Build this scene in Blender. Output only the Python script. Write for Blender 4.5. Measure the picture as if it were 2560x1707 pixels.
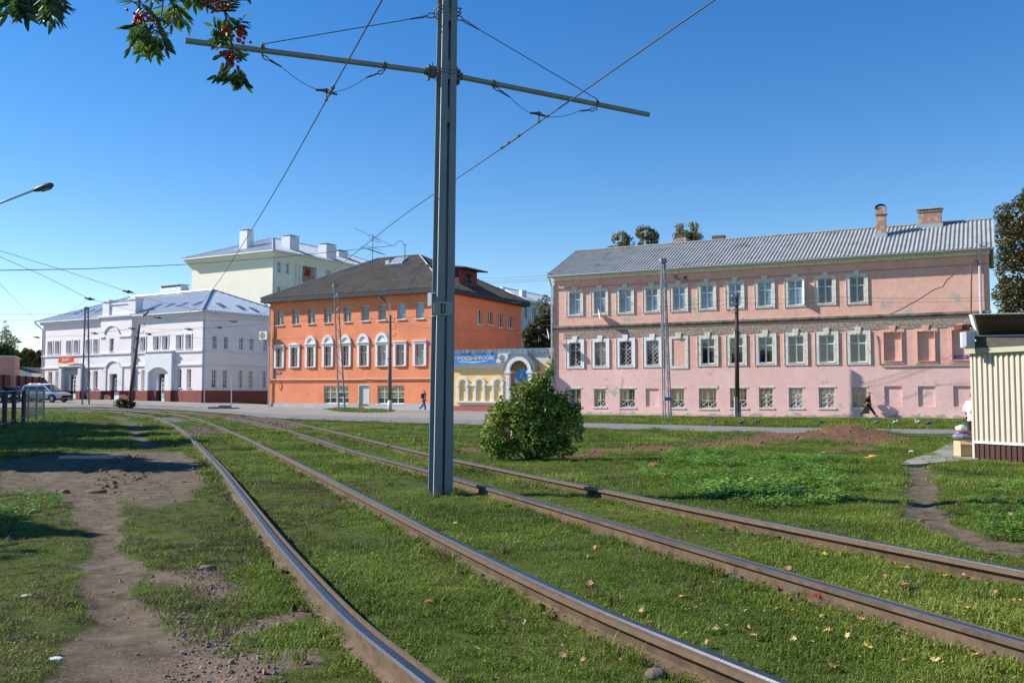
import bpy, math, random
import numpy as np
from mathutils import Vector, Matrix, noise
random.seed(7); RNG=np.random.default_rng(7)
for o in list(bpy.data.objects): bpy.data.objects.remove(o)
SC=bpy.context.scene; COL=SC.collection
# ------------------------------------------------------------ camera
FPX=2306.0; TH=math.atan(132/FPX); CAMZ=1.6
cam=bpy.data.cameras.new('camera'); co=bpy.data.objects.new('camera',cam); COL.objects.link(co)
cam.sensor_width=36; cam.lens=FPX/2560*36; cam.clip_start=.05; cam.clip_end=4000
co.location=(0,0,CAMZ); co.rotation_euler=(math.pi/2+TH,0,0); SC.camera=co
# ------------------------------------------------------------ light
EL=math.radians(35); AZ=Vector((-.985,.15,0)).normalized()
SUN=Vector((AZ.x*math.cos(EL),AZ.y*math.cos(EL),math.sin(EL)))
w=bpy.data.worlds.new('World'); SC.world=w; w.use_nodes=True
nt=w.node_tree; nt.nodes.clear()
sky=nt.nodes.new('ShaderNodeTexSky'); sky.sky_type='NISHITA'; sky.sun_disc=False
sky.sun_elevation=EL; sky.sun_rotation=math.atan2(AZ.x,AZ.y)
sky.air_density=1.0; sky.dust_density=0.0; sky.ozone_density=2.2; sky.altitude=100
bg=nt.nodes.new('ShaderNodeBackground'); bg.inputs[1].default_value=.101
ou=nt.nodes.new('ShaderNodeOutputWorld')
hs=nt.nodes.new('ShaderNodeHueSaturation'); hs.inputs['Saturation'].default_value=1.38; hs.inputs['Hue'].default_value=.508; nt.links.new(sky.outputs[0],hs.inputs['Color']); nt.links.new(hs.outputs[0],bg.inputs[0]); nt.links.new(bg.outputs[0],ou.inputs[0])
sl=bpy.data.lights.new('sun','SUN'); sl.energy=5.0; sl.angle=math.radians(.53); sl.color=(1,.955,.88)
so=bpy.data.objects.new('sun',sl); COL.objects.link(so)
so.rotation_euler=(-SUN).to_track_quat('-Z','Y').to_euler(); so.location=(-30,5,40)
SC.view_settings.view_transform='Standard'; SC.view_settings.look='None'
SC.view_settings.exposure=0.7; SC.view_settings.gamma=1
SC.render.engine='CYCLES'
# ------------------------------------------------------------ geometry of the place
TT=[-1e9,45,63,84,95,104,125,1e9]; TZ=[0,0,.18,.38,.72,.9,1.25,1.25]
def G(x,y): return float(np.interp(-.6*x+.8*y,TT,TZ))
def ray(x,y):
    a=(x-1280)/FPX; b=-(y-853.5)/FPX
    return Vector((a,math.cos(TH)-b*math.sin(TH),math.sin(TH)+b*math.cos(TH)))
CAM=Vector((0,0,CAMZ))
def at(x,y,Y):                       # point of the sight line at depth Y
    d=ray(x,y); return CAM+d*(Y/d.y)
def onz(x,y,z):
    d=ray(x,y); t=(z-CAMZ)/d.z; return CAM+d*t
def gnd(x,y,dz=0):                   # where a sight line meets the ground
    z=dz; p=onz(x,y,z)
    for i in range(30):
        q=G(p.x,p.y)+dz; z=z*.5+min(q,1.45)*.5; p=onz(x,y,z)
    return p
def Z(k):
    ox,oy,s={1:(0,560,.3189),2:(600,560,.3188),3:(1080,640,.3445),4:(1350,520,.3571),5:(1930,500,.4208),
      'A':(0,1000,.451),'B':(850,1000,.451),'C':(1700,1000,.451),'k':(2380,700,.2932),'s':(1120,870,.11905)}[k]
    return lambda x,y:(ox+x*s,oy+y*s)
z1,z2,z3,z4,z5,zA,zB,zC,zK,zS=[Z(k) for k in (1,2,3,4,5,'A','B','C','k','s')]
# ------------------------------------------------------------ materials
MATS={}
def L(*c):
    return tuple(((v/255)/12.92 if v/255<=.04045 else ((v/255+.055)/1.055)**2.4) for v in c)+(1,)
def new_mat(name):
    m=bpy.data.materials.new(name); m.use_nodes=True; n=m.node_tree
    return m,n,n.nodes['Principled BSDF']
def M(name,col,rough=.8,var=.12,scale=2.,bump=.15,bscale=30.,metal=0.,spec=.5,detail=6,dark=None,thr=.62,dscale=None,stretch=(1,1,1)):
    if name in MATS: return MATS[name]
    m,n,b=new_mat(name); N=n.nodes; K=n.links.new
    tc=N.new('ShaderNodeTexCoord'); mp=N.new('ShaderNodeMapping'); mp.inputs['Scale'].default_value=stretch
    K(tc.outputs['Object'],mp.inputs[0])
    no=N.new('ShaderNodeTexNoise'); no.inputs['Scale'].default_value=scale; no.inputs['Detail'].default_value=detail; no.inputs['Roughness'].default_value=.62
    K(mp.outputs[0],no.inputs['Vector'])
    r=N.new('ShaderNodeValToRGB'); e=r.color_ramp.elements
    c=np.array(col[:3]); e[0].position=.3; e[1].position=.72
    e[0].color=tuple(c*(1-var))+(1,); e[1].color=tuple(np.minimum(c*(1+var),.95))+(1,)
    K(no.outputs[0],r.inputs[0]); out=r.outputs[0]
    if dark is not None:
        n2=N.new('ShaderNodeTexNoise'); n2.inputs['Scale'].default_value=dscale or scale*.6; n2.inputs['Detail'].default_value=9; n2.inputs['Roughness'].default_value=.7
        K(mp.outputs[0],n2.inputs['Vector'])
        r2=N.new('ShaderNodeValToRGB'); r2.color_ramp.elements[0].position=thr; r2.color_ramp.elements[1].position=thr+.05
        K(n2.outputs[0],r2.inputs[0]); mx=N.new('ShaderNodeMix'); mx.data_type='RGBA'
        K(r2.outputs[0],mx.inputs[0]); K(out,mx.inputs[6]); mx.inputs[7].default_value=dark; out=mx.outputs[2]
    K(out,b.inputs['Base Color'])
    b.inputs['Roughness'].default_value=rough; b.inputs['Metallic'].default_value=metal; b.inputs['Specular IOR Level'].default_value=spec
    if bump:
        n3=N.new('ShaderNodeTexNoise'); n3.inputs['Scale'].default_value=bscale; n3.inputs['Detail'].default_value=5
        K(tc.outputs['Object'],n3.inputs['Vector']); bp=N.new('ShaderNodeBump'); bp.inputs['Strength'].default_value=bump; bp.inputs['Distance'].default_value=.02
        K(n3.outputs[0],bp.inputs['Height']); K(bp.outputs[0],b.inputs['Normal'])
    MATS[name]=m; return m
def glass(name,col,spec=1.0,rough=.04,ior=1.9):
    if name in MATS: return MATS[name]
    m,n,b=new_mat(name); N=n.nodes;K=n.links.new
    tc=N.new('ShaderNodeTexCoord'); no=N.new('ShaderNodeTexNoise'); no.inputs['Scale'].default_value=1.3; K(tc.outputs['Object'],no.inputs['Vector'])
    r=N.new('ShaderNodeValToRGB'); c=np.array(col[:3]); r.color_ramp.elements[0].color=tuple(c*.45)+(1,); r.color_ramp.elements[1].color=tuple(c*1.6)+(1,)
    r.color_ramp.elements[0].position=.35; r.color_ramp.elements[1].position=.65
    K(no.outputs[0],r.inputs[0]); K(r.outputs[0],b.inputs['Base Color'])
    b.inputs['Roughness'].default_value=rough; b.inputs['IOR'].default_value=ior; b.inputs['Specular IOR Level'].default_value=.5
    bp=N.new('ShaderNodeBump'); bp.inputs['Strength'].default_value=.15; bp.inputs['Distance'].default_value=.03; K(no.outputs[0],bp.inputs['Height']); K(bp.outputs[0],b.inputs['Normal'])
    MATS[name]=m; return m
def leafmat(name,cols,rough=.5,trans=.25,nscale=1.0):
    """foliage: a colour per leaf, drifting with place"""
    if name in MATS: return MATS[name]
    m,n,b=new_mat(name); N=n.nodes;K=n.links.new
    g=N.new('ShaderNodeNewGeometry'); r=N.new('ShaderNodeValToRGB')
    while len(r.color_ramp.elements)<len(cols): r.color_ramp.elements.new(.5)
    for i,c in enumerate(cols):
        r.color_ramp.elements[i].position=i/(len(cols)-1); r.color_ramp.elements[i].color=c
    no=N.new('ShaderNodeTexNoise'); no.inputs['Scale'].default_value=nscale; no.inputs['Detail'].default_value=3
    K(g.outputs['Position'],no.inputs['Vector'])
    a=N.new('ShaderNodeMath'); a.operation='MULTIPLY_ADD'; a.inputs[1].default_value=1.5; a.inputs[2].default_value=-.62
    K(no.outputs[0],a.inputs[0]); ad=N.new('ShaderNodeMath'); ad.operation='MULTIPLY_ADD'; ad.inputs[1].default_value=.75
    K(g.outputs['Random Per Island'],ad.inputs[0]); K(a.outputs[0],ad.inputs[2]); K(ad.outputs[0],r.inputs[0])
    K(r.outputs[0],b.inputs['Base Color']); b.inputs['Roughness'].default_value=rough; b.inputs['Specular IOR Level'].default_value=.35
    t=N.new('ShaderNodeBsdfTranslucent'); K(r.outputs[0],t.inputs[0]); ms=N.new('ShaderNodeMixShader'); ms.inputs[0].default_value=trans
    o=N['Material Output']; K(b.outputs[0],ms.inputs[1]); K(t.outputs[0],ms.inputs[2]); K(ms.outputs[0],o.inputs[0])
    MATS[name]=m; return m
# ------------------------------------------------------------ objects
ORI={}
def tag(o,label=None,cat=None,group=None,kind=None):
    if label: o['label']=label
    if cat: o['category']=cat
    if group: o['group']=group
    if kind: o['kind']=kind
    return o
def thing(name,label,cat,loc,group=None):
    o=bpy.data.objects.new(name,None); COL.objects.link(o); o.empty_display_size=.3
    o.location=loc; ORI[o]=Vector(loc); return tag(o,label,cat,group)
class MB:
    def __init__(s): s.v=[]; s.f=[]; s.m=[]; s.sm=False
    def add(s,vs,fs,mi=0):
        b=len(s.v); s.v+= [Vector(v) for v in vs]; s.f+=[tuple(b+i for i in f) for f in fs]; s.m+=[mi]*len(fs); return s
    def quad(s,a,b,c,d,mi=0): return s.add([a,b,c,d],[(0,1,2,3)],mi)
    def hexa(s,p,mi=0):   # 8 points: bottom 4 ccw, top 4 ccw
        return s.add(p,[(3,2,1,0),(4,5,6,7),(0,1,5,4),(1,2,6,5),(2,3,7,6),(3,0,4,7)],mi)
    def fbox(s,F,u0,u1,n0,n1,z0,z1,mi=0):
        return s.hexa([F.P(u0,n1,z0),F.P(u1,n1,z0),F.P(u1,n0,z0),F.P(u0,n0,z0),F.P(u0,n1,z1),F.P(u1,n1,z1),F.P(u1,n0,z1),F.P(u0,n0,z1)],mi)
    def box(s,c,d,rz=0,mi=0):
        R=Matrix.Rotation(rz,3,'Z'); c=Vector(c); x,y,z=[v/2 for v in d]
        return s.hexa([c+R@Vector(q) for q in [(-x,-y,-z),(x,-y,-z),(x,y,-z),(-x,y,-z),(-x,-y,z),(x,-y,z),(x,y,z),(-x,y,z)]],mi)
    def tube(s,pts,r,n=8,mi=0,cap=True):
        pts=[Vector(p) for p in pts]; rs=r if hasattr(r,'__len__') else [r]*len(pts); rings=[]; up=None
        for i,p in enumerate(pts):
            t=(pts[min(i+1,len(pts)-1)]-pts[max(i-1,0)]).normalized()
            if up is None: up=Vector((0,0,1)) if abs(t.z)<.9 else Vector((1,0,0))
            a=t.cross(up).normalized(); bb=a.cross(t).normalized(); up=bb
            rings.append([p+(a*math.cos(2*math.pi*k/n)+bb*math.sin(2*math.pi*k/n))*rs[i] for k in range(n)])
        vs=[v for q in rings for v in q]; fs=[]
        for i in range(len(pts)-1):
            for k in range(n): fs.append((i*n+k,i*n+(k+1)%n,(i+1)*n+(k+1)%n,(i+1)*n+k))
        if cap: fs+= [tuple(range(n))[::-1],tuple((len(pts)-1)*n+k for k in range(n))]
        return s.add(vs,fs,mi)
    def ball(s,c,r,n=10,mi=0,sc=(1,1,1),rot=None):
        c=Vector(c); vs=[];fs=[]; h=n//2
        for i in range(h+1):
            a=math.pi*i/h
            for k in range(n):
                q=Vector((math.sin(a)*math.cos(2*math.pi*k/n)*r*sc[0],math.sin(a)*math.sin(2*math.pi*k/n)*r*sc[1],math.cos(a)*r*sc[2]))
                if rot: q=rot@q
                vs.append(c+q)
        for i in range(h):
            for k in range(n): fs.append((i*n+k,(i+1)*n+k,(i+1)*n+(k+1)%n,i*n+(k+1)%n))
        return s.add(vs,fs,mi)
    def prism(s,poly,d,mi=0):   # poly: list of points, extruded by vector d
        n=len(poly); d=Vector(d); vs=[Vector(p) for p in poly]+[Vector(p)+d for p in poly]
        fs=[tuple(range(n)),tuple(range(2*n-1,n-1,-1))]+[(i,(i+1)%n,n+(i+1)%n,n+i) for i in range(n)]
        fs=[fs[0][::-1],fs[1][::-1]]+[f[::-1] for f in fs[2:]] if False else fs
        return s.add(vs,fs,mi)
    def build(s,name,mat,parent=None,loc=None,smooth=False,**tg):
        me=bpy.data.meshes.new(name)
        if parent is not None: o0=ORI[parent]
        else: o0=Vector(loc) if loc is not None else Vector((0,0,0))
        me.from_pydata([tuple(v-o0) for v in s.v],[],s.f)
        ms=mat if isinstance(mat,(list,tuple)) else [mat]
        for m in ms: me.materials.append(m)
        if len(ms)>1: me.polygons.foreach_set('material_index',s.m)
        if smooth: me.polygons.foreach_set('use_smooth',[True]*len(s.f))
        me.update(); o=bpy.data.objects.new(name,me); COL.objects.link(o)
        if parent is not None: o.parent=parent
        else: o.location=o0
        ORI[o]=o0
        if tg: tag(o,**tg)
        return o
def fixn(o):
    import bmesh
    b=bmesh.new(); b.from_mesh(o.data); bmesh.ops.recalc_face_normals(b,faces=b.faces); b.to_mesh(o.data); b.free(); return o
class Fac:
    def __init__(s,P,u,n): s.O=Vector(P); s.u=Vector(u).normalized(); s.n=Vector(n).normalized()
    def P(s,u,n,z): return s.O+s.u*u+s.n*n+Vector((0,0,z))
    def at(s,xy,n=0):
        d=ray(*xy); t=((s.O+s.n*n-CAM).dot(s.n))/d.dot(s.n); q=CAM+d*t-s.O
        return q.dot(s.u),q.z
    def sh(s,du,dn=0): return Fac(s.P(du,dn,0),s.u,s.n)
def corner(pxr,pyr,Y,ang,pxl,zbase):
    """front facade: right bottom corner under pixel column pxr at depth Y, facade turned by ang; left end at column pxl"""
    a=math.radians(ang); u=Vector((math.cos(a),-math.sin(a),0)); n=Vector((-math.sin(a),-math.cos(a),0))
    R=at(pxr,pyr,Y); R.z=zbase
    F=Fac(R,u,n); U,_=F.at((pxl,pyr)); F.O=R+u*U; F.W=-U
    S=Fac(R,Vector((math.sin(a),math.cos(a),0)),Vector((math.cos(a),-math.sin(a),0)))
    return F,S
def wall(F,u0,u1,z0,z1,holes,mb=None):
    """wall with real openings; hole=(u0,u1,z0,z1,depth,back?)"""
    mb=mb or MB()
    us=sorted(set([u0,u1]+[c for h in holes for c in h[:2]])); zs=sorted(set([z0,z1]+[c for h in holes for c in h[2:4]]))
    us=[u for u in us if u0-1e-6<=u<=u1+1e-6]; zs=[z for z in zs if z0-1e-6<=z<=z1+1e-6]
    for j in range(len(zs)-1):
        run=None
        for i in range(len(us)-1):
            cu,cz=(us[i]+us[i+1])/2,(zs[j]+zs[j+1])/2
            inh=any(h[0]<cu<h[1] and h[2]<cz<h[3] for h in holes)
            if inh:
                if run is not None: mb.quad(F.P(run,0,zs[j]),F.P(us[i],0,zs[j]),F.P(us[i],0,zs[j+1]),F.P(run,0,zs[j+1])); run=None
            elif run is None: run=us[i]
        if run is not None: mb.quad(F.P(run,0,zs[j]),F.P(us[-1],0,zs[j]),F.P(us[-1],0,zs[j+1]),F.P(run,0,zs[j+1]))
    for h in holes:
        a,b,c,d,dep=h[:5]
        mb.quad(F.P(a,0,c),F.P(a,0,d),F.P(a,-dep,d),F.P(a,-dep,c)); mb.quad(F.P(b,0,d),F.P(b,0,c),F.P(b,-dep,c),F.P(b,-dep,d))
        mb.quad(F.P(a,0,c),F.P(a,-dep,c),F.P(b,-dep,c),F.P(b,0,c)); mb.quad(F.P(a,0,d),F.P(b,0,d),F.P(b,-dep,d),F.P(a,-dep,d))
        if len(h)>5 and h[5]: mb.quad(F.P(a,-dep,c),F.P(b,-dep,c),F.P(b,-dep,d),F.P(a,-dep,d))
    return mb
def rect(F,q,x0,y0,x1,y1):
    """pixel box on a facade -> (u0,u1,z0,z1)"""
    xm,ym=(x0+x1)/2,(y0+y1)/2
    return F.at(q(x0,ym))[0],F.at(q(x1,ym))[0],F.at(q(xm,y1))[1],F.at(q(xm,y0))[1]
def window(par,F,r,dep,fm,gm,style='T',fw=.06,sill=None,sd=.08,surr=None,sw=.2,key=False,grille=None,gstyle=None,label=None,tr=.68):
    a,b,c,d=r; m=MB(); n1=-dep+.1; n0=-dep+.03
    m.fbox(F,a,a+fw,n0,n1,c,d); m.fbox(F,b-fw,b,n0,n1,c,d); m.fbox(F,a+fw,b-fw,n0,n1,c,c+fw); m.fbox(F,a+fw,b-fw,n0,n1,d-fw,d)
    mu=(a+b)/2; mw=fw*.55; H=d-c
    if style=='T':
        zt=c+H*tr; m.fbox(F,a+fw,b-fw,n0,n1-.005,zt-mw,zt+mw); m.fbox(F,mu-fw*.8,mu+fw*.8,n0,n1+.006,c+fw,d-fw)
    elif style=='M':   # upper fanlight, mullion below only
        zt=c+H*tr; m.fbox(F,a+fw,b-fw,n0,n1-.005,zt-mw,zt+mw); m.fbox(F,mu-fw*.7,mu+fw*.7,n0,n1+.006,c+fw,zt-mw)
    elif style=='V': m.fbox(F,mu-fw*.5,mu+fw*.5,n0,n1+.006,c+fw,d-fw)
    elif isinstance(style,tuple):
        nx,nz=style
        for i in range(1,nx): x=a+(b-a)*i/nx; m.fbox(F,x-mw*.7,x+mw*.7,n0,n1+.004,c+fw,d-fw)
        for i in range(1,nz): x=c+H*i/nz; m.fbox(F,a+fw,b-fw,n0,n1-.006,x-mw*.7,x+mw*.7)
    w_=m.build('window',fm,par)
    if label: w_['label']=label
    g=MB(); g.fbox(F,a+fw*.5,b-fw*.5,-dep+.045,-dep+.055,c+fw*.5,d-fw*.5); g.build('pane',gm,w_)
    if sill: q=MB(); q.fbox(F,a-.06,b+.06,-dep+.1,sd,c-.07,c-.002); q.build('sill',sill,w_)
    if surr:
        q=MB(); o=.05; e=sw
        q.fbox(F,a-e,a-.0,.0,o,c-e*.7,d+e); q.fbox(F,b+.0,b+e,.0,o,c-e*.7,d+e); q.fbox(F,a,b,.0,o,d,d+e); q.fbox(F,a,b,.0,o,c-e*.7,c)
        q.fbox(F,a-e-.03,a-e,.0,o+.03,c-e*.7,d+e); q.fbox(F,b+e,b+e+.03,.0,o+.03,c-e*.7,d+e);
        if key:
            k=.14; q.prism([F.P(mu-k,.0,d+.02),F.P(mu+k,.0,d+.02),F.P(mu+k*1.6,.0,d+e+.24),F.P(mu-k*1.6,.0,d+e+.24)],F.n*.1)
        q.build('window_surround',surr,w_)
    if grille:
        q=MB(); n2=-dep*.35
        def bar(p0,p1,r_=.013): q.tube([F.P(p0[0],n2,p0[1]),F.P(p1[0],n2,p1[1])],r_,4)
        if gstyle=='diamond':
            s_=(b-a)/3
            k=-H
            while k<(b-a):
                for sg in (1,-1):
                    pts=[]
                    u0_=a+max(k,0); z0_=c+max(-k,0); L_=min(b-u0_,d-z0_)
                    if L_>0.02:
                        p=(u0_,z0_); p2=(u0_+L_,z0_+L_)
                        if sg<0: p=(a+b-p[0],p[1]); p2=(a+b-p2[0],p2[1])
                        bar(p,p2)
                k+=s_
        elif gstyle=='low':
            zt=c+H*.38; bar((a,zt),(b,zt),.02); bar((a,c+.03),(b,c+.03),.02)
            for h_ in (0,1):
                A=a+(b-a)*h_/2; B=A+(b-a)/2; bar((A,c),(B,zt),.018); bar((A,zt),(B,c),.018)
                bar(((A+B)/2,c),((A+B)/2,c),.01)
            for i in range(1,5): x=a+(b-a)*i/5; bar((x,zt),(x,d),.008)
        elif gstyle=='fan':
            for h_ in (0,1):
                cx=a+(b-a)*(h_*.5+.25); cz=c+H*.45; s2=(b-a)*.24
                for an in (30,60,90,120,150): q.tube([F.P(cx,n2,cz),F.P(cx+s2*math.cos(math.radians(an)),n2,cz+H*.48*math.sin(math.radians(an)))],.007,4)
                bar((cx-s2,c+H*.45),(cx+s2,c+H*.45))
            for x in (a+.02,b-.02,mu): bar((x,c),(x,d))
        q.build('grille',grille,w_)
    return w_
def corr(mb,O,u,v,W,vmax,lam,amp,nrm,rows=1,prof='sin',under=.02):
    """sheet of ribbed roofing: O eave corner, u along eave, v up the slope, vmax(a) length of sheet at a"""
    per=8 if prof=='sin' else 4
    n=int(W/lam); k=n*per; cols=[]
    for i in range(k+1):
        ph=i%per
        if prof=='sin': a=W*i/k; h=amp*math.cos(2*math.pi*ph/per)
        else:
            a=W*(i//per)/n+{0:0,1:.0001,2:lam*.10,3:lam*.1001}[ph]; h=amp if ph in (1,2) else 0
            a=min(a,W)
        vm=max(vmax(a),0.001)
        cols.append([O+u*a+v*(vm*j/rows)+nrm*(h+ (0.012*(j%2) if rows>1 else 0)) for j in range(rows+1)])
    b=len(mb.v); R=rows+1
    for c in cols: mb.v+=c
    for i in range(k):
        for j in range(rows): mb.f.append((b+i*R+j,b+(i+1)*R+j,b+(i+1)*R+j+1,b+i*R+j+1)); mb.m.append(0)
def hiproof(par,F,W,D,ze,rise,oh,mat,lam,amp,prof='sin',rows=1,cap=None,fas=None,fh=.25):
    """hip roof over the footprint W x D behind facade F"""
    W2=W+2*oh; D2=D+2*oh; h=min(W2,D2)/2; sl=rise/h; z=Vector((0,0,1)); i_=-F.n; u=F.u
    c=F.P(-oh,oh,ze); k=math.sqrt(1+sl*sl)
    mb=MB()
    for (O,uu,vv,WW) in ((c,u,i_,W2),(c+u*W2,i_,-u,D2),(c+u*W2+i_*D2,-u,-i_,W2),(c+i_*D2,-i_,u,D2)):
        v=(vv+z*sl).normalized(); nr=uu.cross(v).normalized()
        corr(mb,O,uu,v,WW,lambda a,WW=WW:min(a,WW-a,h)*k,lam,amp,nr,rows,prof)
    mb.build('roof',mat,par,smooth=False)
    pk=[c+(u+i_)*h+z*rise, (c+u*W2)+(-u+i_)*h+z*rise, c+u*W2+i_*D2+(-u-i_)*h+z*rise, c+i_*D2+(u-i_)*h+z*rise]
    cr=[c,c+u*W2,c+u*W2+i_*D2,c+i_*D2]
    if cap:
        m=MB()
        for p,q in zip(cr,pk): m.tube([p+z*.04,q+z*.05],.07,6)
        m.tube([pk[0]+z*.05,pk[1]+z*.05,pk[2]+z*.05,pk[3]+z*.05],.07,6); m.build('roof_ridge_cap',cap,par)
    if fas:
        m=MB(); E=Fac(F.O,F.u,F.n)
        t=.04
        for a,b,dd in ((cr[0],cr[1],-i_),(cr[1],cr[2],u),(cr[2],cr[3],i_),(cr[3],cr[0],-u)):
            o=-z*.03; m.hexa([a-dd*t-z*fh,b-dd*t-z*fh,b-z*fh,a-z*fh,a-dd*t+o,b-dd*t+o,b+o,a+o])
        q=-z*(fh*.9); m.quad(cr[0]+q,cr[3]+q,cr[2]+q,cr[1]+q)
        m.build('eaves',fas,par)
    return cr,pk
def text(body,F,u,z,n,h,mat,par,width=None,name='lettering',bold=.0,sh=0,rot=0):
    c=bpy.data.curves.new(name,'FONT'); c.body=body; c.size=1; c.extrude=.02; c.offset=bold; c.align_x='CENTER'; c.align_y='CENTER'; c.shear=sh
    t=bpy.data.objects.new(name,c); COL.objects.link(t); dg=bpy.context.evaluated_depsgraph_get(); me=bpy.data.meshes.new_from_object(t.evaluated_get(dg))
    bpy.data.objects.remove(t)
    V=np.array([v.co[:] for v in me.vertices]); mn,mx=V.min(0),V.max(0); cx=(mn+mx)/2
    s=h/(mx[1]-mn[1]); sx=width/(mx[0]-mn[0]) if width else s
    o0=ORI[par]; ca,sa=math.cos(rot),math.sin(rot)
    for v in me.vertices:
        x,y=(v.co.x-cx[0])*sx,(v.co.y-cx[1])*s
        v.co=F.P(u+x*ca-y*sa,n+(v.co.z>0)*.015,z+x*sa+y*ca)-o0
    me.materials.clear(); me.materials.append(mat)
    o=bpy.data.objects.new(name,me); COL.objects.link(o); o.parent=par; ORI[o]=o0; return o
def npmesh(name,V,Fq,mat,parent=None,loc=(0,0,0)):
    me=bpy.data.meshes.new(name); V=np.asarray(V,dtype=np.float32)-np.array(ORI[parent] if parent is not None else loc,dtype=np.float32)
    Fq=np.asarray(Fq,dtype=np.int32); k=Fq.shape[1]
    me.vertices.add(len(V)); me.vertices.foreach_set('co',V.ravel())
    me.loops.add(Fq.size); me.loops.foreach_set('vertex_index',Fq.ravel())
    me.polygons.add(len(Fq)); me.polygons.foreach_set('loop_start',np.arange(0,Fq.size,k,dtype=np.int32)); me.polygons.foreach_set('loop_total',np.full(len(Fq),k,dtype=np.int32))
    me.materials.append(mat); me.update(calc_edges=True); me.validate()
    o=bpy.data.objects.new(name,me); COL.objects.link(o)
    if parent is not None: o.parent=parent; ORI[o]=ORI[parent]
    else: o.location=loc; ORI[o]=Vector(loc)
    return o
def copy_tree(o,parent=None):
    c=o.copy(); COL.objects.link(c); c.parent=parent
    for ch in o.children: copy_tree(ch,c)
    return c
# ============================================================ GROUND
def P2(q,pts): return [tuple(gnd(*q(x,y)).xy) for x,y in pts]
def segdist(X,Y,pl):
    D=np.full(X.shape,1e9)
    for (ax,ay),(bx,by) in zip(pl[:-1],pl[1:]):
        dx,dy=bx-ax,by-ay; t=np.clip(((X-ax)*dx+(Y-ay)*dy)/(dx*dx+dy*dy+1e-9),0,1)
        D=np.minimum(D,np.hypot(X-ax-t*dx,Y-ay-t*dy))
    return D
def inpoly(X,Y,pl):
    ins=np.zeros(X.shape,bool)
    for (ax,ay),(bx,by) in zip(pl,pl[1:]+pl[:1]):
        c=((ay>Y)!=(by>Y)); xx=(bx-ax)*(Y-ay)/(by-ay+1e-12)+ax; ins^=c&(X<xx)
    return ins
def sdf(X,Y,pl):
    d=segdist(X,Y,pl+pl[:1]); return np.where(inpoly(X,Y,pl),-d,d)
def nz(X,Y,s,seed=0):
    """cheap smooth noise -1..1"""
    r=np.random.default_rng(seed+11); o=np.zeros(X.shape)
    for k in range(9):
        a=r.uniform(0,6.28); f=s*r.uniform(.6,2.6); o+=np.sin((X*math.cos(a)+Y*math.sin(a))*f+r.uniform(0,6.28)+1.7*np.sin((X*math.sin(a)-Y*math.cos(a))*f*.7+k))/3.6
    return np.clip(o,-1.6,1.6)
ident=lambda x,y:(x,y)
PATH1=[((330,1760),.55),((325,1707),.48),((305,1600),.30),((288,1500),.22),((264,1383),.20),((252,1290),.22),((225,1246),.5)]
PATCH=P2(zA,[(0,330),(200,300),(440,285),(700,282),(1000,285),(1110,350),(1150,470),(1010,560),(840,600),(640,565),(520,590),(370,575),(270,510),(0,525)])
PATH2=P2(zA,[(830,270),(800,235),(770,200),(745,150),(720,128),(680,110),(640,98),(600,88)])
PATH3=P2(zC,[(1320,345),(1345,450),(1352,560),(1372,640),(1450,700),(1650,765),(1980,850)])
GRAV=P2(zA,[(1020,930),(1130,920),(1210,1010),(1450,1180),(1520,1330),(1600,1568),(1640,1640),(850,1640),(960,1330),(1010,1100)])
BALL1=P2(zA,[(1040,150),(1130,145),(1260,188),(1050,190)]); BALL0=P2(zA,[(880,95),(960,95),(1060,118),(930,125)])
BALL2=[tuple(gnd(*q).xy) for q in [(575,1036),(620,1040),(690,1052),(770,1066),(735,1070),(690,1070),(655,1066),(600,1056),(570,1046)]]
SOIL1=P2(zC,[(-60,245),(100,225),(330,205),(560,190),(860,175),(1000,180),(1250,205),(1250,240),(1080,252),(720,225),(480,252),(100,262)])
SOIL2=P2(zB,[(600,262),(700,262),(830,270),(830,300),(640,298)]); SOIL3=P2(zB,[(1230,270),(1500,262),(1907,240),(1907,262),(1650,292),(1300,330)])
SOIL4=P2(zC,[(700,262),(900,250),(1250,250),(1300,290),(1050,300),(760,290)])
TRACKL=[]  # filled by the rails
def rp(l,seg=None):
    return [gnd(x,y,.15) for x,y in l]
RAILS=[[(169,1020.8),(247.6,1025.5),(332.6,1033),(385.8,1042),(424,1056.3),(460,1078.7),(485.7,1102),(513,1127.6),(554,1170),(588,1212),(697,1350),(762,1423),(903,1567),(1088,1707)],
[(218,1020.2),(322,1025.5),(379,1030.5),(439,1036),(481,1043.6),(517.6,1054),(568.6,1074.4),(620,1096.5),(762,1165),(936,1252),(1154,1361),(1306,1434),(1524,1533),(1959,1707)],
[(277,1018.7),(379,1024.5),(503,1035),(571,1041.5),(617,1050),(685,1066.6),(730,1078),(790,1096),(893,1128.6),(1072,1175),(1306,1241),(1741,1366),(2177,1491),(2560,1600)],
[(333,1018),(481,1026),(620,1037),(647,1041),(721,1052.8),(780,1065.4),(845,1080),(950,1105),(1072,1133),(1132,1146),(1524,1225),(1959,1312),(2560,1426)]]
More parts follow.
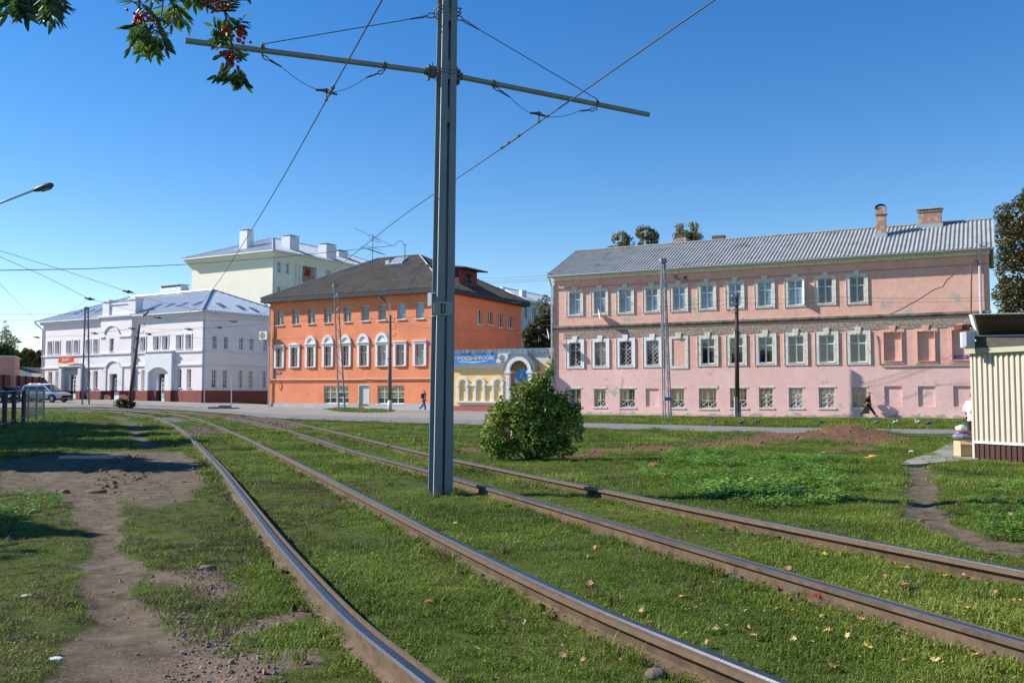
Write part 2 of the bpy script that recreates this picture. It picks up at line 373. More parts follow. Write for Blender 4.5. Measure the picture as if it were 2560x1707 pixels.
def spline(P,step=.25):
    P=[P[0]+(P[0]-P[1])*1.2]+P+[P[-1]+(P[-1]-P[-2]).normalized()*4]
    out=[]
    for i in range(1,len(P)-2):
        a,b,c,d=P[i-1],P[i],P[i+1],P[i+2]; n=max(2,int((c-b).length/step))
        # centripetal Catmull-Rom
        t0=0;t1=t0+(b-a).length**.5;t2=t1+(c-b).length**.5;t3=t2+(d-c).length**.5
        for k in range(n):
            t=t1+(t2-t1)*k/n
            A1=a*((t1-t)/(t1-t0))+b*((t-t0)/(t1-t0));A2=b*((t2-t)/(t2-t1))+c*((t-t1)/(t2-t1));A3=c*((t3-t)/(t3-t2))+d*((t-t2)/(t3-t2))
            B1=A1*((t2-t)/(t2-t0))+A2*((t-t0)/(t2-t0));B2=A2*((t3-t)/(t3-t1))+A3*((t-t1)/(t3-t1)); out.append(B1*((t2-t)/(t2-t1))+B2*((t-t1)/(t2-t1)))
    out+=[P[-2],P[-1]]; return out
RP=[]
for r in RAILS:
    s=spline(rp(r))
    for it in range(6):
        s=[s[0]]+[(s[i-1]+s[i]*2+s[i+1])/4 for i in range(1,len(s)-1)]+[s[-1]]
    RP.append(s)
def masks(X,Y):
    n1=nz(X,Y,2.2,1)*.10; n2=nz(X,Y,7,2)*.04; n3=nz(X,Y,.7,5)*.25
    d=np.full(X.shape,9.)
    pw=[(gnd(*p).xy,w) for p,w in PATH1]
    for (a,wa),(b,wb) in zip(pw[:-1],pw[1:]):
        dx,dy=b[0]-a[0],b[1]-a[1]; t=np.clip(((X-a[0])*dx+(Y-a[1])*dy)/(dx*dx+dy*dy),0,1)
        d=np.minimum(d,np.hypot(X-a[0]-t*dx,Y-a[1]-t*dy)-(wa+(wb-wa)*t))
    d=np.minimum(d,sdf(X,Y,PATCH)); d=np.minimum(d,segdist(X,Y,PATH2)-.27); d=np.minimum(d,segdist(X,Y,PATH3)-.24)
    path=d+n1+n2
    g=sdf(X,Y,GRAV)+nz(X,Y,3,8)*.3+n2
    b=np.minimum(np.minimum(sdf(X,Y,BALL1),sdf(X,Y,BALL2)),sdf(X,Y,BALL0))+n1
    s=np.minimum(np.minimum(sdf(X,Y,SOIL1),sdf(X,Y,SOIL2)),np.minimum(sdf(X,Y,SOIL3),sdf(X,Y,SOIL4)+.5))+n1*4+nz(X,Y,1.1,77)*.35+.25
    f=lambda q,s_: np.clip(.5-q/s_,0,1)
    return f(path,.22),f(g,.7),f(b,.3),f(s,.5)
def axis(a,b,dense,st,grow=1.06,far=700):
    v=list(np.arange(dense[0],dense[1],st)); x=v[-1]; s=st
    while x<b: s=min(s*grow,60); x+=s; v.append(x)
    x=v[0]; s=st
    while x>a: s=min(s*grow,60); x-=s; v.insert(0,x)
    return np.array(v)
XS=axis(-700,700,(-9,9),.12,1.035); YS=axis(-20,1100,(4.3,16),.12,1.022)
GX,GY=np.meshgrid(XS,YS)
mP,mG,mB,mS=masks(GX,GY)
GZ=np.interp(-.6*GX+.8*GY,TT,TZ)
fade=np.clip((60-GY)/25,0,1)*np.clip((40-np.abs(GX))/10,0,1)
rel=(nz(GX,GY,.9,21)*.02+nz(GX,GY,3.5,22)*.010+nz(GX,GY,11,23)*.006)*fade
mound=gnd(2118,1089); 
MD=np.exp(-(((GX-mound.x)/1.5)**2+((GY-mound.y)/1.0)**2))*.34+np.exp(-(((GX-mound.x+3.8)/3.)**2+((GY-mound.y+.6)/.8)**2))*.14+np.exp(-(((GX-mound.x-3.2)/2.6)**2+((GY-mound.y+.2)/.8)**2))*.10
rel+=MD*(1+nz(GX,GY,5,31)*.3)
dirtlump=gnd(*zA(640,380)); rel+=np.exp(-(((GX-dirtlump.x)/1.6)**2+((GY-dirtlump.y)/.9)**2))*(.07+.07*nz(GX,GY,6,33))
rel-=mP*.035*fade; rel+=mP*fade*(nz(GX,GY,9,61)*.012+nz(GX,GY,2.3,62)*.014); rel+=mG*fade*nz(GX,GY,13,63)*.008; rel-=np.clip(mS,0,1)*0.0
# no relief under the rails
for s in RP:
    q=np.array([[p.x,p.y] for p in s[::3]]); 
    m=(GY<62)&(GX>-45)&(GX<12)
    idx=np.argwhere(m); xx=GX[m]; yy=GY[m]; dm=np.full(xx.shape,9.)
    for k in range(0,len(q),1): dm=np.minimum(dm,np.hypot(xx-q[k,0],yy-q[k,1]))
    kk=np.clip((dm-.25)/.5,0,1); rr=rel[m]; rel[m]=rr*kk-.012*(1-kk)
def ground_h(x,y):
    i=min(max(int(np.searchsorted(XS,x))-1,0),len(XS)-2); j=min(max(int(np.searchsorted(YS,y))-1,0),len(YS)-2)
    a=(x-XS[i])/(XS[i+1]-XS[i]); b=(y-YS[j])/(YS[j+1]-YS[j])
    h=GZ+0 if False else None
    Z_=ALLZ; return float((Z_[j,i]*(1-a)+Z_[j,i+1]*a)*(1-b)+(Z_[j+1,i]*(1-a)+Z_[j+1,i+1]*a)*b)
ALLZ=GZ+rel
def groundmat():
    m,n,b=new_mat('ground_soil_and_turf'); N=n.nodes;K=n.links.new
    tc=N.new('ShaderNodeTexCoord')
    def noi(s,d=6,r=.6):
        x=N.new('ShaderNodeTexNoise'); x.inputs['Scale'].default_value=s; x.inputs['Detail'].default_value=d; x.inputs['Roughness'].default_value=r; K(tc.outputs['Object'],x.inputs['Vector']); return x.outputs[0]
    def ramp(i,cs):
        r=N.new('ShaderNodeValToRGB'); e=r.color_ramp.elements
        while len(e)<len(cs): e.new(.5)
        for k,(p,c) in enumerate(cs): e[k].position=p; e[k].color=c
        K(i,r.inputs[0]); return r.outputs[0]
    def mix(f,a,c):
        x=N.new('ShaderNodeMix'); x.data_type='RGBA'; K(f,x.inputs[0]); K(a,x.inputs[6]); K(c,x.inputs[7]); return x.outputs[2]
    turf=ramp(noi(26,10,.85),[(.32,(.012,.011,.005,1)),(.44,(.028,.036,.008,1)),(.56,(.070,.100,.013,1)),(.68,(.17,.185,.045,1))])
    turf2=ramp(noi(.5,7,.7),[(.38,(.065,.110,.012,1)),(.55,(.080,.095,.018,1)),(.66,(.075,.055,.027,1))])
    x=N.new('ShaderNodeMix'); x.data_type='RGBA'; x.inputs[0].default_value=.4; K(turf,x.inputs[6]); K(turf2,x.inputs[7]); turf=x.outputs[2]
    earth=ramp(noi(4,10,.7),[(.3,(.042,.029,.018,1)),(.45,(.105,.078,.052,1)),(.58,(.145,.112,.077,1)),(.72,(.22,.175,.125,1))])
    spk=ramp(noi(55,4),[(.60,(0,0,0,1)),(.66,(1,1,1,1))]); pale=ramp(noi(12,3),[(.4,(.30,.25,.19,1)),(.6,(.10,.08,.06,1))])
    earth=mix(spk,earth,pale)
    stone=ramp(noi(45,6,.8),[(.3,(.045,.030,.022,1)),(.5,(.15,.105,.075,1)),(.68,(.30,.24,.19,1))])
    ball=ramp(noi(12,8,.9),[(.3,(.035,.033,.033,1)),(.5,(.12,.115,.115,1)),(.7,(.26,.25,.25,1))])
    soil=ramp(noi(6,10,.8),[(.3,(.045,.024,.012,1)),(.5,(.145,.078,.040,1)),(.7,(.26,.15,.085,1))])
    def att(nm):
        a=N.new('ShaderNodeAttribute'); a.attribute_name=nm; return a.outputs['Fac']
    def rag(nm,amt=.5,s=14):
        a=N.new('ShaderNodeMath'); a.operation='MULTIPLY_ADD'; a.inputs[1].default_value=amt; K(noi(s,6,.7),a.inputs[0]); 
        q=N.new('ShaderNodeMath'); q.operation='SUBTRACT'; K(att(nm),q.inputs[0]); q.inputs[1].default_value=amt*.5; K(q.outputs[0],a.inputs[2])
        return ramp(a.outputs[0],[(.42,(0,0,0,1)),(.6,(1,1,1,1))])
    c=mix(rag('path_mask',.6),turf,earth); c=mix(rag('gravel_mask',1.1,9),c,stone); c=mix(rag('ballast_mask'),c,ball); c=mix(rag('soil_mask',.9,5),c,soil)
    K(c,b.inputs['Base Color']); b.inputs['Roughness'].default_value=.95; b.inputs['Specular IOR Level'].default_value=.15
    bp=N.new('ShaderNodeBump'); bp.inputs['Strength'].default_value=.7; bp.inputs['Distance'].default_value=.03; K(noi(28,9,.75),bp.inputs['Height']); K(bp.outputs[0],b.inputs['Normal'])
    return m
GM=groundmat()
ny,nx=GX.shape
V=np.stack([GX,GY,ALLZ],-1).reshape(-1,3); I=np.arange(nx*ny).reshape(ny,nx)
Fq=np.stack([I[:-1,:-1],I[:-1,1:],I[1:,1:],I[1:,:-1]],-1).reshape(-1,4)
def zonemesh(name,sel,kind='structure'):
    F_=Fq[sel]; u,inv=np.unique(F_,return_inverse=True); o=npmesh(name,V[u],inv.reshape(F_.shape),GM)
    for nm,mk in (('path_mask',mP),('gravel_mask',mG),('ballast_mask',mB),('soil_mask',mS)):
        a=o.data.attributes.new(nm,'FLOAT','POINT'); a.data.foreach_set('value',mk.reshape(-1)[u].astype(np.float32))
    o.data.polygons.foreach_set('use_smooth',[True]*len(F_)); o['kind']=kind; return o
fm=lambda mk: mk.reshape(-1)[Fq].mean(1)
fp,fg,fb,fs=fm(mP),fm(mG),fm(mB),fm(mS)
zp=fp>.5; zg=(~zp)&((fg>.5)|(fb>.5)); zs=(~zp)&(~zg)&(fs>.5)
zonemesh('ground',~(zp|zg|zs)); zonemesh('dirt_path',zp); zonemesh('gravel',zg); zonemesh('bare_soil',zs)
# ------------------------------------------------------------ road, pavement
def strip(name,near,far,mat,n=60,m=6,dz=.03,rag=.12,seed=0,skirt=0):
    def rs(pl):
        pts=[gnd(*p,dz) for p in pl]; d=[0]
        for a,b in zip(pts[:-1],pts[1:]): d.append(d[-1]+(b-a).length)
        t=np.linspace(0,d[-1],n+1); return np.stack([np.interp(t,d,[p.x for p in pts]),np.interp(t,d,[p.y for p in pts])],-1)
    A,B=rs(near),rs(far); r=np.random.default_rng(seed); 
    A=A+np.stack([0*A[:,0],r.normal(0,rag,n+1)],-1); B=B+np.stack([0*B[:,0],r.normal(0,rag,n+1)],-1)
    vs=[];fs=[]
    for i in range(n+1):
        for j in range(m+1):
            p=A[i]*(1-j/m)+B[i]*(j/m); vs.append((p[0],p[1],G(p[0],p[1])+dz))
    for i in range(n):
        for j in range(m): a=i*(m+1)+j; fs.append((a,a+m+1,a+m+2,a+1))
    if skirt:
        for i in range(n+1):
            for j in (0,m): x,y,z=vs[i*(m+1)+j]; vs.append((x,y,z-skirt))
        b=(n+1)*(m+1)
        for i in range(n): fs+=[(i*(m+1),(i+1)*(m+1),b+2*i+2,b+2*i),(i*(m+1)+m,(i+1)*(m+1)+m,b+2*i+3,b+2*i+1)]
        fs.append((0,m,b+1,b)); fs.append((n*(m+1),n*(m+1)+m,b+2*n+1,b+2*n))
    o=MB().add(vs,fs).build(name,mat); o['kind']='structure'; return o
ASPH=M('asphalt',(.17,.165,.155,1),.9,.15,1.2,.25,60,dark=(.11,.105,.10,1),thr=.6,dscale=.5)
DUST=M('dusty_pavement',(.24,.215,.19,1),.95,.16,.7,.2,20,dark=(.15,.135,.12,1),thr=.58,dscale=.45)
strip('road',[(3600,1122),(2427,1091),(1930,1084),(1436,1069),(1140,1060),(900,1053),(740,1048),(640,1041),(560,1034),(480,1025.5),(390,1020.5),(250,1017),(0,1019),(-400,1030)],
      [(3600,1095),(2427,1074),(1930,1068),(1436,1056),(1140,1047),(900,1041),(740,1037),(640,1031),(560,1024.5),(480,1016.5),(390,1013),(250,1011),(0,1012),(-400,1020)],ASPH,160,4,.045,.06,1)
strip('pavement',[(1436,1050),(1300,1052),(1140,1049),(900,1043),(740,1039),(640,1033),(560,1026.5),(480,1018.5),(390,1014.5),(250,1012.5),(0,1014),(-400,1023)],
      [(1436,1034),(1300,1029),(1140,1023),(900,1017),(740,1015),(640,1010),(560,1004),(480,1001),(390,998),(250,995),(0,995),(-400,995)],DUST,140,8,.03,.1,2)
# narrow footway in front of the pink house
strip('footway',[(2700,1052),(2427,1046.5),(2000,1043.5),(1700,1040),(1436,1037.5)],[(2700,1043),(2427,1039),(2000,1036),(1700,1034),(1436,1031)],DUST,80,3,.04,.12,3)
strip('concrete_slab',[(2250,1160),(2290,1160),(2330,1156),(2400,1151),(2445,1148)],[(2262,1152),(2330,1130),(2376,1106),(2400,1104),(2445,1104)],M('concrete',(.24,.225,.20,1),.9,.12,2,.2,25,dark=(.17,.155,.135,1),thr=.55),20,4,.03,.02,4,.15)
# ============================================================ RAILS
m,n,b=new_mat('rail_rust'); N=n.nodes;K=n.links.new
tc=N.new('ShaderNodeTexCoord'); no=N.new('ShaderNodeTexNoise'); no.inputs['Scale'].default_value=5; no.inputs['Detail'].default_value=10; no.inputs['Roughness'].default_value=.7; K(tc.outputs['Object'],no.inputs['Vector'])
r=N.new('ShaderNodeValToRGB'); e=r.color_ramp.elements; e[0].position=.3; e[1].position=.7; e[0].color=(.050,.030,.018,1); e[1].color=(.155,.098,.056,1); K(no.outputs[0],r.inputs[0]); K(r.outputs[0],b.inputs['Base Color'])
b.inputs['Roughness'].default_value=.7; b.inputs['Metallic'].default_value=.15; bp=N.new('ShaderNodeBump'); bp.inputs['Strength'].default_value=.3; bp.inputs['Distance'].default_value=.01; K(no.outputs[0],bp.inputs['Height']); K(bp.outputs[0],b.inputs['Normal'])
RUST=m
STEEL=M('rail_running_surface',(.12,.115,.12,1),.36,.15,6,.05,60,metal=.9)
LIP=M('rail_guard_lip',(.17,.115,.07,1),.5,.2,8,.1,60,metal=.3)
LAB=['left rail of the nearer track, closest to the dirt path','right rail of the nearer track, left of the grey mast','left rail of the farther track, just right of the grey mast','right rail of the farther track, nearest the bush and the road']
for k,s in enumerate(RP):
    g=1 if k%2==0 else -1       # gauge side: +right for left rails
    prof=[(-.075,-.03),(-.075,.012),(-.022,.035),(-.018,.10),(-.052,.118),(-.052,.150),(-.040,.162),(.010,.162),(.020,.150),(.022,.122),(.046,.122),(.050,.152),(.072,.152),(.072,.118),(.030,.098),(.022,.035),(.075,.012),(.075,-.03)]
    if g<0: prof=[(-x,z) for x,z in prof]
    mats_=[0]*17
    for q in (5,6,7): mats_[q]=1
    for q in (10,11,12): mats_[q]=2
    mb=MB(); vs=[];np_=len(prof)
    for i,p in enumerate(s):
        t=(s[min(i+1,len(s)-1)]-s[max(i-1,0)]); t.z=0; t.normalize(); r_=Vector((-t.y,t.x,0))   # s runs toward the camera: r_ is to its left = image right
        z0=G(p.x,p.y)
        for x,z in prof: vs.append(Vector((p.x,p.y,z0+z-.01))+r_*x)
    mb.v=vs
    for i in range(len(s)-1):
        for q in range(np_-1): mb.f.append((i*np_+q,i*np_+q+1,(i+1)*np_+q+1,(i+1)*np_+q)); mb.m.append(mats_[q])
    mb.build('tram_rail',[RUST,STEEL,LIP],loc=(s[-1].x,s[-1].y,0),label=LAB[k],cat='tram rail',group='rails of the two tram tracks')
# tie bar between the rails at the joint of the far track
# ============================================================ BUILDINGS
WHITE=M('white_paint',(.72,.73,.74,1),.6,.06,3,.05); WORN=M('worn_white_stucco',(.66,.63,.56,1),.85,.14,5,.3,25,dark=(.36,.31,.25,1),thr=.56,dscale=6)
GD=glass('dark_window_glass',(.020,.024,.028)); GB=glass('sky_reflecting_glass',(.10,.17,.25)); GW=glass('curtained_glass',(.22,.24,.25)); GG=glass('green_tinted_glass',(.03,.05,.045))
PVC=M('pvc_frame',(.74,.76,.78,1),.4,.03,3,0); OLDF=M('old_wood_frame',(.60,.59,.55,1),.7,.12,6,.1)
IRON=M('painted_iron',(.50,.48,.43,1),.6,.1,5,0); TIN=M('galvanised_tin',(.50,.53,.56,1),.35,.12,3,.05,20,metal=.6)
CORRG=M('grey_corrugated_sheet',(.255,.265,.265,1),.75,.18,1.2,.1,30,dark=(.165,.17,.165,1),thr=.57,dscale=.9)
DKROOF=M('mossy_dark_sheet',(.085,.076,.062,1),.9,.3,.8,.2,20,dark=(.05,.05,.04,1),thr=.55,dscale=1.2)
MROOF=M('silver_standing_seam',(.56,.60,.64,1),.36,.05,1.5,.03,10,metal=.45)
BRICK=None
def brickmat(name,c1,c2,mo,sc=1.0):
    m,n,b=new_mat(name); N=n.nodes;K=n.links.new
    tc=N.new('ShaderNodeTexCoord'); mp=N.new('ShaderNodeMapping'); mp.inputs['Rotation'].default_value=(math.pi/2,0,0); K(tc.outputs['Object'],mp.inputs[0])
    q=N.new('ShaderNodeTexBrick'); q.inputs['Scale'].default_value=sc; q.inputs['Color1'].default_value=c1; q.inputs['Color2'].default_value=c2; q.inputs['Mortar'].default_value=mo
    q.inputs['Brick Width'].default_value=.26; q.inputs['Row Height'].default_value=.085; q.inputs['Mortar Size'].default_value=.012; K(mp.outputs[0],q.inputs[0])
    no=N.new('ShaderNodeTexNoise'); no.inputs['Scale'].default_value=3; no.inputs['Detail'].default_value=6; K(tc.outputs['Object'],no.inputs['Vector'])
    r=N.new('ShaderNodeValToRGB'); r.color_ramp.elements[0].position=.5; r.color_ramp.elements[1].position=.62; K(no.outputs[0],r.inputs[0])
    mx=N.new('ShaderNodeMix'); mx.data_type='RGBA'; K(r.outputs[0],mx.inputs[0]); K(q.outputs[0],mx.inputs[6]); mx.inputs[7].default_value=mo; K(mx.outputs[2],b.inputs['Base Color'])
    b.inputs['Roughness'].default_value=.9; MATS[name]=m; return m
BRICK=brickmat('red_chimney_brick',(.36,.11,.06,1),(.30,.13,.08,1),(.42,.36,.31,1))
def downpipe(par,F,u,z0,z1,mat,off=.14,r=.06,neck=None):
    m=MB(); pts=[]
    if neck: pts+= [F.P(u+neck[0],neck[1],z1),F.P(u+neck[0]*.9,neck[1],z1-.15),F.P(u,off,z1-.9)]
    else: pts+=[F.P(u,off,z1)]
    pts+=[F.P(u,off,z0+.35),F.P(u-.0,off,z0+.25),F.P(u-.05,off+.2,z0+.08)]
    m.tube(pts,r,8)
    if neck: m.tube([F.P(u+neck[0],neck[1],z1),F.P(u+neck[0],neck[1],z1+.18)],[r*1.1,r*1.9],8)
    m.build('downpipe',mat,par)
def ac_unit(par,F,u,z,wd=.8,h=.55,n=.1):
    m=MB(); m.fbox(F,u,u+wd,n,n+.3,z,z+h); b_=m.build('air_conditioner',M('ac_shell',(.72,.71,.66,1),.5,.04),par)
    g=MB(); c=F.P(u+wd*.42,n+.305,z+h*.5); R=h*.42
    g.prism([c+F.u*R*math.cos(a*math.pi/10)+Vector((0,0,R*math.sin(a*math.pi/10))) for a in range(20)],F.n*.01); g.build('fan_grille',M('ac_grille',(.22,.22,.21,1),.6,.1),b_)
    g=MB(); g.fbox(F,u+.1,u+.14,0,n,z-.05,z+.05); g.fbox(F,u+wd-.14,u+wd-.1,0,n,z-.05,z+.05); g.build('bracket',IRON,b_)
# ------------------------------------------------------------ PINK HOUSE
FP,SP=corner(2484,1036,59.6,27.3,1385,-.05)
m,n,b=new_mat('pink_plaster'); N=n.nodes;K=n.links.new
tc=N.new('ShaderNodeTexCoord'); sx=N.new('ShaderNodeSeparateXYZ'); K(tc.outputs['Object'],sx.inputs[0])
def _n(s,d=6,r_=.6,v=None):
    x=N.new('ShaderNodeTexNoise'); x.inputs['Scale'].default_value=s; x.inputs['Detail'].default_value=d; x.inputs['Roughness'].default_value=r_; K(v or tc.outputs['Object'],x.inputs['Vector']); return x.outputs[0]
def _r(i,cs):
    r=N.new('ShaderNodeValToRGB'); e=r.color_ramp.elements
    while len(e)<len(cs): e.new(.5)
    for k,(p,c) in enumerate(cs): e[k].position=p; e[k].color=c
    K(i,r.inputs[0]); return r.outputs[0]
def _mx(f,a,c):
    x=N.new('ShaderNodeMix'); x.data_type='RGBA'; K(f,x.inputs[0])
    for s_,i in ((a,6),(c,7)):
        if isinstance(s_,tuple): x.inputs[i].default_value=s_
        else: K(s_,x.inputs[i])
    return x.outputs[2]
up=_r(_n(.55,7,.65),[(.30,(.69,.375,.30,1)),(.5,(.74,.43,.35,1)),(.7,(.72,.47,.36,1))]); lo=_r(_n(.5,6),[(.3,(.74,.46,.42,1)),(.7,(.81,.54,.49,1))])
zb=FP.at((1700,921))[1]
a=N.new('ShaderNodeMath'); a.operation='GREATER_THAN'; a.inputs[1].default_value=zb; K(sx.outputs[2],a.inputs[0]); c=_mx(a.outputs[0],lo,up)
sp=_r(_n(.33,12,.68),[(.60,(0,0,0,1)),(.625,(1,1,1,1))]); c=_mx(sp,c,_r(_n(9,3),[(.4,(.40,.34,.27,1)),(.6,(.55,.50,.43,1))]))
# damp crumbling foot of the wall
q=N.new('ShaderNodeMath'); q.operation='MULTIPLY_ADD'; q.inputs[1].default_value=1.6; q.inputs[2].default_value=-.62; K(_n(1.7,8,.7),q.inputs[0]); q2=N.new('ShaderNodeMath'); q2.operation='GREATER_THAN'; K(q.outputs[0],q2.inputs[0]); K(sx.outputs[2],q2.inputs[1])
c=_mx(q2.outputs[0],c,(.40,.335,.28,1))
gr=_r(_n(2.2,9,.75),[(.35,(.91,.91,.91,1)),(.6,(1.03,1.03,1.03,1))]); x=N.new('ShaderNodeMix'); x.data_type='RGBA'; x.blend_type='MULTIPLY'; x.inputs[0].default_value=1; K(c,x.inputs[6]); K(gr,x.inputs[7]); K(x.outputs[2],b.inputs['Base Color'])
b.inputs['Roughness'].default_value=.9; b.inputs['Specular IOR Level'].default_value=.2
bp=N.new('ShaderNodeBump'); bp.inputs['Strength'].default_value=.35; bp.inputs['Distance'].default_value=.04; K(_n(6,9,.7),bp.inputs['Height']); K(bp.outputs[0],b.inputs['Normal'])
PINK=m
pink=thing('pink_house','long three storey pink plaster house with grey corrugated roof and two brick chimneys','house',FP.P(FP.W/2,-5,0))
W=FP.W; ze=FP.at((1386,684))[1]; ze2=FP.at((2484,612))[1]; ze=(ze+ze2)/2
U=[rect(FP,z4,*q) for q in [(205,597,283,745),(378,587,458,740),(555,577,638,733),(742,567,822,720),(930,552,1015,712),(1125,540,1212,700),(1322,530,1408,692),(1525,520,1620,685)]]+[rect(FP,z5,*q) for q in [(95,476,180,625),(274,463,358,610),(462,455,548,608)]]
Mi=[rect(FP,z4,*q) for q in [(205,945,286,1110),(383,940,462,1105),(558,935,642,1100),(745,930,832,1098),(1128,918,1222,1088),(1330,908,1420,1085),(1530,903,1628,1080)]]+[rect(FP,z5,*q) for q in [(97,805,188,968),(280,800,370,962),(465,795,560,965)]]
Lo=[rect(FP,z4,*q) for q in [(205,1265,288,1385),(378,1267,460,1392),(558,1265,665,1400),(915,1262,1010,1400),(1112,1260,1238,1410),(1330,1260,1450,1400),(1533,1258,1632,1395)]]+[rect(FP,z5,*q) for q in [(100,1115,183,1232),(278,1110,372,1230),(475,1108,562,1225)]]
Bl=[rect(FP,z4,740,1262,832,1388)]+[rect(FP,z5,*q) for q in [(668,1105,772,1225),(868,1105,970,1227),(1078,1103,1190,1227)]]
Bm=[rect(FP,z5,*q) for q in [(665,785,768,955),(865,780,965,955),(1070,772,1180,950)]]
b5=rect(FP,z4,925,915,1020,1105)
def lvl(R):   # one storey's windows share their sill and head heights
    c=sum(r[2] for r in R)/len(R); d=sum(r[3] for r in R)/len(R); return [(r[0],r[1],c*.6+r[2]*.4,d*.6+r[3]*.4) for r in R]
U,Mi,Lo=lvl(U),lvl(Mi),lvl(Lo)
holes=[r+(.24,) for r in U]+[r+(.24,) for r in Mi]+[r+(.24,) for r in Lo]+[r+(.10,1) for r in Bl]+[r+(.13,1) for r in Bm]
mb=wall(FP,0,W,-.3,ze,holes)
mb.quad(SP.P(0,0,-.3),SP.P(10.5,0,-.3),SP.P(10.5,0,ze),SP.P(0,0,ze)); 
EP=Fac(FP.O,-SP.u*-1,-SP.n); mb.quad(FP.P(0,0,-.3),FP.P(0,-10.5,-.3),FP.P(0,-10.5,ze),FP.P(0,0,ze)); mb.quad(FP.P(0,-10.5,-.3),FP.P(W,-10.5,-.3),FP.P(W,-10.5,ze),FP.P(0,-10.5,ze))
rise=2.45
for uu in (0,W): mb.add([FP.P(uu,0,ze),FP.P(uu,-10.5,ze),FP.P(uu,-5.25,ze+rise)],[(0,1,2)])
mb.build('wall',PINK,pink)
for i,r in enumerate(U):
    window(pink,FP,r,.24,OLDF if i in (0,1,2,9,10) else PVC,GB if i not in (9,10) else GD,'T',surr=WORN,sw=.22,key=True,sill=WORN,sd=.07)
for i,r in enumerate(Mi):
    window(pink,FP,r,.24,OLDF if i<4 else PVC,[GD,GG,GD,GD,GD,GG,GD,GD,GG,GD][i],'T',surr=WHITE if i<4 else WORN,sw=.26,key=True,sill=WORN,sd=.07,grille=IRON if i<4 else None,gstyle='diamond')
for i,r in enumerate(Lo):
    window(pink,FP,r,.24,OLDF,[GD,GD,GG,GD,GD,GD,GD,GW,GW,GD][i],'V' if i<6 else 'M',grille=IRON,gstyle='low' if i<6 else 'diamond',fw=.08)
    a_,b_,c_,d_=r; q=MB(); q.fbox(FP,a_-.08,b_+.08,0,.03,d_,d_+.1); q.build('lintel',WORN,pink); q=MB(); q.fbox(FP,a_-.1,b_+.1,0,.05,c_-.1,c_-.003); q.build('sill',WORN,pink)
# an open casement in the upper row
a_,b_,c_,d_=U[8]; q=MB(); R_=Fac(FP.P(b_,-.12,0),(FP.n*.93+FP.u*.36),FP.u); wd=(b_-a_)/2
q.fbox(R_,0,.05,-.02,.02,c_,d_); q.fbox(R_,wd-.05,wd,-.02,.02,c_,d_); q.fbox(R_,0,wd,-.019,.019,c_,c_+.05); q.fbox(R_,0,wd,-.019,.019,d_-.05,d_); q.fbox(R_,.05,wd-.05,-.005,.005,c_+.05,d_-.05); q.build('open_casement',PVC,pink)
# blind framed windows
for r,mt in [(b5,WORN)]+[(r,PINK) for r in Bm]:
    a_,b_,c_,d_=r; q=MB(); e=.2; o=.05
    q.fbox(FP,a_-e,a_,0,o,c_-e,d_+e); q.fbox(FP,b_,b_+e,0,o,c_-e,d_+e); q.fbox(FP,a_,b_,0,o,d_,d_+e); q.fbox(FP,a_,b_,0,o,c_-e,c_)
    mu=(a_+b_)/2
    if mt is PINK: q.fbox(FP,a_-.05,a_,o,o+.05,c_-.05,d_+.05); q.fbox(FP,b_,b_+.05,o,o+.05,c_-.05,d_+.05); q.fbox(FP,a_,b_,o,o+.05,d_,d_+.05); q.fbox(FP,a_,b_,o,o+.05,c_-.05,c_)
    q.prism([FP.P(mu-.14,0,d_+.02),FP.P(mu+.14,0,d_+.02),FP.P(mu+.24,0,d_+e+.24),FP.P(mu-.24,0,d_+e+.24)],FP.n*.1)
    q.build('blind_window_surround',mt,pink)
# string course, textured frieze, upper moulding, corner strip
zc_=(FP.at(z4(900,805))[1]+FP.at(z5(600,683))[1])/2
COURSE=M('mossy_string_course',(.26,.22,.165,1),.95,.3,3,.3,20,dark=(.13,.11,.085,1),thr=.5,dscale=2)
FRI=M('rough_brown_frieze',(.38,.31,.25,1),1,.35,9,1.,14,dark=(.17,.12,.09,1),thr=.5,dscale=12)
q=MB(); q.fbox(FP,-.06,W+.06,0,.17,zc_-.11,zc_+.03); q.fbox(FP,-.03,W+.03,0,.09,zc_-.24,zc_-.112); q.build('string_course',COURSE,pink)
zf=FP.at(z4(900,862))[1]; u0=FP.at(z4(168,880))[0]; u1=FP.at(z5(1300,720))[0]
q=MB(); q.fbox(FP,u0,u1,0,.035,zf-.34,zf+.24); q.build('frieze',FRI,pink)
zm=(FP.at(z4(500,538))[1]+FP.at(z5(800,408))[1])/2
q=MB(); q.fbox(FP,u0,W,0,.05,zm-.05,zm+.03); q.build('upper_moulding',M('pink_moulding',(.55,.27,.2,1),.9,.2,2,.2),pink)
q=MB(); q.fbox(FP,0,u0-.75,0,.10,zc_+.05,ze-.62); q.fbox(FP,0,u0-.75,0,.10,-.3,zc_-.26); q.build('corner_pilaster',M('worn_pink_pilaster',(.58,.37,.29,1),.9,.2,1.5,.3,20,dark=(.50,.47,.42,1),thr=.5,dscale=1.2),pink)
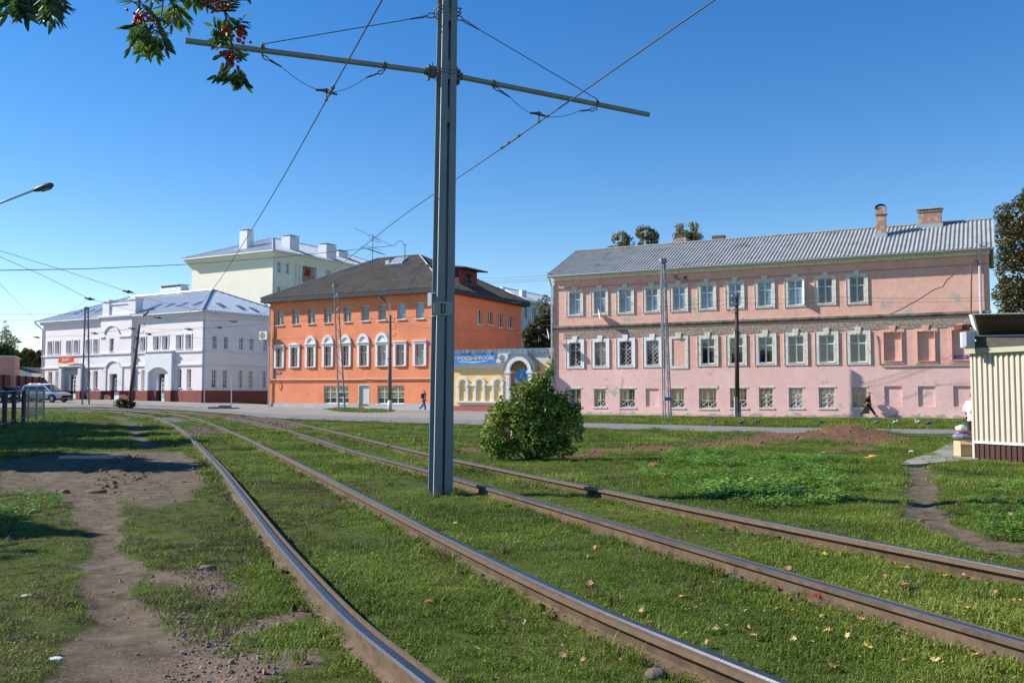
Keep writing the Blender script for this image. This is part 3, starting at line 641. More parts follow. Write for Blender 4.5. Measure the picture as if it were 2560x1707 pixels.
# cornice and roof
q=MB(); q.fbox(FP,-.05,W+.05,0,.22,ze-.62,ze-.36); q.fbox(FP,-.08,W+.08,0,.42,ze-.355,ze-.1); q.build('cornice',WORN,pink)
sl=(rise/5.25); h_=5.9; Z_=Vector((0,0,1)); v=(-FP.n+Z_*sl).normalized(); k=math.sqrt(1+sl*sl)
q=MB(); O=FP.P(-.35,.65,ze-sl*.65+.1); corr(q,O,FP.u,v,W+.7,lambda a:h_*k,.27,.035,FP.u.cross(v).normalized(),rows=5)
v2=(FP.n+Z_*sl).normalized(); corr(q,FP.P(W+.35,-10.5-.65,ze-sl*.65+.1),-FP.u,v2,W+.7,lambda a:h_*k,.27,.035,(-FP.u).cross(v2).normalized(),rows=5); q.build('roof',CORRG,pink)
q=MB(); q.tube([FP.P(-.35,-5.25,ze+rise+.13),FP.P(W+.35,-5.25,ze+rise+.13)],.09,8); q.build('roof_ridge_cap',CORRG,pink)
q=MB(); q.tube([FP.P(-.3,.66,ze-sl*.65+.02),FP.P(W+.3,.66,ze-sl*.65+.02)],.055,6); q.fbox(FP,-.3,W+.3,.42,.62,ze-sl*.65-.06,ze-sl*.65+.02); q.build('gutter',TIN,pink)
def roofpt(F,xy,wv):   # point of the front slope under a pixel
    best=None
    for i in range(0,560):
        nn=.6-i*.011
        u_,z_=F.at(xy,nn); zz=wv(nn)
        if best is None or abs(z_-zz)<best[0]: best=(abs(z_-zz),u_,nn,zz)
    return best[1:]
wvp=lambda nn: ze-sl*nn+.1 if nn>-5.25 else ze+rise
# brick chimneys
for (px,py,wd,dp,top,kind) in ((2203,592,.62,.62,510,'r'),(2325,568,1.5,.75,517,'s')):
    u_,n_,z_=roofpt(FP,(px,py),wvp); ztop=FP.at((px,top),n_)[1]
    q=MB(); q.fbox(FP,u_-wd/2,u_+wd/2,n_-dp,n_,z_-.4,ztop-.35)
    if kind=='s':
        for i in range(7): x=u_-wd/2+(wd-.12)*i/6; q.fbox(FP,x,x+.12,n_-dp,n_,ztop-.35,ztop-.17)
        q.fbox(FP,u_-wd/2-.06,u_+wd/2+.06,n_-dp-.06,n_+.06,ztop-.35,ztop-.30)
    else: q.fbox(FP,u_-wd/2-.07,u_+wd/2+.07,n_-dp-.07,n_+.07,ztop-.75,ztop-.6); q.fbox(FP,u_-wd/2+.02,u_+wd/2-.02,n_-dp+.02,n_-.02,ztop-.35,ztop-.25)
    ch=q.build('chimney',BRICK,pink)
    q=MB()
    if kind=='s': q.fbox(FP,u_-wd/2-.12,u_+wd/2+.12,n_-dp-.12,n_+.12,ztop-.17,ztop-.08)
    else:
        vs=[]
        for i in range(9):
            a=math.pi*i/8; vs.append((math.cos(a)*wd*.62,math.sin(a)*wd*.45))
        for (x0,y0),(x1,y1) in zip(vs[:-1],vs[1:]):
            q.hexa([FP.P(u_+x0,n_+.08,ztop-.3+y0),FP.P(u_+x1,n_+.08,ztop-.3+y1),FP.P(u_+x1,n_-dp-.08,ztop-.3+y1),FP.P(u_+x0,n_-dp-.08,ztop-.3+y0),FP.P(u_+x0,n_+.08,ztop-.27+y0),FP.P(u_+x1,n_+.08,ztop-.27+y1),FP.P(u_+x1,n_-dp-.08,ztop-.27+y1),FP.P(u_+x0,n_-dp-.08,ztop-.27+y0)])
    q.build('chimney_cap',TIN if kind=='s' else M('rusty_cap',(.12,.08,.07,1),.8),ch)
    q=MB(); q.fbox(FP,u_-wd/2-.1,u_+wd/2+.1,n_-dp-.05,n_+.12,z_-.25,z_+.22); q.build('flashing',TIN,ch)
for xy in ((1703,596),(1797,590)):   # ends of chimneys showing over the ridge
    u_,_=FP.at(xy,-7); q=MB(); zt=FP.at((xy[0],xy[1]),-7)[1]
    q.fbox(FP,u_-.5,u_+.5,-7.3,-6.7,ze+.6,zt); q.build('chimney',BRICK if xy[0]<1750 else M('rusty_cap',(.12,.08,.07,1),.8),pink)
# pipes, dish, plates, cables
LPIPE=M('lilac_grey_pipe',(.50,.50,.56,1),.45,.08,3,0,metal=.3)
downpipe(pink,FP,W-.55,-.1,ze-.15,LPIPE,.16,.085,neck=(.05,.5)); downpipe(pink,FP,-.12,-.1,ze-.15,TIN,.12,.07,neck=(-.1,.5))
def dish(par,F,u,z,n,r,name='satellite_dish'):
    q=MB(); R=Matrix.Rotation(math.radians(-62),3,'Z')@Matrix.Rotation(math.radians(12),3,'X'); ax=(R@(F.n)).normalized()
    a=ax.cross(Vector((0,0,1))).normalized(); b_=a.cross(ax); c=F.P(u,n,z); vs=[c-ax*.08]
    for j in (1,2,3):
        for i in range(20): t=2*math.pi*i/20; vs.append(c-ax*.08*(1-(j/3)**2)+(a*math.cos(t)*.9+b_*math.sin(t))*r*j/3)
    fs=[(0,1+i,1+(i+1)%20) for i in range(20)]+[(1+20*j+i,1+20*j+20+i,1+20*j+20+(i+1)%20,1+20*j+(i+1)%20) for j in range(2) for i in range(20)]
    q.add(vs,fs); d_=q.build(name,WHITE,par); g=MB(); g.tube([F.P(u+.15,0,z-.25),F.P(u+.1,n*.6,z-.2),c-ax*.08],.02,6); g.tube([c-b_*r,c+ax*.35],.012,5); g.ball(c+ax*.35,.04,6); g.build('dish_arm',IRON,d_)
u_,z_=FP.at(z4(415,742),.4); dish(pink,FP,u_,z_,.45,.42); u_,z_=FP.at(z4(57,880),.7); dish(pink,FP,u_,z_,.75,.45)
q=MB(); pts=[(615,800),(628,850),(632,930),(636,975),(655,988),(760,987),(860,983),(1000,981),(1180,979)]
q.tube([FP.P(*(lambda s_:(s_[0],.06,s_[1]))(FP.at(z5(*p)))) for p in pts],.035,6); q.build('cable_duct',M('pinkish_pipe',(.48,.33,.28,1),.7),pink)
q=MB(); pts=[(600,712),(690,680),(760,650),(860,595),(960,530),(1010,515),(1040,470),(1100,425),(1160,385)]
q.tube([FP.P(*(lambda s_:(s_[0],.012,s_[1]))(FP.at(z5(*p)))) for p in pts],.010,5); q.build('wall_cable',M('grey_cable',(.22,.19,.18,1),.8),pink)
BLUE=M('enamel_blue',(.045,.055,.30,1),.35,.05); PWHITE=M('sign_white',(.75,.76,.78,1),.5,.02,3,0)
a_,b_,c_,d_=rect(FP,z5,1082,922,1143,942); q=MB(); q.fbox(FP,a_,b_+.25,-.13,-.10,c_,d_); pl=q.build('street_plate',BLUE,pink); text('ул. Советская',FP,(a_+b_+.25)/2,(c_+d_)/2,-.10,(d_-c_)*.6,PWHITE,pl,(b_-a_)*1.05)
for (x,y) in ((950,480),(1015,487)):   # broken vents under the eaves
    u_,z_=FP.at(z4(x,y)); q=MB(); q.fbox(FP,u_-.12,u_+.14,0,.05,z_-.08,z_+.1); q.tube([FP.P(u_,0,z_-.1),FP.P(u_+.35,.25,z_-.3)],.04,6); q.build('broken_bracket',COURSE,pink)
# ------------------------------------------------------------ ORANGE HOUSE
FO,SO=corner(1104,1021,79,28.5,671.7,.12)
m=M('orange_plaster',(.77,.26,.125,1),.9,.13,.6,.35,7,dark=(.60,.25,.15,1),thr=.60,dscale=.9); ORG=m
orange=thing('orange_house','three storey bright orange house with dark hip roof and white arched window heads','house',FO.P(FO.W/2,-7,0))
W=FO.W; D=14.6; ze=(FO.at(z2(225,600))[1]+FO.at(z2(1490,512))[1])/2
U=[rect(FO,z2,*q) for q in [(287,685,342,797),(407,678,463,788),(530,668,588,783),(657,658,718,775),(812,648,872,768),(950,635,1013,757),(1083,630,1145,752),(1232,622,1300,745),(1380,613,1445,740)]]
Mi=[rect(FO,z2,*q) for q in [(285,972,333,1122),(400,964,455,1118),(528,960,582,1120),(662,955,718,1110),(802,952,856,1108),(938,950,998,1112),(1080,948,1148,1114),(1222,945,1290,1112),(1375,940,1446,1110)]]
Gr=[rect(FO,z2,657,1268,852,1408),rect(FO,z2,1078,1266,1288,1410)]; Dr=rect(FO,z2,932,1262,1013,1452)
U,Mi=lvl(U),lvl(Mi); Dr=(Dr[0],Dr[1],.0,Dr[3])
SU=[rect(SO,z3,*q) for q in [(330,386,362,496),(405,402,441,500),(478,415,513,518),(550,430,583,525)]]
SL=[(2.6,3.6,7.0,8.5)]
holes=[r+(.22,) for r in U+Mi+Gr]+[Dr+(.3,)]
zp=FO.at(z2(700,1407))[1]; Gr=[(a,b,zp+.02,d) for a,b,c,d in Gr]; holes=[r+(.22,) for r in U+Mi+Gr]
mb=wall(FO,0,W,zp,ze,[h for h in holes if h[2]>zp]+[(Dr[0],Dr[1],zp,Dr[3],.3)]); wall(SO,0,D,zp-.6,ze,[r+(.2,) for r in SU],mb)
mb.quad(FO.P(0,-D,-.5),FO.P(W,-D,-.5),FO.P(W,-D,ze),FO.P(0,-D,ze)); mb.build('wall',ORG,orange)
q=MB(); q.quad(FO.P(0,0,-.5),FO.P(0,-D,-.5),FO.P(0,-D,ze),FO.P(0,0,ze)); q.build('side_wall',M('low_bounce_side_grey',(.42,.41,.40,1),.9,.12,1,.2),orange)  # unseen wall, made pale grey to keep orange bounce off the lilac house
q=MB(); q.fbox(FO,-.05,Dr[0],-.2,.04,-.5,zp); q.fbox(FO,Dr[1],W+.05,-.2,.04,-.5,zp); q.build('plinth',M('grey_plinth',(.44,.45,.46,1),.85,.12,1,.2,20,dark=(.3,.27,.24,1),thr=.62,dscale=1),orange)
for i,r in enumerate(U): window(orange,FO,r,.22,OLDF if i<5 else PVC,[GG,GD,GD,GD,GD,GD,GG,GB,GB][i],'M' if i<5 else 'plain',sill=WHITE if i>4 else WORN,sd=.1,fw=.055,tr=.66)
def arch(mb,F,cu,z,r0,r1,n0,n1,a0=0,a1=180,k=16,sy=1.):
    for i in range(k):
        A,B=math.radians(a0+(a1-a0)*i/k),math.radians(a0+(a1-a0)*(i+1)/k); p=[]
        for n_ in (n0,n1):
            for r_,t in ((r0,A),(r1,A),(r1,B),(r0,B)): p.append(F.P(cu+r_*math.cos(t),n_,z+r_*math.sin(t)*sy))
        mb.hexa(p)
for i,r in enumerate(Mi):
    w_=window(orange,FO,r,.22,OLDF,[GD,GD,GD,GD,GD,GD,GW,GD,GW][i],'M',sill=WHITE,sd=.14,fw=.055,tr=.66)
    a_,b_,c_,d_=r; q=MB(); e=.22; o=.09; mu=(a_+b_)/2
    q.fbox(FO,a_-e,a_,0,o,c_-.06,d_); q.fbox(FO,b_,b_+e,0,o,c_-.06,d_); q.fbox(FO,a_-e,b_+e,0,o+.02,d_+.002,d_+.2)
    if 2<=i<=6:
        R_=(b_-a_)/2+e-.02; q.fbox(FO,a_-e-.06,b_+e+.06,0,o+.1,d_+.202,d_+.3)
        arch(q,FO,mu,d_+.3,R_-.2,R_+.02,0,o+.04,sy=1.12); arch(q,FO,mu,d_+.3,.01,R_-.2,0,.04,sy=1.12); arch(q,FO,mu,d_+.3,R_*.45,R_*.52,.03,.07,sy=1.12)
    else:
        q.fbox(FO,a_-e-.05,b_+e+.05,0,o+.09,d_+.202,d_+.29)
        if i<2: arch(q,FO,mu,d_-.12,(b_-a_)/2,(b_-a_)/2+.1,0,o,25,155,8)
    q.build('window_surround',WHITE,w_)
for r in Gr: window(orange,FO,r,.22,WHITE,GG,(4,3),sill=WHITE,sd=.06,fw=.07,grille=M('white_grille',(.6,.6,.57,1),.6),gstyle='fan')
for r in Gr:
    q=MB(); a_,b_,c_,d_=r
    for h in (0,1):
        s=(b_-a_)/2; cx=a_+s*(h+.5); zz=d_-.06
        for k in range(8):
            x0=cx-s/2+s*k/8;x1=x0+s/8; f=lambda x:.22*(2*abs(x-cx)/s)**2.5
            q.hexa([FO.P(x0,-.1,zz-f(x0)),FO.P(x1,-.1,zz-f(x1)),FO.P(x1,-.14,zz-f(x1)),FO.P(x0,-.14,zz-f(x0)),FO.P(x0,-.1,zz+.01),FO.P(x1,-.1,zz+.01),FO.P(x1,-.14,zz+.01),FO.P(x0,-.14,zz+.01)])
    q.build('window_head',WHITE,orange)
q=MB(); a_,b_,c_,d_=Dr; q.fbox(FO,a_+.02,b_-.02,-.2,-.12,c_+.02,d_-.03)
dr=q.build('door',M('grey_steel_door',(.55,.56,.57,1),.5,.05),orange); q=MB(); q.fbox(FO,a_-.04,a_+.02,-.12,.02,c_,d_); q.fbox(FO,b_-.02,b_+.04,-.12,.02,c_,d_); q.fbox(FO,a_+.02,b_-.02,-.12,.02,d_-.04,d_+.03); q.build('door_frame',WORN,dr); q=MB(); q.tube([FO.P(b_-.15,-.12,c_+1.0),FO.P(b_-.15,-.05,c_+1.0),FO.P(b_-.27,-.05,c_+1.0)],.018,6); q.build('handle',IRON,dr)
for i,r in enumerate(SU): window(orange,SO,r,.2,PVC if i in (0,) else OLDF,GD,'plain' if i==0 else 'V',sill=WHITE,sd=.1,fw=.06)
DKW=M('dark_stained_eaves',(.035,.038,.045,1),.8,.2,3,.1)
cr,pk=hiproof(orange,FO,W,D,ze+.12,4.3,.65,DKROOF,.3,.03,'sin',5,cap=M('ridge_grey',(.33,.34,.36,1),.8,.1,2,.1),fas=DKW,fh=.42)
zpp=FO.at(z2(800,1218))[1]; q=MB(); q.tube([FO.P(.0,.1,zpp+.04),FO.P(W*.56,.1,zpp-.02),FO.P(W*.6,.1,zpp+.05),FO.P(W*.64,.1,zpp),FO.P(W-.3,.1,zpp)],.055,8); q.tube([FO.P(W-.3,.1,zpp),FO.P(W-.3,.1,.3)],.06,8); q.tube([FO.P(1.3,.1,zpp),FO.P(1.35,.12,zpp-.5),FO.P(1.35,.05,zpp-.9)],.035,6); q.build('gas_pipe',M('tan_pipe',(.52,.36,.27,1),.7,.1),orange)
q=MB(); q.fbox(FO,0,W,0,.05,zpp-.22,zpp-.12); q.build('string_course',ORG,orange)
downpipe(orange,FO,.12,.0,ze+.05,M('grey_pipe',(.42,.43,.45,1),.5,.1,metal=.3),.16,.07,neck=(-.7,.6)); q=MB(); q.tube([FO.P(.55,.08,zpp),FO.P(.55,.08,ze-1.2)],.05,6); q.build('conduit',M('tan_pipe',(.52,.36,.27,1)),orange)
a_,b_,c_,d_=rect(FO,z2,202,828,270,908); ac_unit(orange,FO.sh(0,.35),a_-.2,c_,.95,.78,.02)
a_,b_,c_,d_=rect(FO,z2,275,1160,325,1175); q=MB(); q.fbox(FO,a_,b_,0,.03,c_,d_); pl=q.build('street_plate',BLUE,orange); text('ул. Мира',FO,(a_+b_)/2,(c_+d_)/2,.03,(d_-c_)*.55,PWHITE,pl,(b_-a_)*.7)
# roof hatch, antenna, small mast, dormer
slo=4.3/((min(W,D)+1.3)/2); wvo=lambda nn: ze+.12+slo*(.65-nn)
u_,n_,z_=roofpt(FO,z2(1225,305),wvo); q=MB(); q.hexa([FO.P(u_-.8,n_,z_),FO.P(u_+.7,n_,z_),FO.P(u_+.7,n_-1,z_+.5),FO.P(u_-.8,n_-1,z_+.5),FO.P(u_-.8,n_,z_+.15),FO.P(u_+.7,n_,z_+.15),FO.P(u_+.7,n_-1,z_+.8),FO.P(u_-.8,n_-1,z_+.8)]); q.fbox(FO,u_-1.3,u_-.85,n_-.5,n_,z_-.1,z_+.4); q.build('roof_hatch',TIN,orange)
u_,n_,z_=roofpt(FO,z2(1035,372),wvo); q=MB(); top=FO.at(z2(1043,80),n_)[1]; H=top-z_
q.tube([FO.P(u_,n_,z_-.2),FO.P(u_+.1,n_,top)],.035,6)
for hz,l,du,ry in ((.55,2.6,0,.3),(.56,2.4,.2,.3),(.62,1.6,.4,.3),(.93,4.0,0,.42),(.93,1.1,.3,.2),(.86,1.1,.4,.2),(.80,1.0,.5,.2),(.53,1.4,.6,.3)):
    zz=z_+H*hz; c=FO.P(u_+.05+du*.5,n_,zz); dv=Vector((.93,.1,-ry)).normalized(); q.tube([c-dv*l/2,c+dv*l/2],.016,4)
q.tube([FO.P(u_+.05,n_,z_+H*.55)+Vector((-.6,0,-.7)),FO.P(u_+.05,n_,z_+H*.55)+Vector((.7,.2,1.0))],.02,4); q.build('tv_antenna',M('dark_metal',(.06,.065,.075,1),.5,.1,metal=.4),orange)
u_,n_,z_=roofpt(FO,z2(1293,275),wvo); mastO=FO.P(u_,n_,FO.at(z2(1290,163),n_)[1]); q=MB(); q.tube([FO.P(u_,n_,z_-.1),mastO],.04,6); q.tube([mastO-FO.u*.25,mastO+FO.u*.25],.03,6); q.build('service_mast',M('dark_metal',(.06,.065,.075,1)),orange)
DR_=M('dark_red_boards',(.12,.03,.03,1),.8,.15,3,.1)
g1=SO.P(5.2,-.6,0); q=MB(); zq=ze+.55
q.fbox(SO,4.2,7.4,-3.6,-.9,ze+.2,ze+2.35); dmr=q.build('dormer',DR_,orange); q=MB(); q.hexa([SO.P(3.7,.0,ze+2.3),SO.P(7.9,.0,ze+2.3),SO.P(7.9,-4.2,ze+2.75),SO.P(3.7,-4.2,ze+2.75),SO.P(3.7,.0,ze+2.42),SO.P(7.9,.0,ze+2.42),SO.P(7.9,-4.2,ze+2.87),SO.P(3.7,-4.2,ze+2.87)]); q.build('dormer_roof',DKW,dmr)
q=MB(); q.fbox(SO,5.2,6.4,-.9,-.85,ze+1.1,ze+2.0); q.build('dormer_window',GD,dmr)
# ------------------------------------------------------------ YELLOW SHOP
uy=(FP.O+Vector((-.15,.3,0))-(FO.P(W,0,0)+Vector((-.4,-.5,0)))); P0=FO.P(W,0,0)+Vector((-.4,-.5,0)); P0.z=.05; uy.z=0
WY=uy.length-.15; uy.normalize(); FY=Fac(P0,uy,(uy.y,-uy.x,0))
YEL=M('yellow_plaster',(.92,.62,.26,1),.9,.07,.8,.2,8,dark=(.76,.60,.32,1),thr=.62,dscale=.8)
shop=thing('yellow_shop','low yellow shop with white arch mouldings and blue sign between the orange and pink houses','shop',FY.P(WY/2,-3,0))
zt=FY.at((1250,873))[1]; zs0=FY.at(z3(300,785))[1]; zr=FY.at(z3(300,1087))[1]
ucx,_=FY.at(z3(642,850)); dw=(ucx-1.15,ucx+1.15,0,FY.at(z3(642,880))[1])
mb=wall(FY,0,WY,-.3,zs0,[(dw[0],dw[1],-.3,3.3,.35)]); mb.quad(FY.P(0,0,-.3),FY.P(0,-6,-.3),FY.P(0,-6,zt),FY.P(0,0,zt)); mb.build('wall',YEL,shop)
q=MB(); q.fbox(FY,0,WY,-.25,-.0,zs0,zt-.42); q.build('upper_wall',M('whitewashed_wall',(.66,.64,.58,1),.85,.12,2,.2,12,dark=(.40,.33,.27,1),thr=.6,dscale=1.4),shop)
q=MB(); q.fbox(FY,0,WY,-6,-.3,zs0,zt-.5); q.build('rear_block',WORN,shop)
SHEET=M('creased_blue_sheet',(.36,.50,.58,1),.35,.12,2.2,.8,2.5,metal=.5)
q=MB(); r_=random.Random(3); n_=22
for i in range(n_):
    a,b_=WY*i/n_,WY*(i+1)/n_; j=r_.uniform(-.03,.03)
    q.hexa([FY.P(a,.12,zt-.42),FY.P(b_,.12+j,zt-.42),FY.P(b_,-.1,zt-.42),FY.P(a,-.1,zt-.42),FY.P(a,.22,zt),FY.P(b_,.24,zt+j*.5),FY.P(b_,-6,zt+.35),FY.P(a,-6,zt+.35)])
q.build('roof',SHEET,shop)
q=MB(); q.fbox(FY,0,WY,0,.07,-.3,zr); q.build('plinth',M('dusty_red_plinth',(.42,.13,.13,1),.85,.12,1,.2),shop)
q=MB(); e_=dw[0]-.15; q.fbox(FY,0,e_,0,.16,zs0-.14,zs0); q.fbox(FY,0,e_,0,.26,zs0-.02+.022,zs0+.1); q.fbox(FY,0,e_,0,.08,zs0-.3,zs0-.15); q.build('cornice',WHITE,shop)
a_,b_,c_,d_=rect(FY,zS,0,148,1040,335); a_=max(a_,.9); 
SBLUE=M('sign_blue',(.05,.25,.72,1),.4,.25,1.2,0); q=MB(); q.fbox(FY,a_,b_,.3,.36,c_,d_); sg=q.build('shop_sign',SBLUE,shop)
q=MB(); pts=[]
for i in range(13): t=i/12; pts.append((a_+(b_-a_)*(.24+.62*t),c_+(d_-c_)*(.30-.22*math.sin(math.pi*t))))
for i in range(13): t=1-i/12; pts.append((a_+(b_-a_)*(.24+.62*t),c_+(d_-c_)*(.36-.06*math.sin(math.pi*t))))
q.prism([FY.P(x,.362,z) for x,z in pts],FY.n*.004); q.build('painted_wave',M('pale_blue_paint',(.25,.6,.85,1),.5,.1),sg)
GOLD=M('gold_lettering',(.85,.60,.28,1),.45,.15,6,0); ax0,az0=FY.at(zS(600,215),.36)
ua,_=FY.at(zS(195,215),.36); ub,_=FY.at(zS(985,215),.36)
text('РОДНИЧОК',FY,(ua+ub)/2,c_+(d_-c_)*.58,.366,(d_-c_)*.46,GOLD,sg,(ub-ua),bold=.035); ua,_=FY.at(zS(85,215),.36); text('кафе',FY,ua+.25,c_+(d_-c_)*.66,.366,.16,PWHITE,sg,.62,sh=.3)
q=MB()
for x in (330,800):
    u_,z_=FY.at(zS(x,40),.3); q.tube([FY.P(u_,.1,zt),FY.P(u_+.3,.5,zt-.1),FY.P(u_+.75,.75,zt-.25)],.02,5); q.ball(FY.P(u_+.8,.78,zt-.3),.08,8)
q.build('sign_lamp',M('dark_metal',(.06,.065,.075,1)),shop)
a_,b_,c_,d_=rect(FY,zS,1085,130,1290,285); ac_unit(shop,FY,a_,c_,b_-a_,d_-c_,.05)
# arcade moulding
q=MB(); zc0=FY.at(zS(300,775))[1]; zb0=FY.at(zS(300,1075))[1]-.12; 
ars=[FY.at(zS(x,750))[0] for x in (318,672,1050)]; R1=.5; R0=.33
for cu in ars:
    arch(q,FY,cu,zc0+.12,R0,R1+.04,0,.13); 
    for s_ in (-1,1):
        x0=cu+s_*R0; x1=cu+s_*(R1); q.fbox(FY,min(x0,x1),max(x0,x1),0,.11,zb0,zc0-.1); q.fbox(FY,min(x0,x1)-.05,max(x0,x1)+.05,0,.16,zc0-.098,zc0+.118)
for c0,c1 in zip(ars[:-1],ars[1:]): q.fbox(FY,c0+R1+.05,c1-R1-.05,0,.12,zc0-.07,zc0+.11)
q.fbox(FY,ars[0]-R1-.12,ars[2]+R1+.12,0,.18,zb0-.16,zb0-.002); q.build('arch_mouldings',WHITE,shop)
# arched porch
q=MB(); zA0=FY.at(zS(1290,475),1.0)[1]; Rc=1.13
uc=FY.at(zS(1510,470),.9)[0]
arch(q,FY,uc,zA0,Rc-.02,Rc+.28,.0,1.15,0,180,20); q.build('porch_canopy',M('grey_barrel_canopy',(.22,.23,.25,1),.45,.1,2,.1,metal=.4),shop)
q=MB(); arch(q,FY,uc,zA0,Rc-.32,Rc-.02,.9,1.2,0,180,20)
for s_ in (-1,1):
    x=uc+s_*(Rc-.17); q.fbox(FY,x-.15,x+.15,.9,1.2,-.1,zA0-.22); q.fbox(FY,x-.25,x+.25,.85,1.25,zA0-.22,zA0-.002)
q.build('porch_frame',WHITE,shop)
q=MB(); arch(q,FY,uc,zA0,.01,Rc-.3,.35,.4,0,180,20); pn=q.build('porch_panel',M('brown_panel',(.30,.19,.09,1),.7,.15),shop)
q=MB(); arch(q,FY,uc,zA0-.55,.01,.66,.402,.43,0,180,18,sy=1.15); q.build('blue_picture',M('painted_water',(.06,.28,.75,1),.4,.6,2.5,0,dark=(.7,.8,.9,1),thr=.6,dscale=3),pn)
for i,ch in enumerate('РОДНИЧОК'):
    an=math.radians(165-150*i/7); text(ch,FY,uc+.76*math.cos(an),zA0-.1+.70*math.sin(an),.42,.17,PWHITE if i%2 else GOLD,pn,rot=an-math.pi/2)
q=MB(); q.fbox(FY,uc-.66,uc+.66,.40,.425,zA0-.95,zA0-.56); q.build('blue_board',SBLUE,pn)
q=MB(); q.fbox(FY,dw[0]+.1,dw[1]-.1,-.3,-.22,-.2,2.4); dd=q.build('door',M('brown_door',(.16,.08,.05,1),.6,.1),shop); q=MB(); q.fbox(FY,ucx-.03,ucx+.03,-.22,-.2,-.2,2.4); q.tube([FY.P(ucx+.12,-.2,.9),FY.P(ucx+.12,-.14,.95),FY.P(ucx+.12,-.14,1.2),FY.P(ucx+.12,-.2,1.25)],.015,5); q.build('handle',IRON,dd)
# ------------------------------------------------------------ LILAC HOUSE
FL,SL_=corner(503.5,1005,95,32,103,.62)
LIL=M('pale_lilac_plaster',(.75,.69,.70,1),.9,.05,.6,.15,8); LT=M('white_stone_trim',(.64,.66,.69,1),.75,.05,1,.1)
lil=thing('lilac_house','pale lilac two storey house with white mouldings, red plinth and silver metal roof','house',FL.P(FL.W/2,-6,0))
W=FL.W; D=13.8; ze=(FL.at(z1(325,775))[1]+FL.at(z1(1580,682))[1])/2; base=-.4
mk=lambda F,L_,: [rect(F,z1,*q) for q in L_]
U=mk(FL,[(378,922,410,1018),(435,918,467,1015),(523,917,556,1010),(582,914,614,1008),(676,912,706,1006),(735,907,767,1005),(1050,892,1082,994),(1105,888,1140,990),(1205,880,1245,985),(1275,878,1315,983),(1385,872,1422,980),(1460,867,1497,977)])
Lw=mk(FL,[(378,1155,408,1287),(433,1153,465,1286),(676,1150,706,1286),(730,1150,765,1286),(1045,1148,1070,1285),(1105,1145,1140,1285),(1388,1140,1422,1284),(1462,1138,1497,1283)])
Cu=rect(FL,z1,880,898,915,1000)
ovr=.35
rx0=FL.at(z1(788,900),ovr)[0]; rx1=FL.at(z1(1030,900),ovr)[0]
U,Lw=lvl(U),lvl(Lw); zpl=FL.at(z1(1450,1304))[1]
def door_r(a,b_,py): r=rect(FL,z1,a,py,b_,1355); return (r[0],r[1],FL.at(z1((a+b_)/2,1300))[1]-1.3,r[3])
DD=[door_r(540,597,1182),door_r(1232,1290,1173)]; DC=door_r(880,938,1175)
mb=wall(FL,0,W,zpl,ze,[r+(.42,) for r in U+Lw]+[(d[0],d[1],zpl,d[3],.3) for d in DD]+[(DC[0]-.1,DC[1]+.1,zpl,DC[3]+.1,.3)])
SUu=lvl(mk(SL_,[(1665,873,1700,975),(1755,880,1788,980),(1875,888,1908,985),(1955,897,1988,990),(2065,905,2092,998)])); SLl=lvl(mk(SL_,[(1660,1143,1697,1283),(1748,1145,1780,1285),(1868,1148,1900,1285),(1948,1150,1980,1285),(2058,1155,2085,1288)]))
wall(SL_,0,D,zpl,ze,[r+(.22,) for r in SUu+SLl],mb)
mb.quad(FL.P(0,0,base),FL.P(0,-D,base),FL.P(0,-D,ze),FL.P(0,0,ze)); mb.quad(FL.P(0,-D,base),FL.P(W,-D,base),FL.P(W,-D,ze),FL.P(0,-D,ze)); mb.build('wall',LIL,lil)
RED=M('oxblood_plinth',(.22,.055,.045,1),.85,.15,1.5,.2,20)
gaps=[(d[0]-.1,d[1]+.1) for d in DD]+[(DC[0]-.1,DC[1]+.1)]; gaps.sort(); xs=-.06; q=MB()
for g_ in gaps: q.fbox(FL,xs,g_[0],-.3,.10,base,zpl); xs=g_[1]
q.fbox(FL,xs,W+.1,-.3,.10,base,zpl); q.fbox(SL_,.0,D,-.3,.10,base,zpl); q.build('plinth',RED,lil)
for r in U: window(lil,FL,r,.42,PVC,GG,'V',sill=LT,sd=.1,fw=.07)
for r in Lw: window(lil,FL,r,.42,PVC,GD,(2,4),sill=LT,sd=.1,fw=.06)
for r in SUu: window(lil,SL_,r,.22,PVC,GD,(2,2),sill=LT,sd=.08,fw=.06)
for r in SLl: window(lil,SL_,r,.22,PVC,GD,(2,4),sill=LT,sd=.08,fw=.06)
q=MB()
for i in range(0,10,2):
    a_=U[[0,2,4,6,8,10][i//2]][0]-.25; b_=U[[1,3,5,7,9,11][i//2]][1]+.25; zt_=U[0][3]
z_c1=FL.at(z1(1500,992))[1]; z_c2=FL.at(z1(1500,1098))[1]
for (F__,a_,b_) in ((FL,-.1,rx0),(FL,rx1,W+.12),(SL_,.13,D)):
    for zz in (z_c1,z_c2): q=MB(); q.fbox(F__,a_,b_,0,.13 if F__ is FL else .12,zz-.12,zz+.055); q.build('string_course',LT,lil)
# paired window frames
q=MB()
for k_ in range(6):
    a_=U[2*k_][0]; b_=U[2*k_+1][1]
    for r in (U[2*k_],U[2*k_+1]): q.fbox(FL,r[1]+.05,r[1]+.18,0,.06,r[2]-.1,r[3]+.15); q.fbox(FL,r[0]-.16,r[0]-.05,0,.06,r[2]-.1,r[3]+.15); q.fbox(FL,r[0]-.05,r[1]+.05,0,.06,r[3]+.03,r[3]+.15)
q.build('window_mouldings',LT,lil)
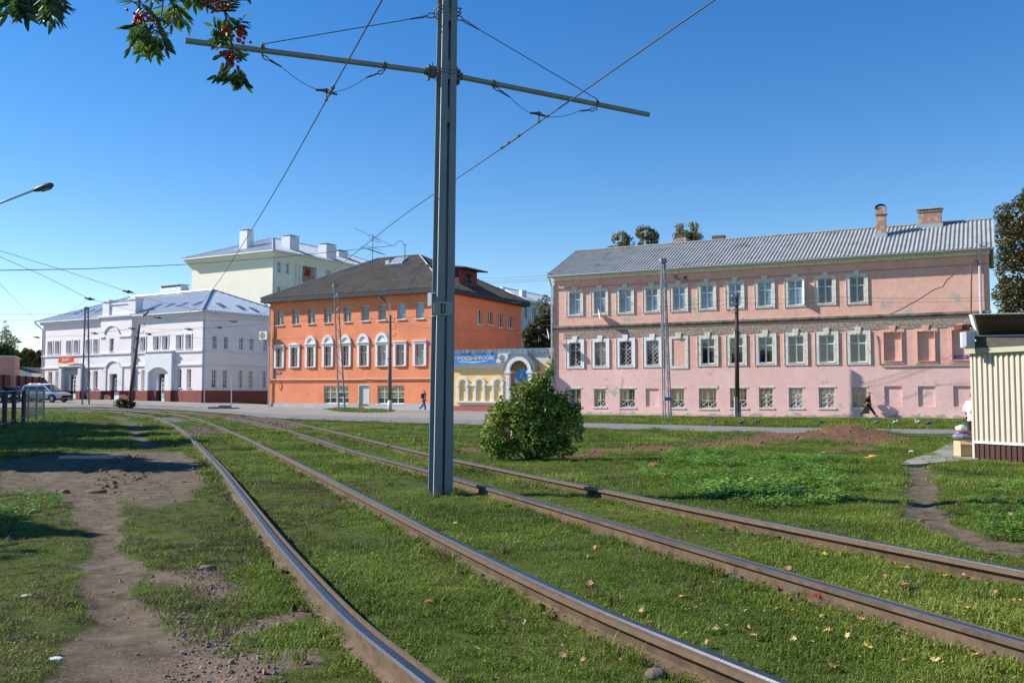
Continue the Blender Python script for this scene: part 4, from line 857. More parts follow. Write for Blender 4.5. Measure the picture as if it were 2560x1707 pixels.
# central bay with parapet
q=MB(); zpar=FL.at(z1(900,608),ovr)[1]; zcr=FL.at(z1(900,728),ovr)[1]
FC=FL.sh(0,ovr); cr_=[(Cu[0],Cu[1],Cu[2],Cu[3],.3),(DC[0],DC[1],zpl,DC[3],.6)]
wall(FC,rx0,rx1,zpl,zcr,cr_,q); q.quad(FL.P(rx0,0,base),FL.P(rx0,ovr,base),FL.P(rx0,ovr,zcr),FL.P(rx0,0,zcr)); q.quad(FL.P(rx1,0,base),FL.P(rx1,ovr,base),FL.P(rx1,ovr,zcr),FL.P(rx1,0,zcr)); q.build('central_bay',LIL,lil)
q=MB(); 
q.fbox(FL,rx0-.1,rx1+.1,-.5,ovr+.25,zcr,zcr+.2); pw=(rx1-rx0)
a_=FL.at(z1(805,650),ovr)[0]; b_=FL.at(z1(1062,650),ovr)[0]
q.fbox(FL,a_+.05,b_-.05,-.5,ovr-.15,zcr+.2,zpar-.35); q.fbox(FL,a_+.7,b_-.7,-.55,ovr-.05,zpar-.35,zpar-.15)
for x in (a_,b_-1.2): q.fbox(FL,x,x+1.2,-.6,ovr,zcr+.2,zpar+.05); q.fbox(FL,x-.1,x+1.3,-.7,ovr+.1,zpar+.05,zpar+.25)
q.build('parapet',LT,lil)
q=MB(); cu=(Cu[0]+Cu[1])/2; za=FL.at(z1(900,890),ovr)[1]; r_=(FL.at(z1(955,880),ovr)[0]-FL.at(z1(835,880),ovr)[0])/2; N_=ovr
arch(q,FL,cu,za,r_,r_+.14,N_,N_+.12,20,160,14,sy=.95); q.fbox(FL,rx0,cu-r_*.95,N_,N_+.12,za+.02,za+.18); q.fbox(FL,cu+r_*.95,rx1,N_,N_+.12,za+.02,za+.18)
za2=FL.at(z1(1000,1105),ovr)[1]; cd=(DC[0]+DC[1])/2; r2=1.25
q.fbox(FL,rx0-.05,rx1+.05,N_,N_+.13,z_c1-.12,z_c1+.06); q.fbox(FL,rx0,cd-r2,N_,N_+.13,z_c2-.12,z_c2+.05); q.fbox(FL,cd+r2,rx1,N_,N_+.13,z_c2-.12,z_c2+.05); arch(q,FL,cd,z_c2-.35,r2-.02,r2+.16,N_,N_+.13,18,162,14,sy=.7)
for x in (cd-r2-.45,cd+r2): q.fbox(FL,x,x+.45,N_,N_+.09,zpl,z_c2-.14)
q.build('bay_mouldings',LT,lil)
window(lil,FC,Cu,.28,PVC,GG,'V',sill=LT,sd=.1,fw=.07)
# portals
def portal(d,z_top,wd,arched):
    q=MB(); c_=(d[0]+d[1])/2; a0=c_-wd; a1=c_+wd; n_=.42
    q.fbox(FL,a0,a0+.55,0,n_,zpl,z_top); q.fbox(FL,a1-.55,a1,0,n_,zpl,z_top); 
    zz=z_c2-.25 if arched else z_c2-.15
    q.fbox(FL,a0+.55,a1-.55,0,n_,zz,z_top); 
    if arched:
        rr=wd-.55
        for k_ in range(12):   # spandrels under the flat head
            x0=c_-rr+2*rr*k_/12; x1=x0+rr/6; f=lambda x:-.55*(abs(x-c_)/rr)**2.2
            q.hexa([FL.P(x0,n_,zz+f(x0)-.002),FL.P(x1,n_,zz+f(x1)-.002),FL.P(x1,.01,zz+f(x1)-.002),FL.P(x0,.01,zz+f(x0)-.002),FL.P(x0,n_,zz),FL.P(x1,n_,zz),FL.P(x1,.01,zz),FL.P(x0,.01,zz)])
    q.fbox(FL,a0-.06,a1+.06,0,n_+.12,z_top,z_top+.12); q.build('door_portal',LT,lil)
    q=MB(); q.fbox(FL,a0,a0+.6,-.1,n_+.06,base,zpl-.002); q.fbox(FL,a1-.6,a1,-.1,n_+.06,base,zpl-.002); q.build('portal_plinth',RED,lil)
portal(DD[0],z_c2+.05,2.15,False); portal(DD[1],z_c1-.02,2.2,True)
for i,d in enumerate(DD+[DC]):
    n0=-.25 if i<2 else .0
    q=MB(); a_,b_,c_,d_=d; c_=zpl-1.15; m0=a_+(b_-a_)*.38
    q.fbox(FL,m0,m0+.09,n0,n0+.06,c_,d_-.45); q.fbox(FL,b_-.09,b_,n0,n0+.06,c_,d_-.45); q.fbox(FL,m0+.09,b_-.09,n0,n0+.06,c_,c_+1.0); q.fbox(FL,m0+.09,b_-.09,n0,n0+.06,d_-.55,d_-.45)
    for k_ in (1,2): zz=c_+1.0+(d_-.55-c_-1.0)*k_/3; q.fbox(FL,m0+.09,b_-.09,n0,n0+.05,zz-.03,zz+.03)
    q.fbox(FL,(m0+b_)/2-.03,(m0+b_)/2+.03,n0,n0+.045,c_+1,d_-.55)
    dd=q.build('door',PVC,lil); q=MB(); q.fbox(FL,a_-.05,b_+.05,n0-.03,n0-.02,c_-.1,d_+.05); q.build('door_glass',GD,dd)
    if i==1: q=MB(); q.fbox(FL,m0+.2,b_-.2,n0+.06,n0+.07,c_+.3,c_+.8); q.build('notice',M('green_notice',(.1,.5,.33,1),.5),dd)
MROOF2=MROOF
cr,pk=hiproof(lil,FL,W,D,ze+.1,3.2,.55,MROOF,.55,.045,'seam',1,cap=MROOF,fas=LT,fh=.18)
for F__,x0_,x1_,n0_,n1_ in ((FL,-.25,rx0-.1,-.2,.30),(FL,rx1+.1,W+.25,-.2,.30),(SL_,.0,D+.2,.251,.3)): q=MB(); q.fbox(F__,x0_,x1_,n0_,n1_,ze-.35,ze-.1); q.build('cornice',LT,lil)
sll=3.2/((D+1.1)/2); wvl=lambda nn: ze+.1+sll*(.55-nn)
def roofbox(par,F,wv,xy,w_,l_,h_,mat,name):
    u_,n_,z_=roofpt(F,xy,wv); q=MB(); q.hexa([F.P(u_-w_/2,n_,wv(n_)),F.P(u_+w_/2,n_,wv(n_)),F.P(u_+w_/2,n_-l_,wv(n_-l_)),F.P(u_-w_/2,n_-l_,wv(n_-l_)),F.P(u_-w_/2,n_,wv(n_)+h_),F.P(u_+w_/2,n_,wv(n_)+h_),F.P(u_+w_/2,n_-l_,wv(n_-l_)+h_),F.P(u_-w_/2,n_-l_,wv(n_-l_)+h_)]); return q.build(name,mat,par)
SKY=glass('skylight_glass',(.12,.14,.17),rough=.15)
for xy in ((1185,662),(1290,657),(1395,651),(1505,643),(575,712),(665,703),(740,697)): roofbox(lil,FL,wvl,z1(*xy),.55,1.2,.1,SKY,'skylight')
wvs=lambda nn: ze+.1+sll*(.55-nn)
for xy in ((1760,655),(1915,672),(2020,690)): roofbox(lil,SL_,wvs,z1(*xy),.55,1.1,.1,SKY,'skylight')
rl=(D+1.1)/2
u_=FL.at(z1(1350,560),-rl)[0]; q=MB(); zz=ze+3.3; q.fbox(FL,u_-1.9,u_+1.9,-rl-.9,-rl+.3,zz-.3,zz+.75); cb=q.build('chimney',M('white_brick_stack',(.66,.68,.70,1),.8,.08,3,.4,9),lil)
q=MB(); q.fbox(FL,u_-1.95,u_+1.95,-rl-1.0,-rl+.4,zz+1.0,zz+1.08)
for i in range(7): x=u_-1.8+3.5*i/6; q.fbox(FL,x,x+.1,-rl-.8,-rl+.2,zz+.75,zz+1.0)
q.build('chimney_cap',TIN,cb)
DK=M('grey_pipe',(.42,.43,.45,1)); downpipe(lil,SL_,.22,.0,ze,LT,.13,.07,neck=(-.1,.4)); downpipe(lil,FL,.1,3.,ze,DK,.1,.08,neck=(-1.0,.5))
# banner
a_,b_,c_,d_=rect(FL,z1,488,1036,610,1103); q=MB(); n0=.5; q.prism([FL.P(a_-.0,n0,c_),FL.P(b_+.12,n0,c_),FL.P(b_-.12,n0,d_),FL.P(a_+.22,n0,d_)],FL.n*.06)
bn=q.build('banner',M('red_banner',(.62,.04,.035,1),.5,.15,1,0),lil); H=d_-c_; um=(a_+b_)/2+.03
text('АРЕНДА',FL,um,c_+H*.83,n0+.07,H*.2,GOLD,bn,(b_-a_)*.62); text('ДОМ',FL,um,c_+H*.52,n0+.07,H*.3,PWHITE,bn,(b_-a_)*.45,bold=.03)
q=MB(); q.prism([FL.P(a_,n0+.062,c_),FL.P(b_+.12,n0+.062,c_),FL.P(b_+.05,n0+.062,c_+H*.27),FL.P(um,n0+.062,c_+H*.15),FL.P(a_+.08,n0+.062,c_+H*.27)],FL.n*.01); q.build('banner_swag',GOLD,bn)
# porch steps and pavement platform
q=MB(); x1=FL.at(z1(1370,1375),1.8)[0]; x0=FL.at(z1(920,1375),1.8)[0]; q.fbox(FL,x0,x1,.12,2.0,-.6,-.02); q.fbox(FL,x1-2.6,x1+1.4,.12,2.2,-.6,-.14); q.build('porch_step',M('red_tile_step',(.33,.15,.13,1),.8,.12),lil)
q=MB(); xa=FL.at(z1(1300,1405),3.2)[0]; q.fbox(FL,xa,xa+7,2.3,4.2,-.6,-.28); q.build('ramp_slab',M('concrete',(.36,.34,.31,1)),lil)
# ------------------------------------------------------------ CREAM BLOCK BEHIND
FK,SK=corner(677,1000,126,30,473.5,.8)
CRM=M('cream_plaster',(.80,.76,.63,1),.9,.04,.3,.12,5); block=thing('cream_apartment_block','tall pale cream apartment block with silver roof behind the lilac house','apartment block',FK.P(FK.W/2,-10,0))
W=FK.W; D=30; ze=(FK.at((473.5,652))[1]+FK.at((677,627))[1])/2
SW=[rect(SK,z2,*q) for q in [(290,297,320,383),(357,308,385,393),(280,500,308,528),(672,380,702,405)]]; SW[3]=(SW[3][0],SW[3][0]+1,SW[0][2],SW[0][3]); w4=SW[2]; SW[2]=(SW[0][0],SW[0][1],SW[0][2]-3.4,SW[0][3]-3.4)
SW.append((SW[1][0],SW[1][1],SW[2][2],SW[2][3])); lg=rect(SK,z2,478,300,590,465); lg=(lg[0],lg[1],SW[0][2]-.8,lg[3]); lg2=(lg[0],lg[1],lg[2]-3.4,lg[3]-3.4)
mb=wall(FK,0,W,-.5,ze,[]); wall(SK,0,D,-.5,ze,[r+(.2,) for r in SW]+[lg+(1.6,1),lg2+(1.6,1)],mb); mb.quad(FK.P(0,0,-.5),FK.P(0,-D,-.5),FK.P(0,-D,ze),FK.P(0,0,ze)); mb.quad(FK.P(0,-D,-.5),FK.P(W,-D,-.5),FK.P(W,-D,ze),FK.P(0,-D,ze)); mb.build('wall',CRM,block)
for r in SW: window(block,SK,r,.2,PVC,GB,(2,2),surr=WHITE,sw=.14,fw=.07)
q=MB()
for l_ in (lg,lg2):
    q.fbox(SK,l_[0]-.35,l_[0],0,.25,l_[2]-.3,l_[3]+.2); q.fbox(SK,l_[1],l_[1]+.35,0,.25,l_[2]-.3,l_[3]+.2); cx=(l_[0]+l_[1])/2; rr=(l_[1]-l_[0])/2
    for k_ in range(10):
        x0=cx-rr+2*rr*k_/10;x1=x0+rr/5; f=lambda x:-.7*(abs(x-cx)/rr)**2.2; q.hexa([SK.P(x0,.2,l_[3]+f(x0)),SK.P(x1,.2,l_[3]+f(x1)),SK.P(x1,0,l_[3]+f(x1)),SK.P(x0,0,l_[3]+f(x0)),SK.P(x0,.2,l_[3]+.2),SK.P(x1,.2,l_[3]+.2),SK.P(x1,0,l_[3]+.2),SK.P(x0,0,l_[3]+.2)])
q.build('loggia_frame',WHITE,block); q=MB(); q.fbox(SK,lg[0]+.05,lg[1]-.05,-.1,-.03,lg[2],lg[2]+1.0); q.build('balcony_rail',M('balcony_panel',(.35,.2,.12,1),.7,.3,3),block); q=MB(); q.fbox(SK,cx-.2,cx+.9,-.5,-.47,lg[2]+.5,lg[2]+2.0); q.build('laundry',M('red_cloth',(.35,.02,.03,1),.9),block)
q=MB()
for i in range(6): q.fbox(FK,-.25-.12*i,W+.12*i+.2,-.05,.12+.12*i,ze-1.3+.2*i,ze-1.1+.2*i)
for i in range(6): q.fbox(SK,-.0,D,0,.12+.12*i-.01,ze-1.3+.2*i,ze-1.1+.2*i-.003)
q.build('cornice',M('cream_cornice',(.80,.78,.66,1),.85,.03),block)
cr,pk=hiproof(block,FK,W,D,ze+.08,3.6,1.1,MROOF,.6,.05,'seam',1,cap=MROOF,fas=WHITE,fh=.2)
WBR=M('white_brick_stack',(.66,.68,.70,1)); slk=3.6/((W+2.2)/2)
def stack(F,xy,zoff,w_,d_,h_):
    wv=lambda nn: ze+.08+slk*(1.1-nn)
    u_,n_,z_=roofpt2(F,xy,wv); q=MB(); q.fbox(F,u_-w_/2,u_+w_/2,n_-d_,n_,z_-.6,z_+h_); c_=q.build('chimney',WBR,block); q=MB(); q.fbox(F,u_-w_/2-.08,u_+w_/2+.08,n_-d_-.08,n_+.08,z_+h_+.16,z_+h_+.22)
    for x in (-.5,-.17,.17,.5):
        q.fbox(F,u_+x*w_-.03-(.03 if x>0 else -.03),u_+x*w_+.03-(.03 if x>0 else -.03),n_-.1,n_-.04,z_+h_,z_+h_+.16)
    q.build('chimney_cap',TIN,c_)
def roofpt2(F,xy,wv):
    best=None
    for i in range(0,900):
        nn=1.1-i*.01; u_,z_=F.at(xy,nn); zz=wv(nn)
        if best is None or abs(z_-zz)<best[0]: best=(abs(z_-zz),u_,nn,zz)
    return best[1:]
stack(FK,z1(1905,195),0,1.5,1.3,2.6); stack(SK,z2(427,205),0,1.9,1.6,1.9); stack(SK,z2(716,272),0,2.2,1.6,2.0); stack(SK,z2(812,262),0,2.2,1.6,.9)
downpipe(block,SK,.3,9,ze-1.2,WHITE,.3,.09); downpipe(block,SK,SK.at(z2(438,300))[0],9,ze-1.2,WHITE,.2,.09)
# lower wing further along and a long low roof behind the orange ridge
pq=at(906,655,165); pq.z=0; FQ=Fac(pq+FK.u*2,FK.u,FK.n); wing=thing('distant_silver_roofed_house','pale house with long silver roof just showing over the orange house ridge','house',FQ.P(3,-6,0))
q=MB(); zt=at(930,651,163).z; q.fbox(FQ,-2,2,-8,0,0,zt-1.2); q.build('wall',CRM,wing)
F_=Fac(FQ.P(-2,0,0),FK.u,FK.n); hiproof(wing,F_,4,8,zt-1.2,1.2,.4,MROOF,.6,.05,'seam',1,cap=WHITE,fas=WHITE)
# ------------------------------------------------------------ PALE HOUSE BETWEEN ORANGE AND PINK
a=math.radians(29); ub=Vector((math.sin(a),math.cos(a),0)); nb=Vector((math.cos(a),-math.sin(a),0)); Pb=at(1296,1000,112); Pb.z=.5
FB=Fac(Pb,ub,nb); pale=thing('pale_blue_grey_house','pale three storey house with silver roof far back between the orange and pink houses','house',FB.P(10,-6,0))
zt=at(1315,752,114).z-.5; holes=[]
for i in range(9):
    for zz in (zt-2.3,zt-5.3,zt-8.4): holes.append((1.2+2.3*i,2.3+2.3*i,zz,zz+1.6))
mb=wall(FB,0,24,-1,zt,[h+(.2,) for h in holes]); F2=Fac(FB.O,-nb,-ub); mb.quad(FB.P(0,0,-1),FB.P(0,-12,-1),FB.P(0,-12,zt),FB.P(0,0,zt)); mb.build('wall',M('pale_blue_plaster',(.60,.64,.66,1),.9,.05),pale)
for h in holes[:18]: window(pale,FB,h,.2,PVC,GD,'V',fw=.07)
F3=Fac(FB.P(0,0,0),ub,nb); hiproof(pale,F3,24,12,zt,2.4,.5,MROOF,.6,.05,'seam',1,cap=WHITE,fas=WHITE)
q=MB(); pc=at(1247,722,118); q.box((pc.x,pc.y,zt+1.3),(1.3,1.0,2.4),a); q.build('chimney',WBR,pale)
q=MB(); pc=at(1307,738,116); q.box((pc.x,pc.y,zt+1.0),(.7,.7,2.0),a); q.build('chimney',WBR,pale)
# ------------------------------------------------------------ FAR LEFT: salmon shed, white garage, dark red fence wall
Ps=at(34,1000,98); Ps.z=G(Ps.x,Ps.y)-.2; FS=Fac(Ps-Vector((14,6.5,0)).normalized()*14.3,(14,6.5,0),(6.5,-14,0)); 
shed=thing('salmon_shed','flat roofed salmon pink building at the left edge behind the parked cars','shed',FS.P(7,-3,0)); zt=FS.at((30,892))[1]
q=MB(); q.fbox(FS,0,14.3,-8,0,-.5,zt); q.build('wall',M('salmon_plaster',(.62,.33,.24,1),.9,.07,.7,.2),shed); q=MB(); q.fbox(FS,-.1,14.4,-8.1,.1,zt,zt+.12); q.build('roof_edge',WHITE,shed)
Pg=at(36,1000,118); Pg.z=1.0; Fg=Fac(Pg,(1,-.12,0),(-.12,-1,0)); gar=thing('white_garage','small white ribbed metal garage beside the salmon building','garage',Fg.P(2.5,-2,0)); 
q=MB(); zA_=Fg.at((36,918))[1]; zB_=Fg.at((80,932))[1]; wg=Fg.at((80,940))[0]
n_=24
for i in range(n_):
    a_=wg*i/n_; b_=wg*(i+1)/n_; za=zA_+(zB_-zA_)*i/n_; zb_=zA_+(zB_-zA_)*(i+1)/n_; k_=.04*(i%2)
    q.hexa([Fg.P(a_,k_,-1),Fg.P(b_,k_,-1),Fg.P(b_,-5,-1),Fg.P(a_,-5,-1),Fg.P(a_,k_,za),Fg.P(b_,k_,zb_),Fg.P(b_,-5,zb_),Fg.P(a_,-5,za)])
q.build('wall',M('white_ribbed_metal',(.70,.74,.74,1),.5,.05),gar); q=MB(); q.hexa([Fg.P(-.2,.3,zA_),Fg.P(wg+.2,.3,zB_),Fg.P(wg+.2,-5.2,zB_),Fg.P(-.2,-5.2,zA_),Fg.P(-.2,.3,zA_+.1),Fg.P(wg+.2,.3,zB_+.1),Fg.P(wg+.2,-5.2,zB_+.1),Fg.P(-.2,-5.2,zA_+.1)]); q.build('roof',DKW,gar)
Pr=at(-60,1000,88); Pr.z=.6; Pe=FL.P(-.2,-.4,0); Pe.z=.6; d_=(Pe-Pr); FR=Fac(Pr,d_,(d_.y,-d_.x,0)); wl=d_.length
fen=thing('dark_red_fence','dark red ribbed metal fence running from the shed to the lilac house','fence',FR.P(wl/2,0,0)); zt=FR.at((60,940))[1]
q=MB(); n_=int(wl/.25)
for i in range(n_): q.fbox(FR,wl*i/n_,wl*(i+1)/n_,-.05,.03*(i%2),-.6,zt)
q.build('sheet_panel',M('dark_red_sheet',(.17,.035,.035,1),.6,.1),fen)
for i in range(9): q=MB(); q.fbox(FR,wl*i/9+.05,wl*i/9+.2,.04,.16,-.6,zt+.05); q.build('post',M('dark_post',(.05,.02,.02,1),.7),fen)
# ============================================================ MASTS, POLES, WIRES
MGREY=M('blue_grey_mast_paint',(.120,.165,.200,1),.42,.10,2.2,.06,30,dark=(.21,.15,.11,1),thr=.70,dscale=3.5,spec=.5)
CABLE=M('dark_wire',(.05,.055,.065,1),.5,.05); INS=M('dark_iron_fitting',(.075,.085,.085,1),.55,.2,8,.1)
B0=gnd(1101,1236); ua=Vector((.924,.382,0)); na=Vector((.382,-.924,0))
mast=thing('catenary_mast','tall blue grey steel mast with two long side arms standing between the tram tracks','mast',B0)
ZT=9.2
def leg(sgn):
    mb=MB(); 
    def W_(z): return .160-.0042*z*1.1     # half width, tapering up
    g=.022; t=.026; dp=.15
    for (z0,z1_) in ((-.3,ZT),):
        for (zz0,zz1) in zip(np.linspace(z0,z1_,5)[:-1],np.linspace(z0,z1_,5)[1:]):
            w0,w1=W_(zz0),W_(zz1)
            def pc(xa0,xb0,xa1,xb1,y0,y1):
                P=lambda x,y,z:B0+ua*x*sgn+na*y+Vector((0.028*z*.35,0,z))
                mb.hexa([P(xa0,y1,zz0),P(xb0,y1,zz0),P(xb0,y0,zz0),P(xa0,y0,zz0),P(xa1,y1,zz1),P(xb1,y1,zz1),P(xb1,y0,zz1),P(xa1,y0,zz1)])
            pc(g,w0,g,w1,dp-t,dp); pc(g,w0,g,w1,-dp,-dp+t); pc(g,g+t,g,g+t,-dp+t,dp-t)
    return mb
for s_ in (-1,1): leg(s_).build('channel_column',MGREY,mast)
PALE=M('sunlit_edge_tint',(.46,.50,.51,1),.4,.1,3,.05)  # bright sunlit flange edge, painted on as a lighter strip
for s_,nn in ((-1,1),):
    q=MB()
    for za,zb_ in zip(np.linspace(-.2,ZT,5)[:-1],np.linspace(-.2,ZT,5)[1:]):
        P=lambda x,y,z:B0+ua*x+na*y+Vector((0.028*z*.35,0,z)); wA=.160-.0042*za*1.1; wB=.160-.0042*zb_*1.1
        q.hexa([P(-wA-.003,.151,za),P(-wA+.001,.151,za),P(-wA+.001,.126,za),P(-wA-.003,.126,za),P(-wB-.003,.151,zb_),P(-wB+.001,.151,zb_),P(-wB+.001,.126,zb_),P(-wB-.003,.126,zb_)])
    q.build('flange_edge_highlight',PALE,mast)
q=MB(); FM=Fac(B0,ua,na)
def mz(py): return FM.at((1108,py))[1]
off=lambda z:.0098*z
q=MB()
for za,zb_ in ((mz(312),mz(276)),(mz(205),mz(160)),(mz(60),mz(-60)),(7.9,8.6)):
    xo=B0.x*0+off(za); q.fbox(FM,xo-.13,xo+.13,.15,.158,za,zb_); q.fbox(FM,xo-.13,xo+.13,-.158,-.15,za,zb_)
q.build('batten_plate',MGREY,mast)
# sign plates wired to the mast
PGREY=M('pale_grey_plate',(.22,.255,.265,1),.6,.1,6,.05,dark=(.16,.17,.17,1),thr=.6); BLK=M('black_paint',(.012,.012,.014,1),.6,.02)
a_,_=FM.at((1085,700),.19); b_,_=FM.at((1133,700),.19); zz1=FM.at((1108,753),.19)[1]; zz2=FM.at((1108,788),.19)[1]
q=MB(); e=.03; q.prism([FM.P(a_+e,.175,zz2),FM.P(b_-e,.175,zz2),FM.P(b_,.175,zz2+e),FM.P(b_,.175,zz1-e),FM.P(b_-e,.175,zz1),FM.P(a_+e,.175,zz1),FM.P(a_,.175,zz1-e),FM.P(a_,.175,zz2+e)],na*.012)
sp_=q.build('letter_plate',PGREY,mast)
q=MB(); um,zm_=FM.at((1109,771),.19); hh=(zz1-zz2)*.72; wq=hh*.55; n0,n1=.188,.194; t=.022
q.fbox(FM,um-wq/2,um-wq/2+t,n0,n1,zm_-hh/2,zm_+hh/2)
for (c_,hr) in ((zm_+hh*.25,hh*.23),(zm_-hh*.25,hh*.25)):
    for (A,B) in ((80,8),(-8,-80)): arch(q,FM,um-wq/2+t*1.3+ (wq*.15),c_,hr-t,hr,n0,n1,min(A,B),max(A,B),6)
    q.fbox(FM,um-wq/2+t,um-wq*.1,n0,n1,c_+hr-t,c_+hr) if c_>zm_ else q.fbox(FM,um-wq/2+t,um-wq*.1,n0,n1,c_-hr,c_-hr+t)
q.build('stencilled_letter',BLK,sp_)
a2,_=FM.at((1069,740),-.02); z_a=FM.at((1072,733),-.02)[1]; z_b=FM.at((1072,766),-.02)[1]
q=MB(); q.hexa([FM.P(a2-.005,.0,z_b),FM.P(a2+.02,.0,z_b+.01),FM.P(a2+.03,.16,z_b+.0),FM.P(a2+.01,.16,z_b),FM.P(a2-.005,.0,z_a),FM.P(a2+.02,.0,z_a),FM.P(a2+.03,.16,z_a-.01),FM.P(a2+.01,.16,z_a-.01)]); q.build('side_plate',PGREY,mast)
q=MB()
for zz in (zz1+.01,zz2-.02,z_a-.02,(z_a+z_b)/2):
    q.tube([FM.P(-.21,.0,zz),FM.P(-.17,.165,zz+.01),FM.P(.17,.165,zz-.015),FM.P(.18,-.16,zz),FM.P(-.18,-.16,zz),FM.P(-.21,0,zz)],.004,4)
q.build('binding_wire',M('pale_wire',(.5,.52,.53,1),.4,.05,metal=.7),mast)
# arms
def AP(px,py,n=0): u_,z_=FM.at((px,py),n); return FM.P(u_,n,z_)
PIPE=M('grey_green_pipe',(.17,.215,.215,1),.45,.12,3,.05)
L0,L1=AP(463,102),AP(1084,181); R0_,R1_=AP(1132,189),AP(1622,287)
for p,q_ in ((L0,L1),(R0_,R1_)):
    q=MB(); q.tube([p,q_],.044,14); am=q.build('side_arm',PIPE,mast)
    d=(q_-p).normalized(); c_=q_ if p is L0 else p; s=-1 if p is L0 else 1
    q=MB(); q.tube([c_+ua*s*(-.02),c_+ua*s*.16],.062,10); q.box(c_+ua*s*.02,(.10,.16,.15),math.atan2(ua.y,ua.x)); q.box(c_+ua*s*.09+Vector((0,0,-.02)),(.03,.12,.24),math.atan2(ua.y,ua.x)); 
    for k in (-1,1): q.tube([c_+ua*s*.05+na*.07*k+Vector((0,0,-.11)),c_+ua*s*.05+na*.07*k+Vector((0,0,.13))],.014,6)
    q.build('arm_clamp',INS,am)
q=MB()
for zz in (mz(182),mz(190),mz(26),mz(36)):
    pts=[FM.P(x+off(zz),y,zz) for x,y in ((-.19,-.17),(.19,-.17),(.19,.17),(-.19,.17),(-.19,-.17))]; q.tube(pts,.012,5)
q.build('strap',INS,mast)
def chain(q,a,b,n=2):
    a,b=Vector(a),Vector(b); d=b-a; l=d.length/n
    for i in range(n):
        c=a+d*(i+.5)/n; dn=d.normalized(); s=dn.cross(na).normalized() if i%2==0 else na; R=l*.5
        pts=[c+dn*math.cos(t*math.pi/5)*R*.95+s*math.sin(t*math.pi/5)*R*.55 for t in range(11)]; q.tube(pts,.010,5,cap=False)
    q.tube([b,b+d.normalized()*l*1.1],[.016,.012],6)
def catline(name,pts,r,label,cat='wire',group=None,mat=None,n=6,sag=0,seg=10):
    pts=[Vector(p) for p in pts]
    if sag:
        out=[]
        for a,b in zip(pts[:-1],pts[1:]):
            for i in range(seg): t=i/seg; out.append(a.lerp(b,t)-Vector((0,0,sag*4*t*(1-t))))
        pts=out+[pts[-1]]
    q=MB(); q.tube(pts,r,n); return q.build(name,mat or CABLE,loc=pts[0],smooth=True,label=label,cat=cat,group=group)
# stays from mast head to arms
q=MB(); a=AP(1087,38); b_=AP(656,111); d=(b_-a).normalized(); chain(q,a,a+d*.28,2); q.tube([a+d*.4,b_],.008,5); q.build('stay_rod',INS,mast)
q=MB(); a=AP(1139,40); b_=AP(1490,247); d=(b_-a).normalized(); chain(q,a,a+d*.28,2); q.tube([a+d*.4,b_],.008,5); q.build('stay_rod',INS,mast)
# clamps on the arms, bridles, insulators
def hang(side,c1,c2,l1,l2,hp):
    for (x,y0,y1) in (c1,c2):
        q=MB(); pt=AP(x,y0); pb=AP(x,y1); q.tube([pt,pb],.016,6); m_=(pt+pb)/2; q.tube([AP(x,(y0*.6+y1*.4)) - ua*.03,AP(x,(y0*.6+y1*.4))+ua*.03],.056,10); q.build('arm_bracket',INS,mast)
    q=MB(); h=AP(*hp)
    for p in (l1,l2):
        a=AP(*p); d=(h-a).normalized(); chain(q,a,a+d*.2,2); 
        pts=[a+d*.3]; L_=(h-a).length
        for i in range(1,9): t=i/9; pp=(a+d*.3).lerp(h,t); pp.z-=.06*math.sin(math.pi*t)*(1 if L_>.6 else .5); pts.append(pp)
        pts.append(h); q.tube(pts,.0055,5)
    q.build('bridle_wire',INS,mast)
    q=MB(); q.tube([h-ua*.17+Vector((0,0,.02)),h-ua*.06+Vector((0,0,.03)),h+Vector((0,0,.035)),h+ua*.06+Vector((0,0,.01)),h+ua*.17-Vector((0,0,.01))],[.018,.022,.040,.022,.018],8); q.tube([h,h-Vector((0,0,.1))],.016,6); q.ball(h-Vector((0,0,.11)),.028,8); q.build('insulator',INS,mast)
    return h-Vector((0,0,.12))
hA=hang('l',(656,108,142),(961,155,178),(657,141),(958,179),(816,232))
hB=hang('r',(1233,200,222),(1491,247,276),(1236,219),(1487,274),(1347,289))
# contact wires run over the middle of each track
def over(i,j,h):
    out=[]
    for p in RP[i][::3]:
        q_=min(RP[j],key=lambda v:(v-p).length); out.append(Vector(((p.x+q_.x)/2,(p.y+q_.y)/2,G(p.x,p.y))))
    out=[p for p in out if p.y>1.5]
    k=min(range(len(out)),key=lambda k:(Vector((out[k].x,out[k].y,0))-Vector((h.x,h.y,0))).length)
    dx=h.x-out[k].x; dy=h.y-out[k].y
    return [Vector((p.x+dx,p.y+dy,h.z+(p.z)*.9)) for p in out]
wa,wb=over(0,1,hA),over(2,3,hB)
LBL_A='contact wire hanging over the nearer tram track under the left arm of the grey mast'; LBL_B='contact wire hanging over the farther tram track under the right arm of the grey mast'
for w_,lb,h in ((wa,LBL_A,hA),(wb,LBL_B,hB)):
    o=catline('contact_wire',w_,.0105,lb,'wire','overhead wires')
    q=MB(); k=min(range(len(w_)),key=lambda k:(w_[k]-h).length)
    t=(w_[max(k-2,0)]-w_[min(k+2,len(w_)-1)]).normalized()
    for dd in ((-.35,-.6) if h is hA else (.9,1.4,1.75)): q.ball(h+t*dd+Vector((0,0,.01)),.035,8,sc=(1,1.4,.8))
    q.tube([h+t*(-.7 if h is hA else .8),h+t*(-.25 if h is hA else 1.85)],.018,6); q.build('splice_clamp',INS,o)
